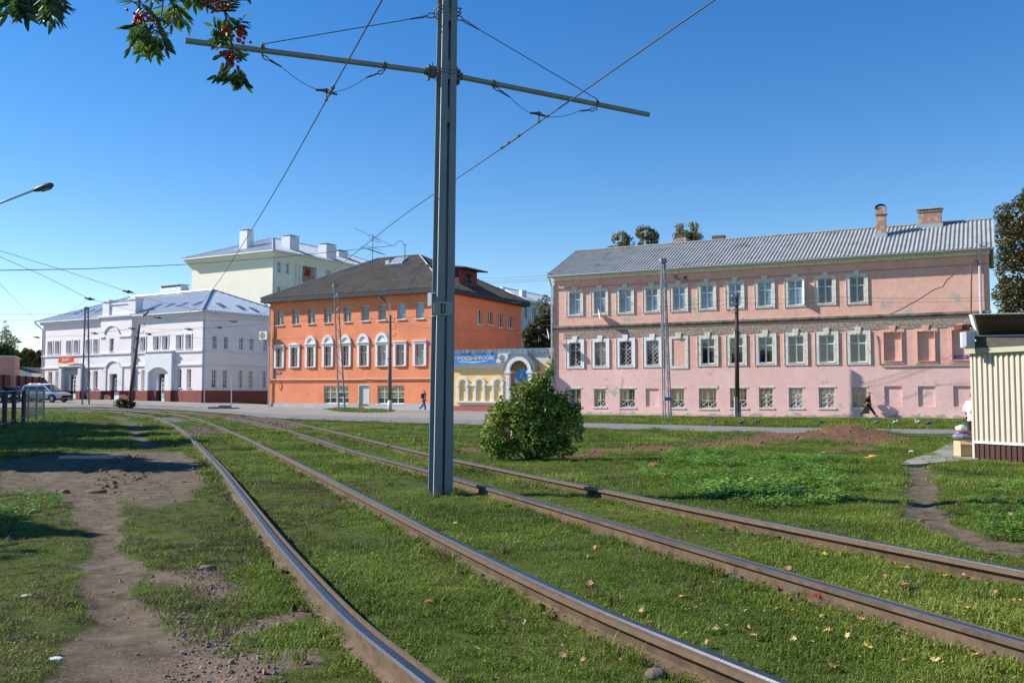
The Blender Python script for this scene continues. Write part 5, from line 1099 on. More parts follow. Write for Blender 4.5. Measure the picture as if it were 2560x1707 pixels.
# ---- lattice masts
LAT=M('lattice_grey_paint',(.19,.20,.235,1),.5,.12,1,.05)
def lattice(lb,basepx,toppx,Y,w0,w1):
    b=at(*basepx,Y); b.z=G(b.x,b.y); t=at(*toppx,Y)
    o=thing('lattice_mast',lb,'mast',b,'steel lattice masts along the street'); d=t-b; H=d.length; up=d.normalized(); u=Vector((.93,.36,0)); n_=u.cross(up).normalized(); u=up.cross(n_)*-1 if up.cross(n_).dot(u)<0 else up.cross(n_)
    for s in (-1,1):
        for f in (-1,1):
            q=MB(); p0=b-up*.3+u*s*w0/2+n_*f*w0*.32; p1=t+u*s*w1/2+n_*f*w1*.32; e=.03+.03*(w0>.55)
            q.hexa([p0+u*e*x+n_*e*y for x,y in ((-1,-1),(1,-1),(1,1),(-1,1))]+[p1+u*e*x+n_*e*y for x,y in ((-1,-1),(1,-1),(1,1),(-1,1))]); q.build('leg',LAT,o)
    q=MB(); n=int(H/.55)
    for f in (-1,1):
        for i in range(n):
            a,c=i/n,(i+1)/n; s=1 if i%2 else -1
            wa_=w0+(w1-w0)*a; wc=w0+(w1-w0)*c
            q.tube([b+d*a+u*s*wa_/2+n_*f*wa_*.32,b+d*c-u*s*wc/2+n_*f*wc*.32],.013,4)
            q.tube([b+d*a+u*f*wa_/2+n_*s*wa_*.32,b+d*c+u*f*wc/2-n_*s*wc*.32],.010,4)
    q.build('lacing_bars',LAT,o); q=MB()
    ang=math.atan2(u.y,u.x); q.box(t,(w1+.16,w1*.64+.16,.28),ang); q.box(b+d*.13,(w0*.9+.14,w0*.62+.12,.22),ang); q.build('band_plate',LAT,o); return o,t
lt1,T1=lattice('grey lattice mast standing on the verge before the pink house',(1668,1046),(1657,652),58.5,.44,.24)
lt2,T2=lattice('grey lattice mast leaning slightly before the orange house',(855,1025),(839,714),76,.52,.27)
lt3,T3=lattice('greenish grey lattice mast standing before the lilac house',(214.3,1006.5),(216.8,771),86,.60,.26)
# ---- lamp posts and wooden pole
CONC=M('weathered_concrete',(.33,.32,.29,1),.9,.15,1.5,.2,20,dark=(.2,.18,.15,1),thr=.58); WOOD=M('tarred_wood',(.055,.032,.024,1),.85,.3,2.5,.2,10,stretch=(3,3,.4)); WH=M('white_insulator',(.7,.7,.68,1),.4,.05)
def lamppost(lb,base,top,arm,head,rb,rt,mat,ins=(),stub=None,name='street_lamp'):
    o=thing(name,lb,'street lamp',base); q=MB(); q.tube([base-Vector((0,0,.2)),top],[rb,rt],12); q.build('pole',mat,o,smooth=True)
    q=MB(); q.tube(arm,.035,8); q.build('lamp_arm',LPIPE,o,smooth=True)
    a,b=head; d=(b-a); q=MB(); q.tube([a,a+d*.2,a+d*.5,a+d*.85,b],[.05,.08,.11,.10,.05],10); q.build('lamp_head',M('dark_lamp_shell',(.06,.06,.065,1),.5,.1),o,smooth=True)
    g=MB(); q_=Vector((0,0,-1)); g.tube([a+d*.4+q_*.05,a+d*.85+q_*.05],[.085,.08],8); g.build('lamp_glass',GW,o)
    for p,l in ins:
        q=MB(); c=base.lerp(top,p); q.tube([c,c+Vector((l,-.05,0)),c+Vector((l,-.05,.16))],.018,5); q.ball(c+Vector((l,-.05,.2)),.055,6); q.build('insulator_hook',INS,o)
    if stub: q=MB(); q.tube([base-Vector((0,0,.2)),base.lerp(top,stub)],[rb*1.06,rb*1.02],12); q.build('painted_base',M('whitewashed_concrete',(.55,.54,.51,1),.9,.2,3,.2),o,smooth=True)
    return o
b=at(974.6,1029,74); b.z=G(b.x,b.y); t=at(974.8,788,74)
lamppost('dark street lamp post with curved arm before the orange house',b,t,[t-Vector((0,0,.1)),at(975.5,770,74),at(973,757,74),at(966,752,73.7)],(at(967,755,73.7),at(949,741,73.3)),.17,.12,M('dark_concrete',(.15,.13,.12,1),.85,.2,1.5,.2),[(.93,.4),(.93,-.3),(.86,.45),(.78,.45),(.55,-.45)],.12)
b=at(322.5,1007,80); b.z=G(b.x,b.y); t=at(348,812,80)
lamppost('leaning dark street lamp post with bush at its foot by the lilac house',b,t,[t-Vector((0,0,.1)),at(350,803,80),at(354,794,80),at(358,789,79.7)],(at(357,790,79.7),at(371,779,79.2)),.19,.11,M('brown_pole',(.13,.09,.075,1),.85,.2,1.5,.2),[(.98,.5),(.9,.5),(.93,-.5),(.85,-.4),(.8,.4),(.7,-.4)],.02)
b=at(1844,1041,64.6); b.z=G(b.x,b.y)+.02; t=at(1841.5,737,64.6); o=thing('utility_pole','dark wooden pole on a pale concrete stub before the pink house','utility pole',b)
q=MB(); q.tube([b+Vector((-.02,0,.35)),t],[.17,.13],12); q.build('pole',WOOD,o,smooth=True); q=MB(); q.box(b+Vector((-.14,-.16,.55)),(.22,.22,1.7)); q.box(b+Vector((.1,.02,.35)),(.25,.25,1.2)); q.build('concrete_stub',CONC,o)
for (dz,dx) in ((.25,-.35),(.75,-.35),(1.25,-.35),(1.9,.4),(2.6,-.3)):
    q=MB(); c=t-Vector((0,0,dz)); q.tube([c,c+Vector((dx,-.08,-.05)),c+Vector((dx,-.08,.12))],.018,5); h_=q.build('insulator_hook',INS,o); q=MB(); q.ball(c+Vector((dx,-.08,.17)),.06,8); q.build('insulator',WH,h_)
# lamp off the left edge
Yl=28.4; hd=at(133,462,Yl); a0=at(85,476,Yl); pb=Vector((-19.2,Yl,0)); pt=Vector((-19.2,Yl,8.3))
lamppost('street lamp reaching in at the left edge high above the track',pb,pt,[Vector((-19.2,Yl,5.6)),at(-120,560,Yl),at(0,508,Yl),a0],(a0,hd),.17,.13,CONC)
# leaning pole helpers done; thin post by the lilac house
b=at(578.6,1020,82); b.z=G(b.x,b.y); q=MB(); q.tube([b-Vector((0,0,.2)),at(579,940,82)],.05,8); o=q.build('post',LPIPE,loc=b,label='thin grey steel post standing at the kerb right of the lilac house',cat='post')
q=MB(); c=at(562,1021,80); c.z=G(c.x,c.y)
vs=[]; r_=random.Random(5)
for (dx,dy,sx_,sy_,sz_) in ((-.6,0,1.5,.7,.22),(.5,.1,1.3,.6,.16),(0,.0,1.0,.5,.34)): q.box(c+Vector((dx,dy,sz_/2-.02)),(sx_,sy_,sz_),r_.uniform(-.3,.3))
q.build('concrete_rubble',M('concrete',(.36,.34,.31,1)),loc=c,label='pale broken concrete slabs lying by the thin grey post',cat='rubble')
# ---- other wires (group of overhead lines)
GW_='overhead wires'
def W(lb,pts,r=.012,sag=0,ins=()):
    P=[at(*p) for p in pts]; o=catline('overhead_wire',P,r,lb,'wire',GW_,sag=sag)
    for (x,y,Y,s) in ins:
        q=MB(); c=at(x,y,Y); k=at(x+8,y+1.5,Y)-c; k.normalize(); q.tube([c-k*s,c-k*s*.4,c,c+k*s*.4,c+k*s],[.04,.07,.12,.07,.04],7); q.build('insulator',INS,o)
    return o
W('long sagging cable crossing the sky from the left edge to the orange roof',[(-60,677,40),(0,676,43),(223,672,52),(450,662,62),(700,643,72),(870,626,80),(985,614,86),(996,603,87.3),(1003,602,88),tuple([1011,611,88.6])],.022)
W('upper slanting wire at the left edge running down to the lilac roof with one insulator',[(-20,621,44),(0,627,45),(160,676,52),(319,729,60),(402,755,66),(560,790,74)],.012,ins=((320,729,60,.35),))
W('lower slanting wire at the left edge running down past the first lattice mast',[(-20,636,42),(0,642,43),(110,690,52),(223,747,62),(290,765,70),(420,800,82)],.012,ins=((224,747,62,.35),))
W('short slanting wire from the lower insulator back to the lilac roof corner',[(220,748,62),(165,786,74),(150,800,80)],.010)
W('thin wire falling from the left edge to the corner of the lilac eaves',[(-10,700,60),(0,710,62),(45,757,85),(91,799,108)],.012)
W('level wire low in the sky at the left edge above the bare birch',[(-20,785,60),(0,785.5,62),(255,785.5,84)],.012)
W('second level wire at the left edge just below the first',[(-20,801,60),(0,801,62),(92,799,104)],.012)
W('span wire with insulator from the left edge to the lilac house corner',[(-10,856,62),(60,848,80),(88,843,95),(214,838,86)],.012,ins=((92,843,92,.35),(46,854,75,.3)))
W('span wire from the first lattice mast to the leaning lamp post with an insulator',[(216,842,86),(238,834,85),(330,822,82),(348,821,80)],.012,ins=((236,833,85,.35),(330,821,81,.3)))
W('span wire from the leaning lamp post across the lilac gable to the orange house',[(348,818,80),(400,824,79),(472,823,78),(548,818,78),(700,808,80),(838,795,76)],.012,ins=((472,823,78,.35),(547,818,78,.3)))
W('higher span wire from the lamp head toward the orange house with two insulators',[(374,785,80),(400,795,79),(470,800,78),(583,803,78),(665,785,80)],.010,ins=((396,794,79,.35),(583,803,77,.35)))
W('lower span wire crossing both storeys of the lilac house',[(348,830,80),(420,836,79),(560,852,78),(700,848,78),(858,840,76)],.010,ins=((372,835,79,.3),))
W('cable from the orange lamp post back to the second lattice mast',[(842,795,76),(900,798,75),(975,795,74),(1080,792,80)],.012)
W('lower cable from the orange lamp post toward the yellow shop',[(975,806,74),(1080,822,74),(1200,826,73),(1385,825,72)],.012)
for i,(y0,y1,y2,y3) in enumerate(((786,766,744,741),(800,776,756,748),(813,806,806,812))):
    W(['upper thin cable strung along the pink facade from the lattice mast','middle thin cable strung along the pink facade from the lattice mast','lower thin cable strung along the pink facade from the lattice mast'][i],[(1350,y0,68),(1657,y1,58.5),(1842,y2,64.4),(2100,y2-2,62),(2520,y3,58)],.010,sag=.12)
for i,y in enumerate((692,699,704,755)):
    W(['topmost power line crossing the gap between orange and pink houses','second power line crossing the gap between orange and pink houses','third power line crossing the gap between orange and pink houses','lowest power line crossing the gap above the pale house roof'][i],[(1190,y+3,92),(1385,y-5,82)],.014,sag=.1)
# ============================================================ FENCE, KIOSK
GALV=M('grey_steel_fence',(.24,.25,.26,1),.5,.12,3,.1,metal=.3); DKF=M('dark_fence_post',(.045,.05,.06,1),.7,.2)
fps=[(-14,38),(13,41.5),(36,45),(60,48.5),(72,50),(92,52.5),(110.5,55)]
pp=[]
for x,Y in fps: p=at(x,980,Y); p.z=G(p.x,p.y); pp.append(p)
fence=thing('steel_fence','grey steel picket fence with square posts at the left edge above the shaded grass','fence',pp[5])
for i,p in enumerate(pp):
    q=MB(); w_=.15 if i<4 else .08; q.box(p+Vector((0,0,.85)),(w_,w_,1.75)); q.build('post',DKF if i<4 else GALV,fence)
q=MB()
for i in range(len(pp)-1):
    for hz in (1.70,.28): q.tube([pp[i]+Vector((0,0,hz)),pp[i+1]+Vector((0,0,hz))],.035,4)
q.build('rail',GALV,fence)
q=MB()
for i in range(3,len(pp)-1):
    n_=int((pp[i+1]-pp[i]).length/.26)
    for k in range(1,n_): c=pp[i].lerp(pp[i+1],k/n_); q.box(c+Vector((0,0,.99)),(.018,.018,1.42))
q.build('mesh_panel',GALV,fence)
# kiosk
uk=Vector((.39,-.92,0)).normalized(); nk=Vector((-.92,-.39,0)).normalized(); K0=Vector(gnd(2437,1147)); K0.z=0; FKI=Fac(K0,uk,nk)
kio=thing('kiosk','cream ribbed metal kiosk with dark brown base cut off by the right edge','kiosk',K0+Vector((1.8,0,0)))
CREAM=M('cream_profiled_sheet',(.47,.43,.34,1),.55,.05,1,.05); BRN=M('dark_brown_sheet',(.060,.022,.018,1),.45,.1,1,.05)
def ribbed(F,u0,u1,z0,z1,pitch,mat,name,d=.04):
    q=MB(); pts=[]; n=int((u1-u0)/pitch)
    for i in range(n):
        a=u0+i*pitch
        for x,y in ((0,0),(.42,0),(.5,d),(.92,d)): pts.append((a+x*pitch,y))
    pts.append((u0+n*pitch,0)); pts.append((u1,0))
    for p,r in zip(pts[:-1],pts[1:]): q.quad(F.P(p[0],p[1],z0),F.P(r[0],r[1],z0),F.P(r[0],r[1],z1),F.P(p[0],p[1],z1))
    q.fbox(F,u0,u1,-.08,-.03,z0,z1); return q.build(name,mat,kio)
zb_=FKI.at((2440,1102))[1]; zt=FKI.at((2440,882))[1]
ribbed(FKI,0,2.7,zb_,zt,.15,CREAM,'wall'); ribbed(FKI,.0,2.7,-.02,zb_-.05,.15,BRN,'base_panel',.025)
q=MB(); q.fbox(FKI,-.01,2.7,0.0,.045,zb_-.05,zb_+.005); q.build('white_flashing',WHITE,kio)
q=MB(); q.fbox(FKI,-.03,.035,-.02,.04,0,zt); q.build('corner_post',CREAM,kio)
FK2=Fac(K0+nk*-.0,-nk,-uk)
q=MB(); q.fbox(Fac(K0,-nk,-uk),.05,3.2,-.06,0,0,zt); q.fbox(Fac(K0,-nk,-uk),3.15,3.2,-2.7,0,0,zt); q.build('rear_wall',CREAM,kio)
q=MB(); q.fbox(FKI,-.08,2.75,-.05,.14,zt-.02,zt+.10); q.build('eaves_beam',M('olive_beam',(.36,.35,.25,1),.6,.1),kio)
sA=at(*zK(226,476),22.55); sB=at(*zK(182,292),22.35); sC=at(*zK(1150,462),22.55); sD=at(*zK(1150,278),22.35); bk=Vector((0,.12,0))
q=MB(); lo=[FKI.P(-.06,.14,zt+.102),FKI.P(2.75,.14,zt+.102),sC+Vector((.3,.25,-.06)),sA+Vector((-.02,.25,-.06))]; q.hexa(lo+[v+Vector((0,0,.05)) for v in lo]); rr=[sA+Vector((0,.25,-.05)),sC+Vector((.3,.25,-.05)),sC+Vector((1.8,2.6,-.05)),sA+Vector((1.6,2.6,-.05))]; q.hexa(rr+[v+Vector((0,0,.06)) for v in rr])
q.build('roof',M('dark_weathered_board',(.07,.062,.055,1),.85,.35,3,.3,12,stretch=(1,1,6)),kio)
q=MB(); q.hexa([sA,sC,sC+bk,sA+bk,sB,sD,sD+bk,sB+bk]); sgn=q.build('sign_board',M('bronze_film',(.085,.05,.03,1),.22,.6,1.3,.1,4,metal=.4,stretch=(.3,.3,5)),kio)
q=MB(); f_=Vector((0,-.02,0)); q.tube([sA+f_,sC+f_],.013,5); q.tube([sB+f_,sD+f_],.013,5); e_=Vector((-.055,0,0)); q.hexa([sA+e_*.6+f_*2,sA+f_*2,sA+bk,sA+e_*.6+bk,sB+e_+f_*2,sB+f_*2,sB+bk,sB+e_+bk]); q.build('sign_frame',WHITE,sgn)
fl=at(*zK(140,505),22.6); q=MB(); q.box(fl+Vector((0,.05,0)),(.24,.22,.40),.25); q.box(fl+Vector((-.09,-.04,-.01)),(.16,.1,.34),.75); q.build('floodlight',M('lamp_box_grey',(.45,.46,.50,1),.45,.06),kio)
f2=at(*zK(98,403),22.7); q=MB(); q.box(f2,(.32,.3,.11),.2); q.tube([f2+Vector((.1,0,0)),at(*zK(172,402),22.6)],.02,5); q.build('lamp_bracket',DR_,kio)
q=MB(); c0=at(*z5(1182,700),22.9); pts=[at(*z5(*p),22.9) for p in ((1182,760),(1184,500),(1187,395),(1192,372),(1205,358),(1222,363),(1235,388))]; q.tube(pts,.017,6); q.build('cable_mast',M('red_brown_pipe',(.16,.05,.04,1),.6),kio)
q=MB(); q.tube([at(*zK(155,410),22.5),at(*zK(180,415),22.5),at(*zK(190,460),22.5),at(*zK(185,500),22.5),at(*zK(205,520),22.4)],.012,5); q.build('cable',WHITE,kio)
# cardboard box and bags on the slab by the kiosk
CARD=M('cardboard',(.52,.36,.20,1),.85,.1,3,.1); cb=Vector(gnd(2410,1143)); cb.z=.04
o=thing('cardboard_box','brown cardboard box on the ground at the kiosk corner under the bags','box',cb); q=MB(); hb=.38; q.box(cb+Vector((0,.0,hb/2)),(.36,.30,hb),.12); q.build('carton',CARD,o); q=MB(); q.hexa([cb+Vector(p) for p in ((-.18,-.17,hb),(.17,-.14,hb),(.19,-.25,hb-.09),(-.17,-.28,hb-.08),(-.18,-.17,hb+.008),(.17,-.14,hb+.008),(.19,-.25,hb-.082),(-.17,-.28,hb-.072))]); q.build('flap',CARD,o)
def blob(name,c,r,sc,mat,lb,cat,seed,group=None):
    q=MB(); q.ball((0,0,0),1,16,sc=(1,1,1)); 
    for i,v in enumerate(q.v):
        k=1+.22*noise.noise(v*1.7+Vector((seed,0,0)))+.1*noise.noise(v*5+Vector((0,seed,0))); v=v*k*r; q.v[i]=Vector((v.x*sc[0],v.y*sc[1],max(v.z,-.8*r)*sc[2]))+Vector(c)
    return q.build(name,mat,loc=c,smooth=True,label=lb,cat=cat,group=group)
zt_=cb.z+hb
blob('plastic_bag',cb+Vector((-.02,0,zt_+.07)),.2,(1.3,.9,.45),M('blue_bag',(.20,.22,.36,1),.35,.5,6),'blue plastic bag lying on the cardboard box','bag',1.,'bags piled on the box')
blob('plastic_bag',cb+Vector((.02,.03,zt_+.16)),.18,(1.25,.9,.4),M('red_bag',(.30,.07,.10,1),.35,.6,7,dark=(.5,.5,.55,1),thr=.55,dscale=9),'red and green plastic bag between the blue and the clear bag','bag',2.,'bags piled on the box')
blob('plastic_bag',cb+Vector((-.05,.0,zt_+.27)),.14,(1.1,.9,.7),M('clear_bag',(.62,.63,.62,1),.25,.2,8,.5,8),'clear crumpled plastic bag on top of the pile beside the kiosk','bag',3.,'bags piled on the box')
# ============================================================ PEOPLE
def skin(name,J,E_,mat,parent,root=0,sub=2):
    me=bpy.data.meshes.new(name); o0=ORI[parent] if parent is not None else Vector((0,0,0))
    me.from_pydata([tuple(p) for p,_ in J],E_,[]); me.materials.append(mat); o=bpy.data.objects.new(name,me); COL.objects.link(o)
    m=o.modifiers.new('skin','SKIN'); s=o.modifiers.new('sub','SUBSURF'); s.levels=sub; s.render_levels=sub; m.use_smooth_shade=True
    for i,(p,r) in enumerate(J):
        r=tuple(x*1.22 for x in r) if hasattr(r,'__len__') else r*1.22
        v=me.skin_vertices[0].data[i]; v.radius=(r,r) if not hasattr(r,'__len__') else r; v.use_root=(i==root)
    if parent is not None: o.parent=parent; ORI[o]=o0
    return o
SKIN=M('skin',(.50,.27,.19,1),.6,.05,5,0)
def person(lb,base,heading,P,top,trou,shoe,hair,sleeves=True,coat=False):
    """P: joints in body space (forward, left, up); heading = world unit vector the person faces"""
    f=Vector(heading).normalized(); l=Vector((-f.y,f.x,0)); W_=lambda p:Vector(f*p[0]+l*p[1]+Vector((0,0,p[2])))
    o=thing('person',lb,'person',base)
    j={k:W_(v) for k,v in P.items()}
    hd=j['head']; nk_=j['neck']; ch=j['chest']; pv=j['pelvis']
    J=[(pv,.13),(ch,.15),(nk_,.062),(hd+Vector((0,0,-.05)),(.072,.066)),(hd+Vector((0,0,.03)),(.094,.08)),(hd+Vector((0,0,.10)),(.075,.07)),(hd+f*.085+Vector((0,0,-.01)),.020)]
    E_=[(0,1),(1,2),(2,3),(3,4),(4,5),(4,6)]
    def limb(root,pts):
        k=root
        for p,r in pts: J.append((p,r)); E_.append((k,len(J)-1)); k=len(J)-1
        return k
    for s in 'lr':
        h=limb(1,[(j['sh'+s],.055),(j['el'+s],.042),(j['ha'+s],.028)]); dv=(j['ha'+s]-j['el'+s]).normalized(); hh=j['ha'+s]
        k=limb(h,[(hh+dv*.05,(.038,.02))]); sd=dv.cross(f if abs(dv.dot(f))<.9 else Vector((0,0,1))).normalized()
        for q_,ln in ((-.026,.058),(-.009,.068),(.009,.064),(.026,.052)): limb(k,[(hh+dv*(.05+ln*.6)+sd*q_,.009),(hh+dv*(.05+ln*1.1)+sd*q_+f*.012,.008)])
        limb(h,[(hh+dv*.03+f*.03,.010),(hh+dv*.065+f*.045,.009)])
        limb(0,[(j['hi'+s],.09),(j['kn'+s],.058),(j['an'+s],.036)])
    skin('body',J,E_,SKIN,o)
    T=[(pv+Vector((0,0,.04)),(.15,.125)),((pv+ch)/2,(.155,.12)),(ch,(.175,.135)),(nk_-Vector((0,0,.04)),.075)]; TE=[(0,1),(1,2),(2,3)]
    for s in 'lr':
        b=len(T); T.append((j['sh'+s],.075)); TE.append((2,b))
        if sleeves: T.append((j['el'+s],.06)); TE.append((b,b+1)); T.append((j['el'+s].lerp(j['ha'+s],.88),.045)); TE.append((b+1,b+2))
        else: T.append((j['sh'+s].lerp(j['el'+s],.75),.068)); TE.append((b,b+1))
    if coat: T.append((pv-Vector((0,0,.16)),(.20,.17))); TE.append((0,len(T)-1))
    skin('jacket' if sleeves else 'shirt',T,TE,top,o)
    Q=[(pv+Vector((0,0,.05)),(.14,.12))]; QE=[]
    for s in 'lr':
        b=len(Q); Q+= [(j['hi'+s]-Vector((0,0,.02)),.10),(j['kn'+s],.075),(j['an'+s]+Vector((0,0,.02)),.06)]; QE+=[(0,b),(b,b+1),(b+1,b+2)]
    skin('trousers',Q,QE,trou,o)
    for s in 'lr':
        a=j['an'+s]; t=W_(P['to'+s]); h=a-(t-a)*.25; h.z=min(a.z,h.z)-.0
        skin('shoe',[(a+Vector((0,0,-.01)),.045),((a+t)/2-Vector((0,0,.02)),.045),(t,.036)],[(0,1),(1,2)],shoe,o,sub=1)
    skin('hair',[(hd+Vector((0,0,.10))-f*.005,(.088,.082)),(hd+Vector((0,0,.045))-f*.035,(.088,.085)),(hd+Vector((0,0,-.03))-f*.05,(.06,.06))],[(0,1),(1,2)],hair,o)
    return o,j
BLACK=M('black_cloth',(.013,.012,.013,1),.9,.2,6,.1); JEANS=M('blue_jeans',(.07,.12,.24,1),.85,.25,5,.1); WSH=M('white_shoe',(.68,.67,.63,1),.6); HB=M('brown_hair',(.06,.025,.015,1),.7); HR=M('auburn_hair',(.20,.05,.025,1),.7); BSH=M('black_shoe',(.01,.01,.01,1),.4)
hd_=Vector((.88,-.47,0))
P1=dict(head=(.06,0,1.62),neck=(.04,0,1.46),chest=(.02,0,1.28),pelvis=(0,0,.96),shl=(.03,.19,1.40),shr=(.0,-.19,1.40),ell=(-.16,.27,1.14),elr=(-.10,-.28,1.14),hal=(.04,.22,.95),har=(.10,-.24,.98),hil=(.0,.10,.90),hir=(.0,-.10,.90),knl=(-.15,.10,.48),knr=(.19,-.10,.50),anl=(-.50,.10,.22),anr=(.24,-.10,.09),tol=(-.50,.10,.05),tor=(.41,-.10,.05))
b=at(1059,1028,74); b.z=G(b.x,b.y)+.03
person('man in black t-shirt and blue jeans striding right past the orange house',b,hd_,P1,BLACK,JEANS,WSH,HB,sleeves=False)
P2_=dict(head=(.10,0,1.62),neck=(.07,0,1.46),chest=(.05,0,1.27),pelvis=(0,0,.94),shl=(.06,.2,1.39),shr=(.06,-.2,1.39),ell=(.02,.27,1.12),elr=(-.12,-.26,1.14),hal=(.16,.24,.90),har=(-.14,-.27,.88),hil=(.0,.10,.88),hir=(.0,-.10,.88),knl=(.24,.10,.50),knr=(-.22,-.10,.46),anl=(.46,.10,.12),anr=(-.52,-.10,.14),tol=(.64,.10,.10),tor=(-.44,-.10,.04))
b=at(2171,1043.5,62.6); b.z=G(b.x,b.y)+.04
o,j=person('person with auburn hair in black clothes carrying a bag past the pink house',b,hd_,P2_,BLACK,BLACK,BSH,HR,coat=True)
hb=b+j['har']; q=MB(); q.box((0,0,0),(.42,.16,.40)); 
for i in range(4,8): q.v[i].x*=.8; q.v[i].y*=.6
R=Matrix.Rotation(math.atan2(hd_.y,hd_.x),3,'Z'); q.v=[R@v+hb+Vector((.02,-.05,-.42)) for v in q.v]; q.tube([hb+R@Vector((-.13,-.05,-.22)),hb+R@Vector((-.08,0,-.04)),hb+R@Vector((.08,0,-.04)),hb+R@Vector((.15,-.05,-.22))],.012,5)
q.build('handbag',BLACK,loc=hb-Vector((0,0,.6)),label='dark bag hanging from the hand of the striding person in black',cat='bag')
P3=dict(head=(.03,0,1.52),neck=(.0,0,1.38),chest=(.0,0,1.2),pelvis=(0,0,.88),shl=(.0,.19,1.32),shr=(.0,-.19,1.32),ell=(-.02,.30,1.06),elr=(-.02,-.30,1.06),hal=(.16,.22,.92),har=(.16,-.22,.92),hil=(.0,.1,.84),hir=(.0,-.1,.84),knl=(.02,.1,.45),knr=(.02,-.1,.45),anl=(.0,.1,.08),anr=(0,-.1,.08),tol=(.15,.1,.04),tor=(.15,-.1,.04))
Fq_=at(2434,1060,30); Fq_.z=0
person('person in a white jacket mostly hidden behind the kiosk corner',Fq_,Vector((.85,.5,0)),P3,M('white_jacket',(.68,.67,.62,1),.8,.05,4,.2,20),BLACK,BSH,HB,coat=True)
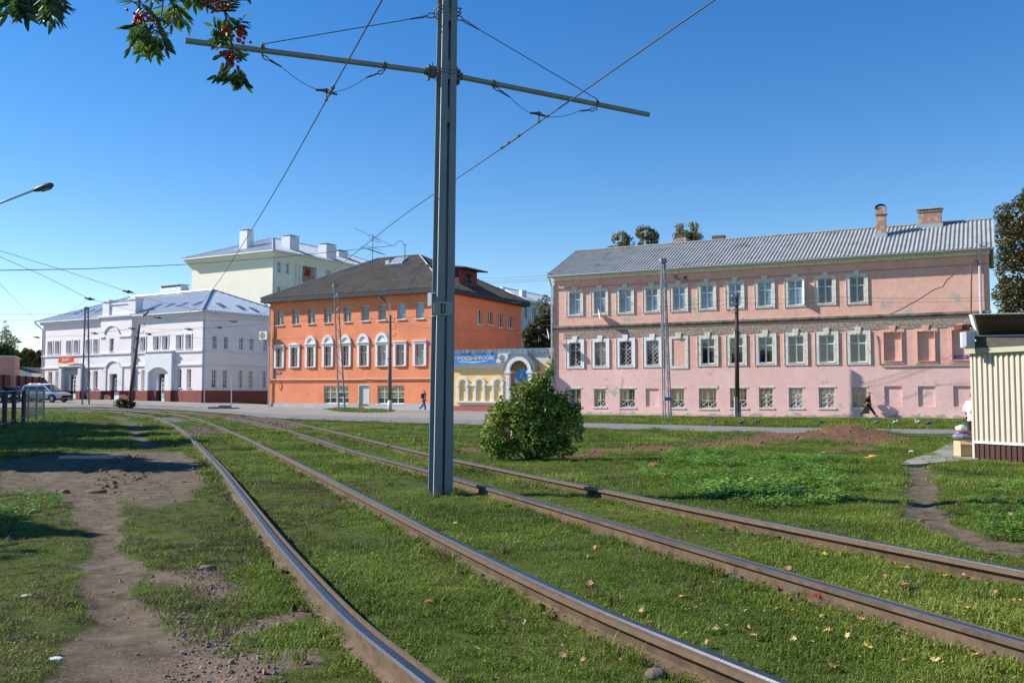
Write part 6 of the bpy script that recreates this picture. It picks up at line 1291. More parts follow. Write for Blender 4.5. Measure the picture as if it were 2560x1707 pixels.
# ============================================================ CARS
TYRE=M('tyre_rubber',(.02,.02,.02,1),.85); RIM=M('alloy_rim',(.42,.43,.45,1),.35,.1,metal=.7); CGL=glass('car_glass',(.015,.018,.02),ior=1.7); LENS=M('lamp_lens',(.7,.72,.74,1),.15,.05)
def car(lb,base,hd,paint,suv=True):
    f=Vector(hd).normalized(); l=Vector((-f.y,f.x,0)); o=thing('parked_car',lb,'car',base); Q=lambda x,y,z: base+f*x+l*y+Vector((0,0,z))
    Lh=2.3 if suv else 2.15; hw=.93 if suv else .85; zb,zh=(.35,1.05) if suv else (.25,.88); zr=1.70 if suv else 1.42
    # body: rings along x  (x, half width, bottom, belt)
    st=[(-Lh,.72,zb+.18,zh-.12),(-Lh+.08,.86,zb+.02,zh-.02),(-Lh+.5,.98,zb,zh+.01),(-.9,1,zb,zh+.02),(.3,1,zb,zh),(.95,1,zb,zh-.02),(Lh-.75,.97,zb,zh-.09),(Lh-.28,.90,zb+.02,zh-.18),(Lh-.05,.78,zb+.08,zh-.34),(Lh,.70,zb+.2,zh-.45)]
    q=MB(); R=8; vs=[]
    for x,k,z0,z1_ in st:
        w_=hw*k; h=z1_-z0
        for y,z in ((-w_*.92,z0),(-w_,z0+h*.25),(-w_*1.0,z0+h*.65),(-w_*.93,z1_),(w_*.93,z1_),(w_,z0+h*.65),(w_,z0+h*.25),(w_*.92,z0)): vs.append(Q(x,y,z))
    fs=[(i*R+k,i*R+(k+1)%R,(i+1)*R+(k+1)%R,(i+1)*R+k) for i in range(len(st)-1) for k in range(R)]+[tuple(range(R)),tuple(range((len(st)-1)*R,len(st)*R))]
    q.add(vs,fs)
    if suv: cab=[(-Lh+.03,zh-.02,.92),(-Lh+.30,zr-.14,.76),(-Lh+.55,zr-.02,.76),(-.3,zr+.02,.77),(.30,zr-.03,.75),(1.22,zh-.03,.88)]
    else: cab=[(-Lh+.62,zh-.02,.86),(-1.0,zr-.05,.70),(-.55,zr,.70),(.05,zr,.71),(.35,zr-.06,.70),(1.05,zh-.03,.84)]
    vs=[]
    for x,z,k in cab: w_=hw*k; vs+= [Q(x,-hw*.9,zh-.08),Q(x,-w_,z),Q(x,-w_*.8,z+.03),Q(x,w_*.8,z+.03),Q(x,w_,z),Q(x,hw*.9,zh-.08)]
    n=6; fs=[(i*n+k,i*n+(k+1)%n,(i+1)*n+(k+1)%n,(i+1)*n+k) for i in range(len(cab)-1) for k in range(n)]; q.add(vs,fs); bd=q.build('body',paint,o)
    e=.012
    for s in (-1,1):
        X=[(cab[0][0]+.22,cab[1][0]+.10),(cab[1][0]+.45,cab[1][0]+.55)] 
        xs=[cab[1][0]+.15,-.45,.42,cab[-1][0]-.28]
        def side(x,t):  # point on glass band
            z=zh+.02+(zr-.16-zh)*t; w_=hw*(.888-.10*t)+.012; return Q(x,s*(w_+e),z)
        for a0,a1,b0,b1 in ((xs[0]-.22,xs[0]+.42,xs[0]+.02,xs[0]+.42) if suv else (xs[0]-.1,xs[0]+.3,xs[0]+.12,xs[0]+.3),(xs[0]+.5,xs[1]+.0,xs[0]+.5,xs[1]+.0),(xs[1]+.09,xs[3]-.02,xs[1]+.09,xs[2]-.15)):
            w=MB(); w.add([side(a0,0),side(a1,0),side(b1,1),side(b0,1)],[(0,1,2,3)]); w.build('side_window',CGL,o)
    w=MB(); w.add([Q(cab[-1][0]-.02,-hw*.80,zh+.02),Q(cab[-1][0]-.02,hw*.80,zh+.02),Q(cab[-2][0]+.08,hw*.64,zr-.09),Q(cab[-2][0]+.08,-hw*.64,zr-.09)],[(0,1,2,3)]); w.v=[v+f*.02+Vector((0,0,.03)) for v in w.v]; w.build('windscreen',CGL,o)
    w=MB(); w.add([Q(cab[0][0]-.01,-hw*.75,zh+.05),Q(cab[0][0]-.01,hw*.75,zh+.05),Q(cab[1][0]-.05,hw*.62,zr-.16),Q(cab[1][0]-.05,-hw*.62,zr-.16)],[(0,1,2,3)]); w.v=[v-f*.02 for v in w.v]; w.build('rear_window',CGL,o)
    r=.36 if suv else .31
    for x in (-Lh+.88,Lh-.92):
        for s in (-1,1):
            c=Q(x,s*(hw-.11),r); w=MB(); w.tube([c-l*.115,c-l*.09,c+l*.09,c+l*.115],[r*.93,r,r,r*.93],22); wh=w.build('wheel',TYRE,o,smooth=False); w=MB(); w.tube([c-l*.122,c+l*.122],r*.62,14); w.build('rim',RIM,wh)
            w=MB(); k=14
            for i in range(k):
                t0,t1=math.pi*i/k,math.pi*(i+1)/k; 
                p=[]
                for yy in (hw-.25,hw+.018):
                    for rr,t in ((r+.01,t0),(r+.075,t0),(r+.075,t1),(r+.01,t1)): p.append(Q(x+rr*math.cos(t),s*yy,r+rr*math.sin(t)))
                w.hexa(p)
            w.build('wheel_arch',BLACK,o)
    for s in (-1,1):
        w=MB(); w.ball(Q(Lh-.13,s*hw*.66,zh-.30),.16,10,sc=(.8,1.1,.6)); w.build('headlight',LENS,o); w=MB(); w.box(Q(-Lh+.08,s*hw*.78,zh-.02),(.12,.22,.34),math.atan2(f.y,f.x)); w.build('tail_light',M('red_lens',(.35,.01,.01,1),.2),o)
        w=MB(); w.ball(Q(.82,s*(hw+.10),zh+.10),.11,8,sc=(.7,1.,.8)); w.build('mirror',paint,o)
    w=MB(); w.box(Q(Lh-.03,0,zb+.2),(.10,hw*1.3,.24),math.atan2(f.y,f.x)); w.build('grille',BLACK,o)
    if suv:
        for s in (-1,1): w=MB(); w.tube([Q(-1.5,s*.62,zr+.03),Q(-1.3,s*.62,zr+.08),Q(.0,s*.62,zr+.08),Q(.2,s*.62,zr+.03)],.02,5); w.build('roof_rail',RIM,o)
    return o
def gz(p,dz=.04): p=Vector(p); p.z=G(p.x,p.y)+dz; return p
SILV=M('silver_car_paint',(.50,.53,.60,1),.3,.03,1,0,metal=.35); DKP=M('dark_purple_car_paint',(.05,.035,.06,1),.3,.05,1,0,metal=.3); BKP=M('black_car_paint',(.015,.015,.018,1),.3,.05,1,0)
c=gz(at(115,1000,90)); car('silver off-road car parked at the left in front of the lilac house',c,(.97,-.22,0),SILV)
c=gz(at(40,1000,92)); car('dark purple saloon parked behind the silver car, half hidden by the fence',c,(.98,-.15,0),DKP,False)
c=gz(at(-18,1000,86)); car('black saloon cut off by the left edge behind the fence',c,(.98,-.1,0),BKP,False)
# ============================================================ PIGEONS
PG=M('pigeon_grey',(.10,.11,.14,1),.7,.3,12)
def pigeon():
    q=MB(); q.ball((0,0,.11),.075,10,sc=(1.9,1,.95),rot=Matrix.Rotation(.25,3,'Y')); q.ball((.12,0,.20),.035,8,sc=(1.1,1,1)); q.tube([(.08,0,.13),(.12,0,.19)],[.05,.03],8); q.tube([(.15,0,.20),(.185,0,.193)],[.010,.003],5)
    q.hexa([Vector(p) for p in ((-.24,-.03,.06),(-.10,-.04,.08),(-.10,.04,.08),(-.24,.03,.06),(-.24,-.03,.075),(-.10,-.04,.11),(-.10,.04,.11),(-.24,.03,.075))]); q.tube([(.01,.025,0),(.01,.025,.06)],.006,4); q.tube([(.01,-.025,0),(.01,-.025,.06)],.006,4); return q
pl=[(1785,1059.5,'pigeon pecking on the verge kerb, leftmost of the row'),(1854,1061.5,'second pigeon from the left on the verge kerb'),(1893,1060,'third pigeon from the left, just right of the paired one'),(2053,1062,'pigeon alone on the verge left of the striding person in black'),(2192,1060.5,'dark pigeon on the verge below the striding person in black'),(2239,1061.5,'pale pigeon right of the dark pigeon on the verge'),(2296,1060,'whitish pigeon on the verge nearest the kiosk but one'),(2323,1062.5,'dark pigeon on the verge nearest the kiosk')]
for i,(x,y,lb) in enumerate(pl):
    p=gnd(x,y,.02); q=pigeon(); R=Matrix.Rotation([2.9,.3,.2,3.3,2.7,.5,3.0,.1][i],3,'Z'); q.v=[R@(v*1.15)+p for v in q.v]
    q.build('pigeon',M('pale_pigeon',(.5,.47,.47,1),.7,.3,12) if i in (5,6) else PG,loc=p,smooth=True,label=lb,cat='pigeon',group='pigeons along the verge')
# ============================================================ TREES AND BUSHES
BARK=M('bark',(.12,.09,.07,1),.9,.3,4,.5,12,stretch=(2,2,.5)); BBARK=M('birch_bark',(.55,.54,.50,1),.8,.1,4,.2,dark=(.05,.05,.05,1),thr=.6,dscale=5,stretch=(1,1,3))
LG=lambda h:h
def leaves(name,par,blobs,n,size,mat,asp=.6,thr=.42,fr=.9,seed=1,droop=0.,surf=.45,fold=True,rad=None):
    """n leaf faces spread through lumpy clumps"""
    r=np.random.default_rng(seed); B=np.array(blobs,dtype=float); vol=(B[:,3]*B[:,4]*B[:,5]); pr=vol/vol.sum(); pts=[]
    tot=0
    while tot<n:
        k=r.choice(len(B),size=n,p=pr); d=r.normal(size=(n,3)); d/=np.linalg.norm(d,axis=1)[:,None]; rr=r.random(n)**surf
        p=B[k,:3]+d*B[k,3:6]*rr[:,None]
        q=p*fr; v=(np.sin(q[:,0]*2.1+seed+1.3*np.sin(q[:,1]*1.7))+np.sin(q[:,1]*2.6+1.1*np.sin(q[:,2]*2.2+seed))+np.sin(q[:,2]*2.9+1.2*np.sin(q[:,0]*1.9)))/6+.5
        q=p*fr*2.7; v2=(np.sin(q[:,0]*2.3+2+seed)+np.sin(q[:,1]*2.1+1.5*np.sin(q[:,2]))+np.sin(q[:,2]*2.5+np.sin(q[:,0])))/6+.5
        p=p[(v*.6+v2*.4)>thr]; pts.append(p); tot+=len(p)
    p=np.concatenate(pts)[:n]
    a=r.normal(size=(n,3)); a[:,2]=a[:,2]*.5-droop; a/=np.linalg.norm(a,axis=1)[:,None]; b=r.normal(size=(n,3)); b-=a*(a*b).sum(1)[:,None]; b/=np.linalg.norm(b,axis=1)[:,None]
    c=np.cross(a,b); s=(size*r.uniform(.65,1.35,n))[:,None]
    if fold:
        V=np.stack([p-a*s,p-a*s*.2+b*s*asp+c*s*.18,p+a*s,p-a*s*.2-b*s*asp+c*s*.18],1).reshape(-1,3)
        F=np.arange(4*n).reshape(n,4); F=np.concatenate([F[:,[0,1,2]],F[:,[0,2,3]]])
    else:
        V=np.stack([p-a*s,p+b*s*asp,p+a*s,p-b*s*asp],1).reshape(-1,3); F=np.arange(4*n).reshape(n,4)
    return npmesh(name,V,F,mat,par)
def tree(name,lb,base,blobs,n,size,mat,bark=BARK,tr=.25,seed=1,twigs=0,group=None,thr=.42,fr=.9,droop=0.,asp=.6,cat='tree',limbs=True,surf=.45):
    base=Vector(base); o=thing(name,lb,cat,base,group); r=random.Random(seed); W=[[base.x+b[0],base.y+b[1],base.z+b[2],b[3],b[4],b[5]] for b in blobs]
    top=max(w[2] for w in W); q=MB(); c=Vector((sum(w[0] for w in W)/len(W),sum(w[1] for w in W)/len(W),top))
    pts=[base-Vector((0,0,.3)),base+Vector((0,0,.4)),base.lerp(c,.4)+Vector((r.uniform(-.2,.2),0,0)),base.lerp(c,.75),c]; q.tube(pts,[tr*1.4,tr,tr*.8,tr*.45,tr*.08],9); q.build('trunk',bark,o,smooth=True)
    q=MB()
    for w in W:
        e=Vector(w[:3]); t=max(.12,min(.7,(e.z-base.z)/(top-base.z)*.65)); s=base.lerp(c,t); m_=s.lerp(e,.5)+Vector((0,0,-.1*(e-s).length)); q.tube([s,m_,e],[tr*.4,tr*.25,tr*.08],5)
        for k in range(3+twigs):
            d=Vector((r.gauss(0,1),r.gauss(0,1),r.gauss(.3,1))).normalized(); g=e+Vector((d.x*w[3],d.y*w[4],d.z*w[5]))*.95; s2=s.lerp(e,r.uniform(.5,1)); q.tube([s2,s2.lerp(g,.5)+Vector((0,0,.1)),g],[tr*.1,tr*.06,.012],4,cap=False)
            if twigs:
                for z in range(3): d2=Vector((r.gauss(0,1),r.gauss(0,1),r.gauss(0,1))).normalized(); h=s2.lerp(g,r.uniform(.4,1)); q.tube([h,h+d2*w[3]*.5],[.018,.008],3,cap=False)
    q.build('branches',bark,o,smooth=True)
    if n: leaves('crown',o,W,n,size,mat,thr=thr,fr=fr,seed=seed,droop=droop,asp=asp,surf=surf)
    return o
def dome(cx,cy,cz,R,Hh,k,seed,rb=.4):
    r=random.Random(seed); out=[]
    for i in range(k):
        t=r.uniform(0,6.28); u=r.uniform(-.9,1); w_=math.sqrt(max(0,1-u*u)); s=r.uniform(.55,1); out.append((cx+math.cos(t)*w_*R*s,cy+math.sin(t)*w_*R*s,cz+u*Hh*s,R*rb*r.uniform(.7,1.2),R*rb*r.uniform(.7,1.2),R*rb*r.uniform(.6,1.)))
    return out
LB_=leafmat('birch_leaves',[(.10,.12,.055,1),(.19,.20,.09,1),(.32,.27,.13,1)],trans=.4); LR=leafmat('autumn_maple_leaves',[(.03,.045,.013,1),(.06,.075,.02,1),(.11,.085,.028,1),(.20,.10,.033,1)],nscale=.35)
LD=leafmat('dark_green_leaves',[(.02,.04,.012,1),(.05,.085,.02,1),(.09,.13,.03,1)]); LO=leafmat('olive_leaves',[(.04,.05,.015,1),(.10,.095,.03,1),(.20,.14,.045,1)])
def gb(x,Y): p=at(x,1000,Y); p.z=G(p.x,p.y)-.2; return p
def crownpx(boxes,Y,base):
    out=[]
    for x0,y0,x1,y1 in boxes:
        a=at(x0,y1,Y);b=at(x1,y0,Y); out.append(((a.x+b.x)/2-base.x,0,(a.z+b.z)/2-base.z,(b.x-a.x)/2,(b.x-a.x)/2,(b.z-a.z)/2))
    return out
for (lb,x,bx,sd) in (('leftmost small birch crown showing above the pink house roof',1550,[(1528,575,1572,620),(1545,585,1588,640),(1508,612,1560,660),(1530,600,1600,700)],3),
    ('middle birch crown showing above the pink house roof',1618,[(1588,562,1632,600),(1610,572,1652,640),(1592,585,1640,680)],4),
    ('rightmost birch crown above the pink house roof beside a short chimney',1718,[(1680,556,1725,610),(1715,552,1755,615),(1678,575,1765,640),(1690,590,1745,690)],5)):
    b=gb(x,98); tree('birch_tree',lb,b,crownpx(bx,98,b),7500,.105,LB_,BBARK,.18,sd,group='birches behind the pink house',thr=.5,fr=1.9,droop=1.2,twigs=2,surf=.6)
b=gb(2635,84); bx=[(2490,530,2600,640),(2488,600,2580,720),(2485,690,2590,790),(2530,470,2640,580),(2560,440,2690,520),(2560,560,2720,700),(2600,480,2760,640),(2580,680,2740,800),(2500,740,2640,860),(2640,560,2800,760),(2486,505,2540,570),(2700,640,2860,820)]
tree('maple_tree','large autumn tree with green and rust brown crown right of the pink house',b,crownpx(bx,84,b),64000,.14,LR,BARK,.4,7,thr=.40,fr=.8)
b=gb(2800,100); tree('maple_tree','second autumn tree behind the large one at the right edge',b,dome(0,0,11,6,7,12,3),12000,.2,LR,BARK,.35,8,thr=.45)
b=gb(1345,96); bx=[(1304,815,1350,870),(1318,790,1365,850),(1345,770,1384,830),(1330,840,1390,890),(1360,800,1400,870),(1310,850,1345,900)]
tree('garden_tree','small tree with sparse green and orange leaves in the gap left of the pink house',b,crownpx(bx,96,b),6500,.17,LO,BARK,.14,9,thr=.5,fr=1.4,twigs=3)
b=gb(1358,104); tree('bare_tree','bare twiggy treetop rising behind the sparse garden tree',b,crownpx([(1335,745,1365,800),(1350,730,1380,790)],104,b),300,.12,LO,BARK,.12,19,twigs=5)
b=gb(14,125); tree('bare_birch_tree','nearly bare birch at the left edge behind the salmon shed',b,crownpx([(-20,835,20,890),(0,812,30,870),(15,835,48,885),(5,800,22,830)],125,b),1500,.12,LB_,BBARK,.2,11,twigs=5,thr=.3)
for i,(lb,x,Y,bx,n,mt) in enumerate((('dark green tree low behind the salmon shed',12,118,[(-30,858,30,900),(-10,870,50,920),(20,880,55,915)],4000,LD),
   ('green yellow tree behind the white garage',62,135,[(30,885,75,930),(50,872,90,915),(40,900,100,945)],6000,LO),
   ('dark green bushy tree against the left corner of the lilac house',95,138,[(72,888,105,930),(80,905,118,950),(90,875,112,905)],5000,LD),
   ('thin conifer tip rising between the trees behind the white garage',63,142,[(58,878,68,900),(60,870,66,882)],900,LD))):
    b=gb(x,Y); tree('garden_tree' if i<3 else 'conifer_tree',lb,b,crownpx(bx,Y,b),n,.26,mt,BARK,.2,21+i,group='trees at the far left' if i<3 else None,thr=.42,fr=.6)
# shade trees beyond the left edge of the picture
b=Vector((-23.3,30.5,0)); tree('shade_tree','broad tree just beyond the left edge whose shadow falls on the grass',b,dome(0,0,5.1,3.1,2.5,22,5,.55),26000,.26,LD,BARK,.22,31,thr=.05)
b=Vector((-32.6,44.5,.1)); tree('shade_tree','second broad tree beyond the left edge behind the first',b,dome(0,0,5.5,4.2,3.0,22,6,.55),26000,.30,LD,BARK,.25,32,thr=.05)
b=Vector((-27.6,37,.1)); tree('shade_tree','third broad tree beyond the left edge between the other two',b,dome(0,0,5.3,3.6,2.8,22,9,.55),26000,.28,LD,BARK,.25,34,thr=.05)
b=Vector((-12.6,11.6,0)); tree('shade_tree','low spreading tree left of the camera',b,dome(0,0,4.2,2.0,1.5,10,7),3000,.12,LD,BARK,.12,33,thr=.5)
b=Vector((-19.2,23.4,0)); tree('shade_tree','small broad tree beyond the left edge nearest the dirt patch',b,dome(0,0,5.2,2.7,2.3,22,15,.55),24000,.26,LD,BARK,.2,35,thr=.05)
# ---- foreground bush
b=Vector(gnd(1335,1150)); 
bl=[(-.9,0,.55,.42,.5,.5),(-.5,-.1,1.0,.5,.5,.5),(-.62,.1,.6,.5,.5,.55),(-.05,0,1.45,.5,.45,.42),(.3,.1,1.1,.6,.55,.6),(.75,0,1.3,.32,.35,.45),(.9,.1,.95,.30,.35,.45),(.15,-.2,.6,.6,.55,.55),(.7,.0,.5,.42,.45,.42),(-.2,.1,1.72,.26,.26,.22),(.33,0,1.95,.17,.17,.26),(.42,.05,2.25,.12,.12,.26),(-.75,.1,1.35,.2,.22,.2),(1.0,0,1.3,.16,.2,.2),(.08,0,2.05,.09,.1,.16),(-.28,.05,1.95,.10,.1,.12),(-.35,.05,1.55,.36,.4,.36),(.12,.0,1.72,.40,.4,.34),(.52,.0,1.5,.36,.4,.34),(.95,.0,.7,.28,.35,.35),(-.85,.0,.95,.34,.4,.4),(.35,-.1,.95,.5,.5,.5)]
bush=thing('bush','large round leafy green bush growing between the mast and the pink house','bush',b); r_=random.Random(4); q=MB()
for w in bl:
    for k in range(4):
        e=b+Vector((w[0]+r_.uniform(-.6,.6)*w[3],w[1]+r_.uniform(-.6,.6)*w[4],w[2]+r_.uniform(-.2,.8)*w[5])); s=b+Vector((r_.uniform(-.25,.3),r_.uniform(-.2,.2),-.05)); q.tube([s,s.lerp(e,.5)+Vector((r_.uniform(-.1,.1),0,.08)),e],[.018,.012,.004],4,cap=False)
q.build('stems',BARK,bush)
LBU=leafmat('bush_leaves',[(.055,.105,.016,1),(.125,.21,.03,1),(.22,.29,.05,1),(.42,.42,.12,1)],rough=.42,nscale=1.6,trans=.2)
leaves('foliage',bush,[[b.x+w[0],b.y+w[1],b.z+w[2],w[3]*1.08,w[4]*1.1,w[5]*1.05] for w in bl],17500,.052,LBU,asp=.5,thr=.40,fr=2.4,seed=5,droop=.5,surf=.5)
q=MB(); c=at(*z3(577,1295),b.y-.62); q.tube([c+Vector((0,0,.09)),c+Vector((.01,-.01,.03)),c-Vector((.01,0,.03)),c-Vector((0,0,.09))],[.022,.018,.02,.016],5); q.build('ribbon',M('red_ribbon',(.55,.03,.02,1),.6,.1,3,0,dark=(.6,.6,.6,1),thr=.5,dscale=14),bush)
b=at(313,1006,80); b.z=G(b.x,b.y); o=thing('small_bush','small dark bush at the foot of the leaning lamp post by the lilac house','bush',b)
leaves('foliage',o,[[b.x+dx,b.y,b.z+.35,.6,.5,.5] for dx in (-.4,.3,0)],1500,.10,LD,seed=8,fr=2); q=MB(); [q.tube([b,b+Vector((dx,0,.5))],[.03,.01],4) for dx in (-.4,0,.4)]; q.build('stems',BARK,o)
# ---- rowan branches over the camera
LRW=leafmat('rowan_leaflets',[(.015,.040,.008,1),(.035,.080,.014,1),(.08,.14,.02,1),(.22,.30,.04,1)],rough=.35,trans=.5,nscale=5)
rb=Vector((-4.2,2.0,0)); row=thing('rowan_tree','rowan tree with hanging pinnate leaves and red berry clusters at the top left','tree',rb)
q=MB(); q.tube([rb-Vector((0,0,.2)),rb+Vector((.0,0,1.2)),rb+Vector((.1,.1,2.4)),rb+Vector((.3,.3,4.2))],[.12,.10,.085,.05],10); q.build('trunk',BARK,row,smooth=True)
YR=3.0
def A(x,y,Y=YR): return at(x*1.0884,y*1.0884,Y)      # in the 2352-wide view of the photograph
hub=[rb+Vector((.1,.1,2.6)),A(-150,-260,2.7),A(120,-160,2.9),A(330,-110),A(470,-70),A(560,-60,3.05)]
q=MB(); q.tube(hub,[.05,.035,.022,.015,.010,.006],7)
tw=[[A(330,-110),A(318,-40),A(320,20),A(335,60),A(345,75)],[A(330,-110),A(360,-50),A(385,-10),A(402,20)],[A(470,-70),A(500,-20),A(517,30),A(527,70),A(533,110),A(535,150)],[A(120,-160,2.9),A(100,-60,2.6),A(60,-20,2.5)],[A(120,-160,2.9),A(160,-60,2.6)],[A(470,-70),A(450,-35),A(440,-10)]]
for t in tw: q.tube(t,[.007]*2+[.004]*(len(t)-2),5)
q.build('branches',BARK,row,smooth=True)
q=MB(); r_=random.Random(12)
def leaflet(q,p,d,nrm,l,w):
    d=d.normalized(); s=d.cross(nrm).normalized(); nr=s.cross(d); cup=nr*(w*.5); bend=-nr*l*.12
    P=[p,p+d*l*.22+s*w*.85+cup*.5,p+d*l*.55+s*w+cup*.5+bend*.4,p+d*l*.85+s*w*.5+cup*.2+bend*.8,p+d*l+bend,p+d*l*.85-s*w*.5+cup*.2+bend*.8,p+d*l*.55-s*w+cup*.5+bend*.4,p+d*l*.22-s*w*.85+cup*.5,p+d*l*.55+bend*.4]
    q.add(P,[(0,1,8),(1,2,8),(2,3,8),(3,4,8),(4,5,8),(5,6,8),(6,7,8),(7,0,8)])
def pinnate(a,b_,side,n=7,l=.056,curve=.0):
    """feather leaf from a to b; side = direction the leaflets spread"""
    a,b_=Vector(a),Vector(b_); side=Vector(side).normalized(); ax=(b_-a); L_=ax.length; ax.normalize(); vw=ax.cross(side).normalized(); sag=Vector((0,0,-1))*curve
    P=lambda t:a+(b_-a)*t+sag*(t*(1-t)*4*.5)
    q.tube([P(0),P(.33),P(.66),P(1)],[.0022,.002,.0016,.001],4)
    for i in range(n):
        t=.18+.8*i/n; ll=l*(1-.35*abs(t-.5))*r_.uniform(.85,1.1)
        for s in (-1,1):
            d=(side*s+ax*.55+vw*r_.uniform(-.35,.35)+Vector((0,0,-.28))).normalized(); nn=(vw+side*r_.uniform(-.3,.3)+ax*r_.uniform(-.3,.3)).normalized(); leaflet(q,P(t),d,nn,ll,ll*.12)
    leaflet(q,b_,ax,vw,l*.9,l*.13)
SX=Vector((1,0,0)); SY=Vector((0,1,0)); SD=Vector((.7,.7,0)); SE=Vector((.35,.9,.2))
def pl_(x0,y0,x1,y1,side,n=7,l=.046,c=.02,Y0=YR,Y1=None): pinnate(A(x0,y0,Y0),A(x1,y1,Y1 or Y0+r_.uniform(-.08,.08)),side,n,l,c)
for a in [(338,60,300,112,SX),(345,60,322,122,SD),(345,70,345,118,SX),(340,75,360,128,SD),(330,45,290,60,SE),(318,5,285,-10,SX),(330,30,306,88,SX),(320,0,355,40,SX),(395,0,424,35,SX),(400,15,395,55,SX),(375,0,368,50,SD),(345,60,375,72,SD),(350,40,378,92,SX),(380,-40,420,5,SX),(360,-50,350,0,SX),(405,10,428,60,SE),(360,85,352,118,SE),(372,80,380,108,SX)]: pl_(*a)
for a in [(530,80,492,90,Vector((.2,.1,1))),(527,70,490,60,Vector((.3,.1,1))),(533,110,505,128,SD),(535,150,498,172,Vector((.5,.2,1))),(538,160,562,192,SX),(540,165,528,178,SD),(527,70,560,40,SE),(520,30,548,62,SX),(517,30,535,-10,SX),(533,100,548,128,SX),(500,-20,470,12,SX),(490,-30,465,2,SD),(505,-20,545,-5,SX),(540,-60,565,-12,SX),(440,-20,445,8,SX),(455,-30,470,8,SE),(536,120,560,118,SE),(528,50,500,98,SD),(545,150,552,178,SX)]: pl_(*a)
for a in [(60,-20,20,30,SX),(55,-20,60,38,SX),(70,-20,92,30,SD),(100,-40,118,36,SX),(40,-30,5,15,SD),(90,-30,75,15,SX),(110,-40,128,10,SX),(125,-30,118,45,SE),(30,-30,50,20,SX)]: pl_(*a,7,.056,.02,2.5)
lv=q.build('crown',LRW,row); 
BER=M('rowan_berry_red',(.36,.012,.008,1),.35,.25,9,0)
for (x,y,k,sr) in ((330,42,34,(.046,.035,.018)),(510,12,36,(.05,.035,.020)),(528,128,32,(.028,.03,.024)),(552,82,24,(.024,.03,.026)),(520,76,12,(.024,.025,.014))):
    g=MB(); c=A(x,y,2.96)
    for i in range(k): g.ball(c+Vector((r_.gauss(0,sr[0]*.55),r_.gauss(0,sr[1]*.5),r_.gauss(0,sr[2]*.55))),r_.uniform(.0052,.0068),7)
    g.build('berry_cluster',BER,row,smooth=True)
g=MB(); c0=A(148,-20,2.5)
def twig(p,d,l,k):
    e=p+d*l; g.tube([p,e],[.0009*k+.0006,.0008*k+.0004],3,cap=False)
    if k>0:
        for _ in range(3): twig(p.lerp(e,r_.uniform(.45,1)),(d+Vector((r_.gauss(0,.55),r_.gauss(0,.3),r_.gauss(0,.45)))).normalized(),l*.72,k-1)
twig(c0,Vector((.0,.1,-1)),.035,4); g.build('seed_twigs',M('dark_twig',(.05,.04,.045,1),.8),row)
# ============================================================ GRASS
GR=leafmat('grass_blades',[(.030,.044,.007,1),(.085,.135,.011,1),(.17,.245,.020,1),(.36,.39,.08,1)],rough=.55,trans=.3,nscale=.45)
GRD=leafmat('dry_dimmed_grass_blades',[(.045,.046,.014,1),(.10,.085,.03,1),(.20,.15,.065,1)],rough=.6,trans=.2,nscale=.6)  # dry blades, colour also darkened for the dim light at lower left
WD=leafmat('weed_leaves',[(.05,.11,.012,1),(.10,.21,.02,1),(.17,.31,.035,1),(.26,.40,.08,1)],rough=.4,trans=.25,nscale=.8)
def clump(name,n,rad,h,w,mat,seed,broad=0,lean=.5):
    r=random.Random(seed); vs=[];fs=[]
    for i in range(n):
        t=r.uniform(0,6.283); d=rad*math.sqrt(r.random()); x,y=d*math.cos(t),d*math.sin(t); a=r.uniform(0,6.283); hh=h*r.uniform(.45,1.15); ln=hh*r.uniform(.2,1.)*lean; wd=w*r.uniform(.7,1.3)
        dx,dy=math.cos(a),math.sin(a); px,py=-dy*wd/2,dx*wd/2; b=len(vs)
        vs+=[(x-px,y-py,-.01),(x+px,y+py,-.01),(x+dx*ln*.35+px*.8,y+dy*ln*.35+py*.8,hh*.6),(x+dx*ln*.35-px*.8,y+dy*ln*.35-py*.8,hh*.6),(x+dx*ln,y+dy*ln,hh)]
        fs+=[(b,b+1,b+2,b+3),(b+3,b+2,b+4)]
    for i in range(broad):
        t=r.uniform(0,6.283); d=rad*math.sqrt(r.random()); x,y=d*math.cos(t),d*math.sin(t); z=h*r.uniform(.15,.75); a=r.uniform(0,6.283); l=h*r.uniform(.35,.6) if h<.12 else r.uniform(.05,.10); wd=l*r.uniform(.4,.6); dx,dy=math.cos(a),math.sin(a); up=r.uniform(-.3,.45); b=len(vs); s=r.uniform(-.3,.3)
        vs+=[(x,y,z),(x+dx*l*.5-dy*wd/2,y+dy*l*.5+dx*wd/2,z+up*l*.6+s*wd),(x+dx*l,y+dy*l,z+up*l*.7),(x+dx*l*.5+dy*wd/2,y+dy*l*.5-dx*wd/2,z+up*l*.6-s*wd)]; fs+=[(b,b+1,b+2,b+3)]
    me=bpy.data.meshes.new(name); me.from_pydata(vs,[],fs); me.materials.append(mat); return bpy.data.objects.new(name,me)
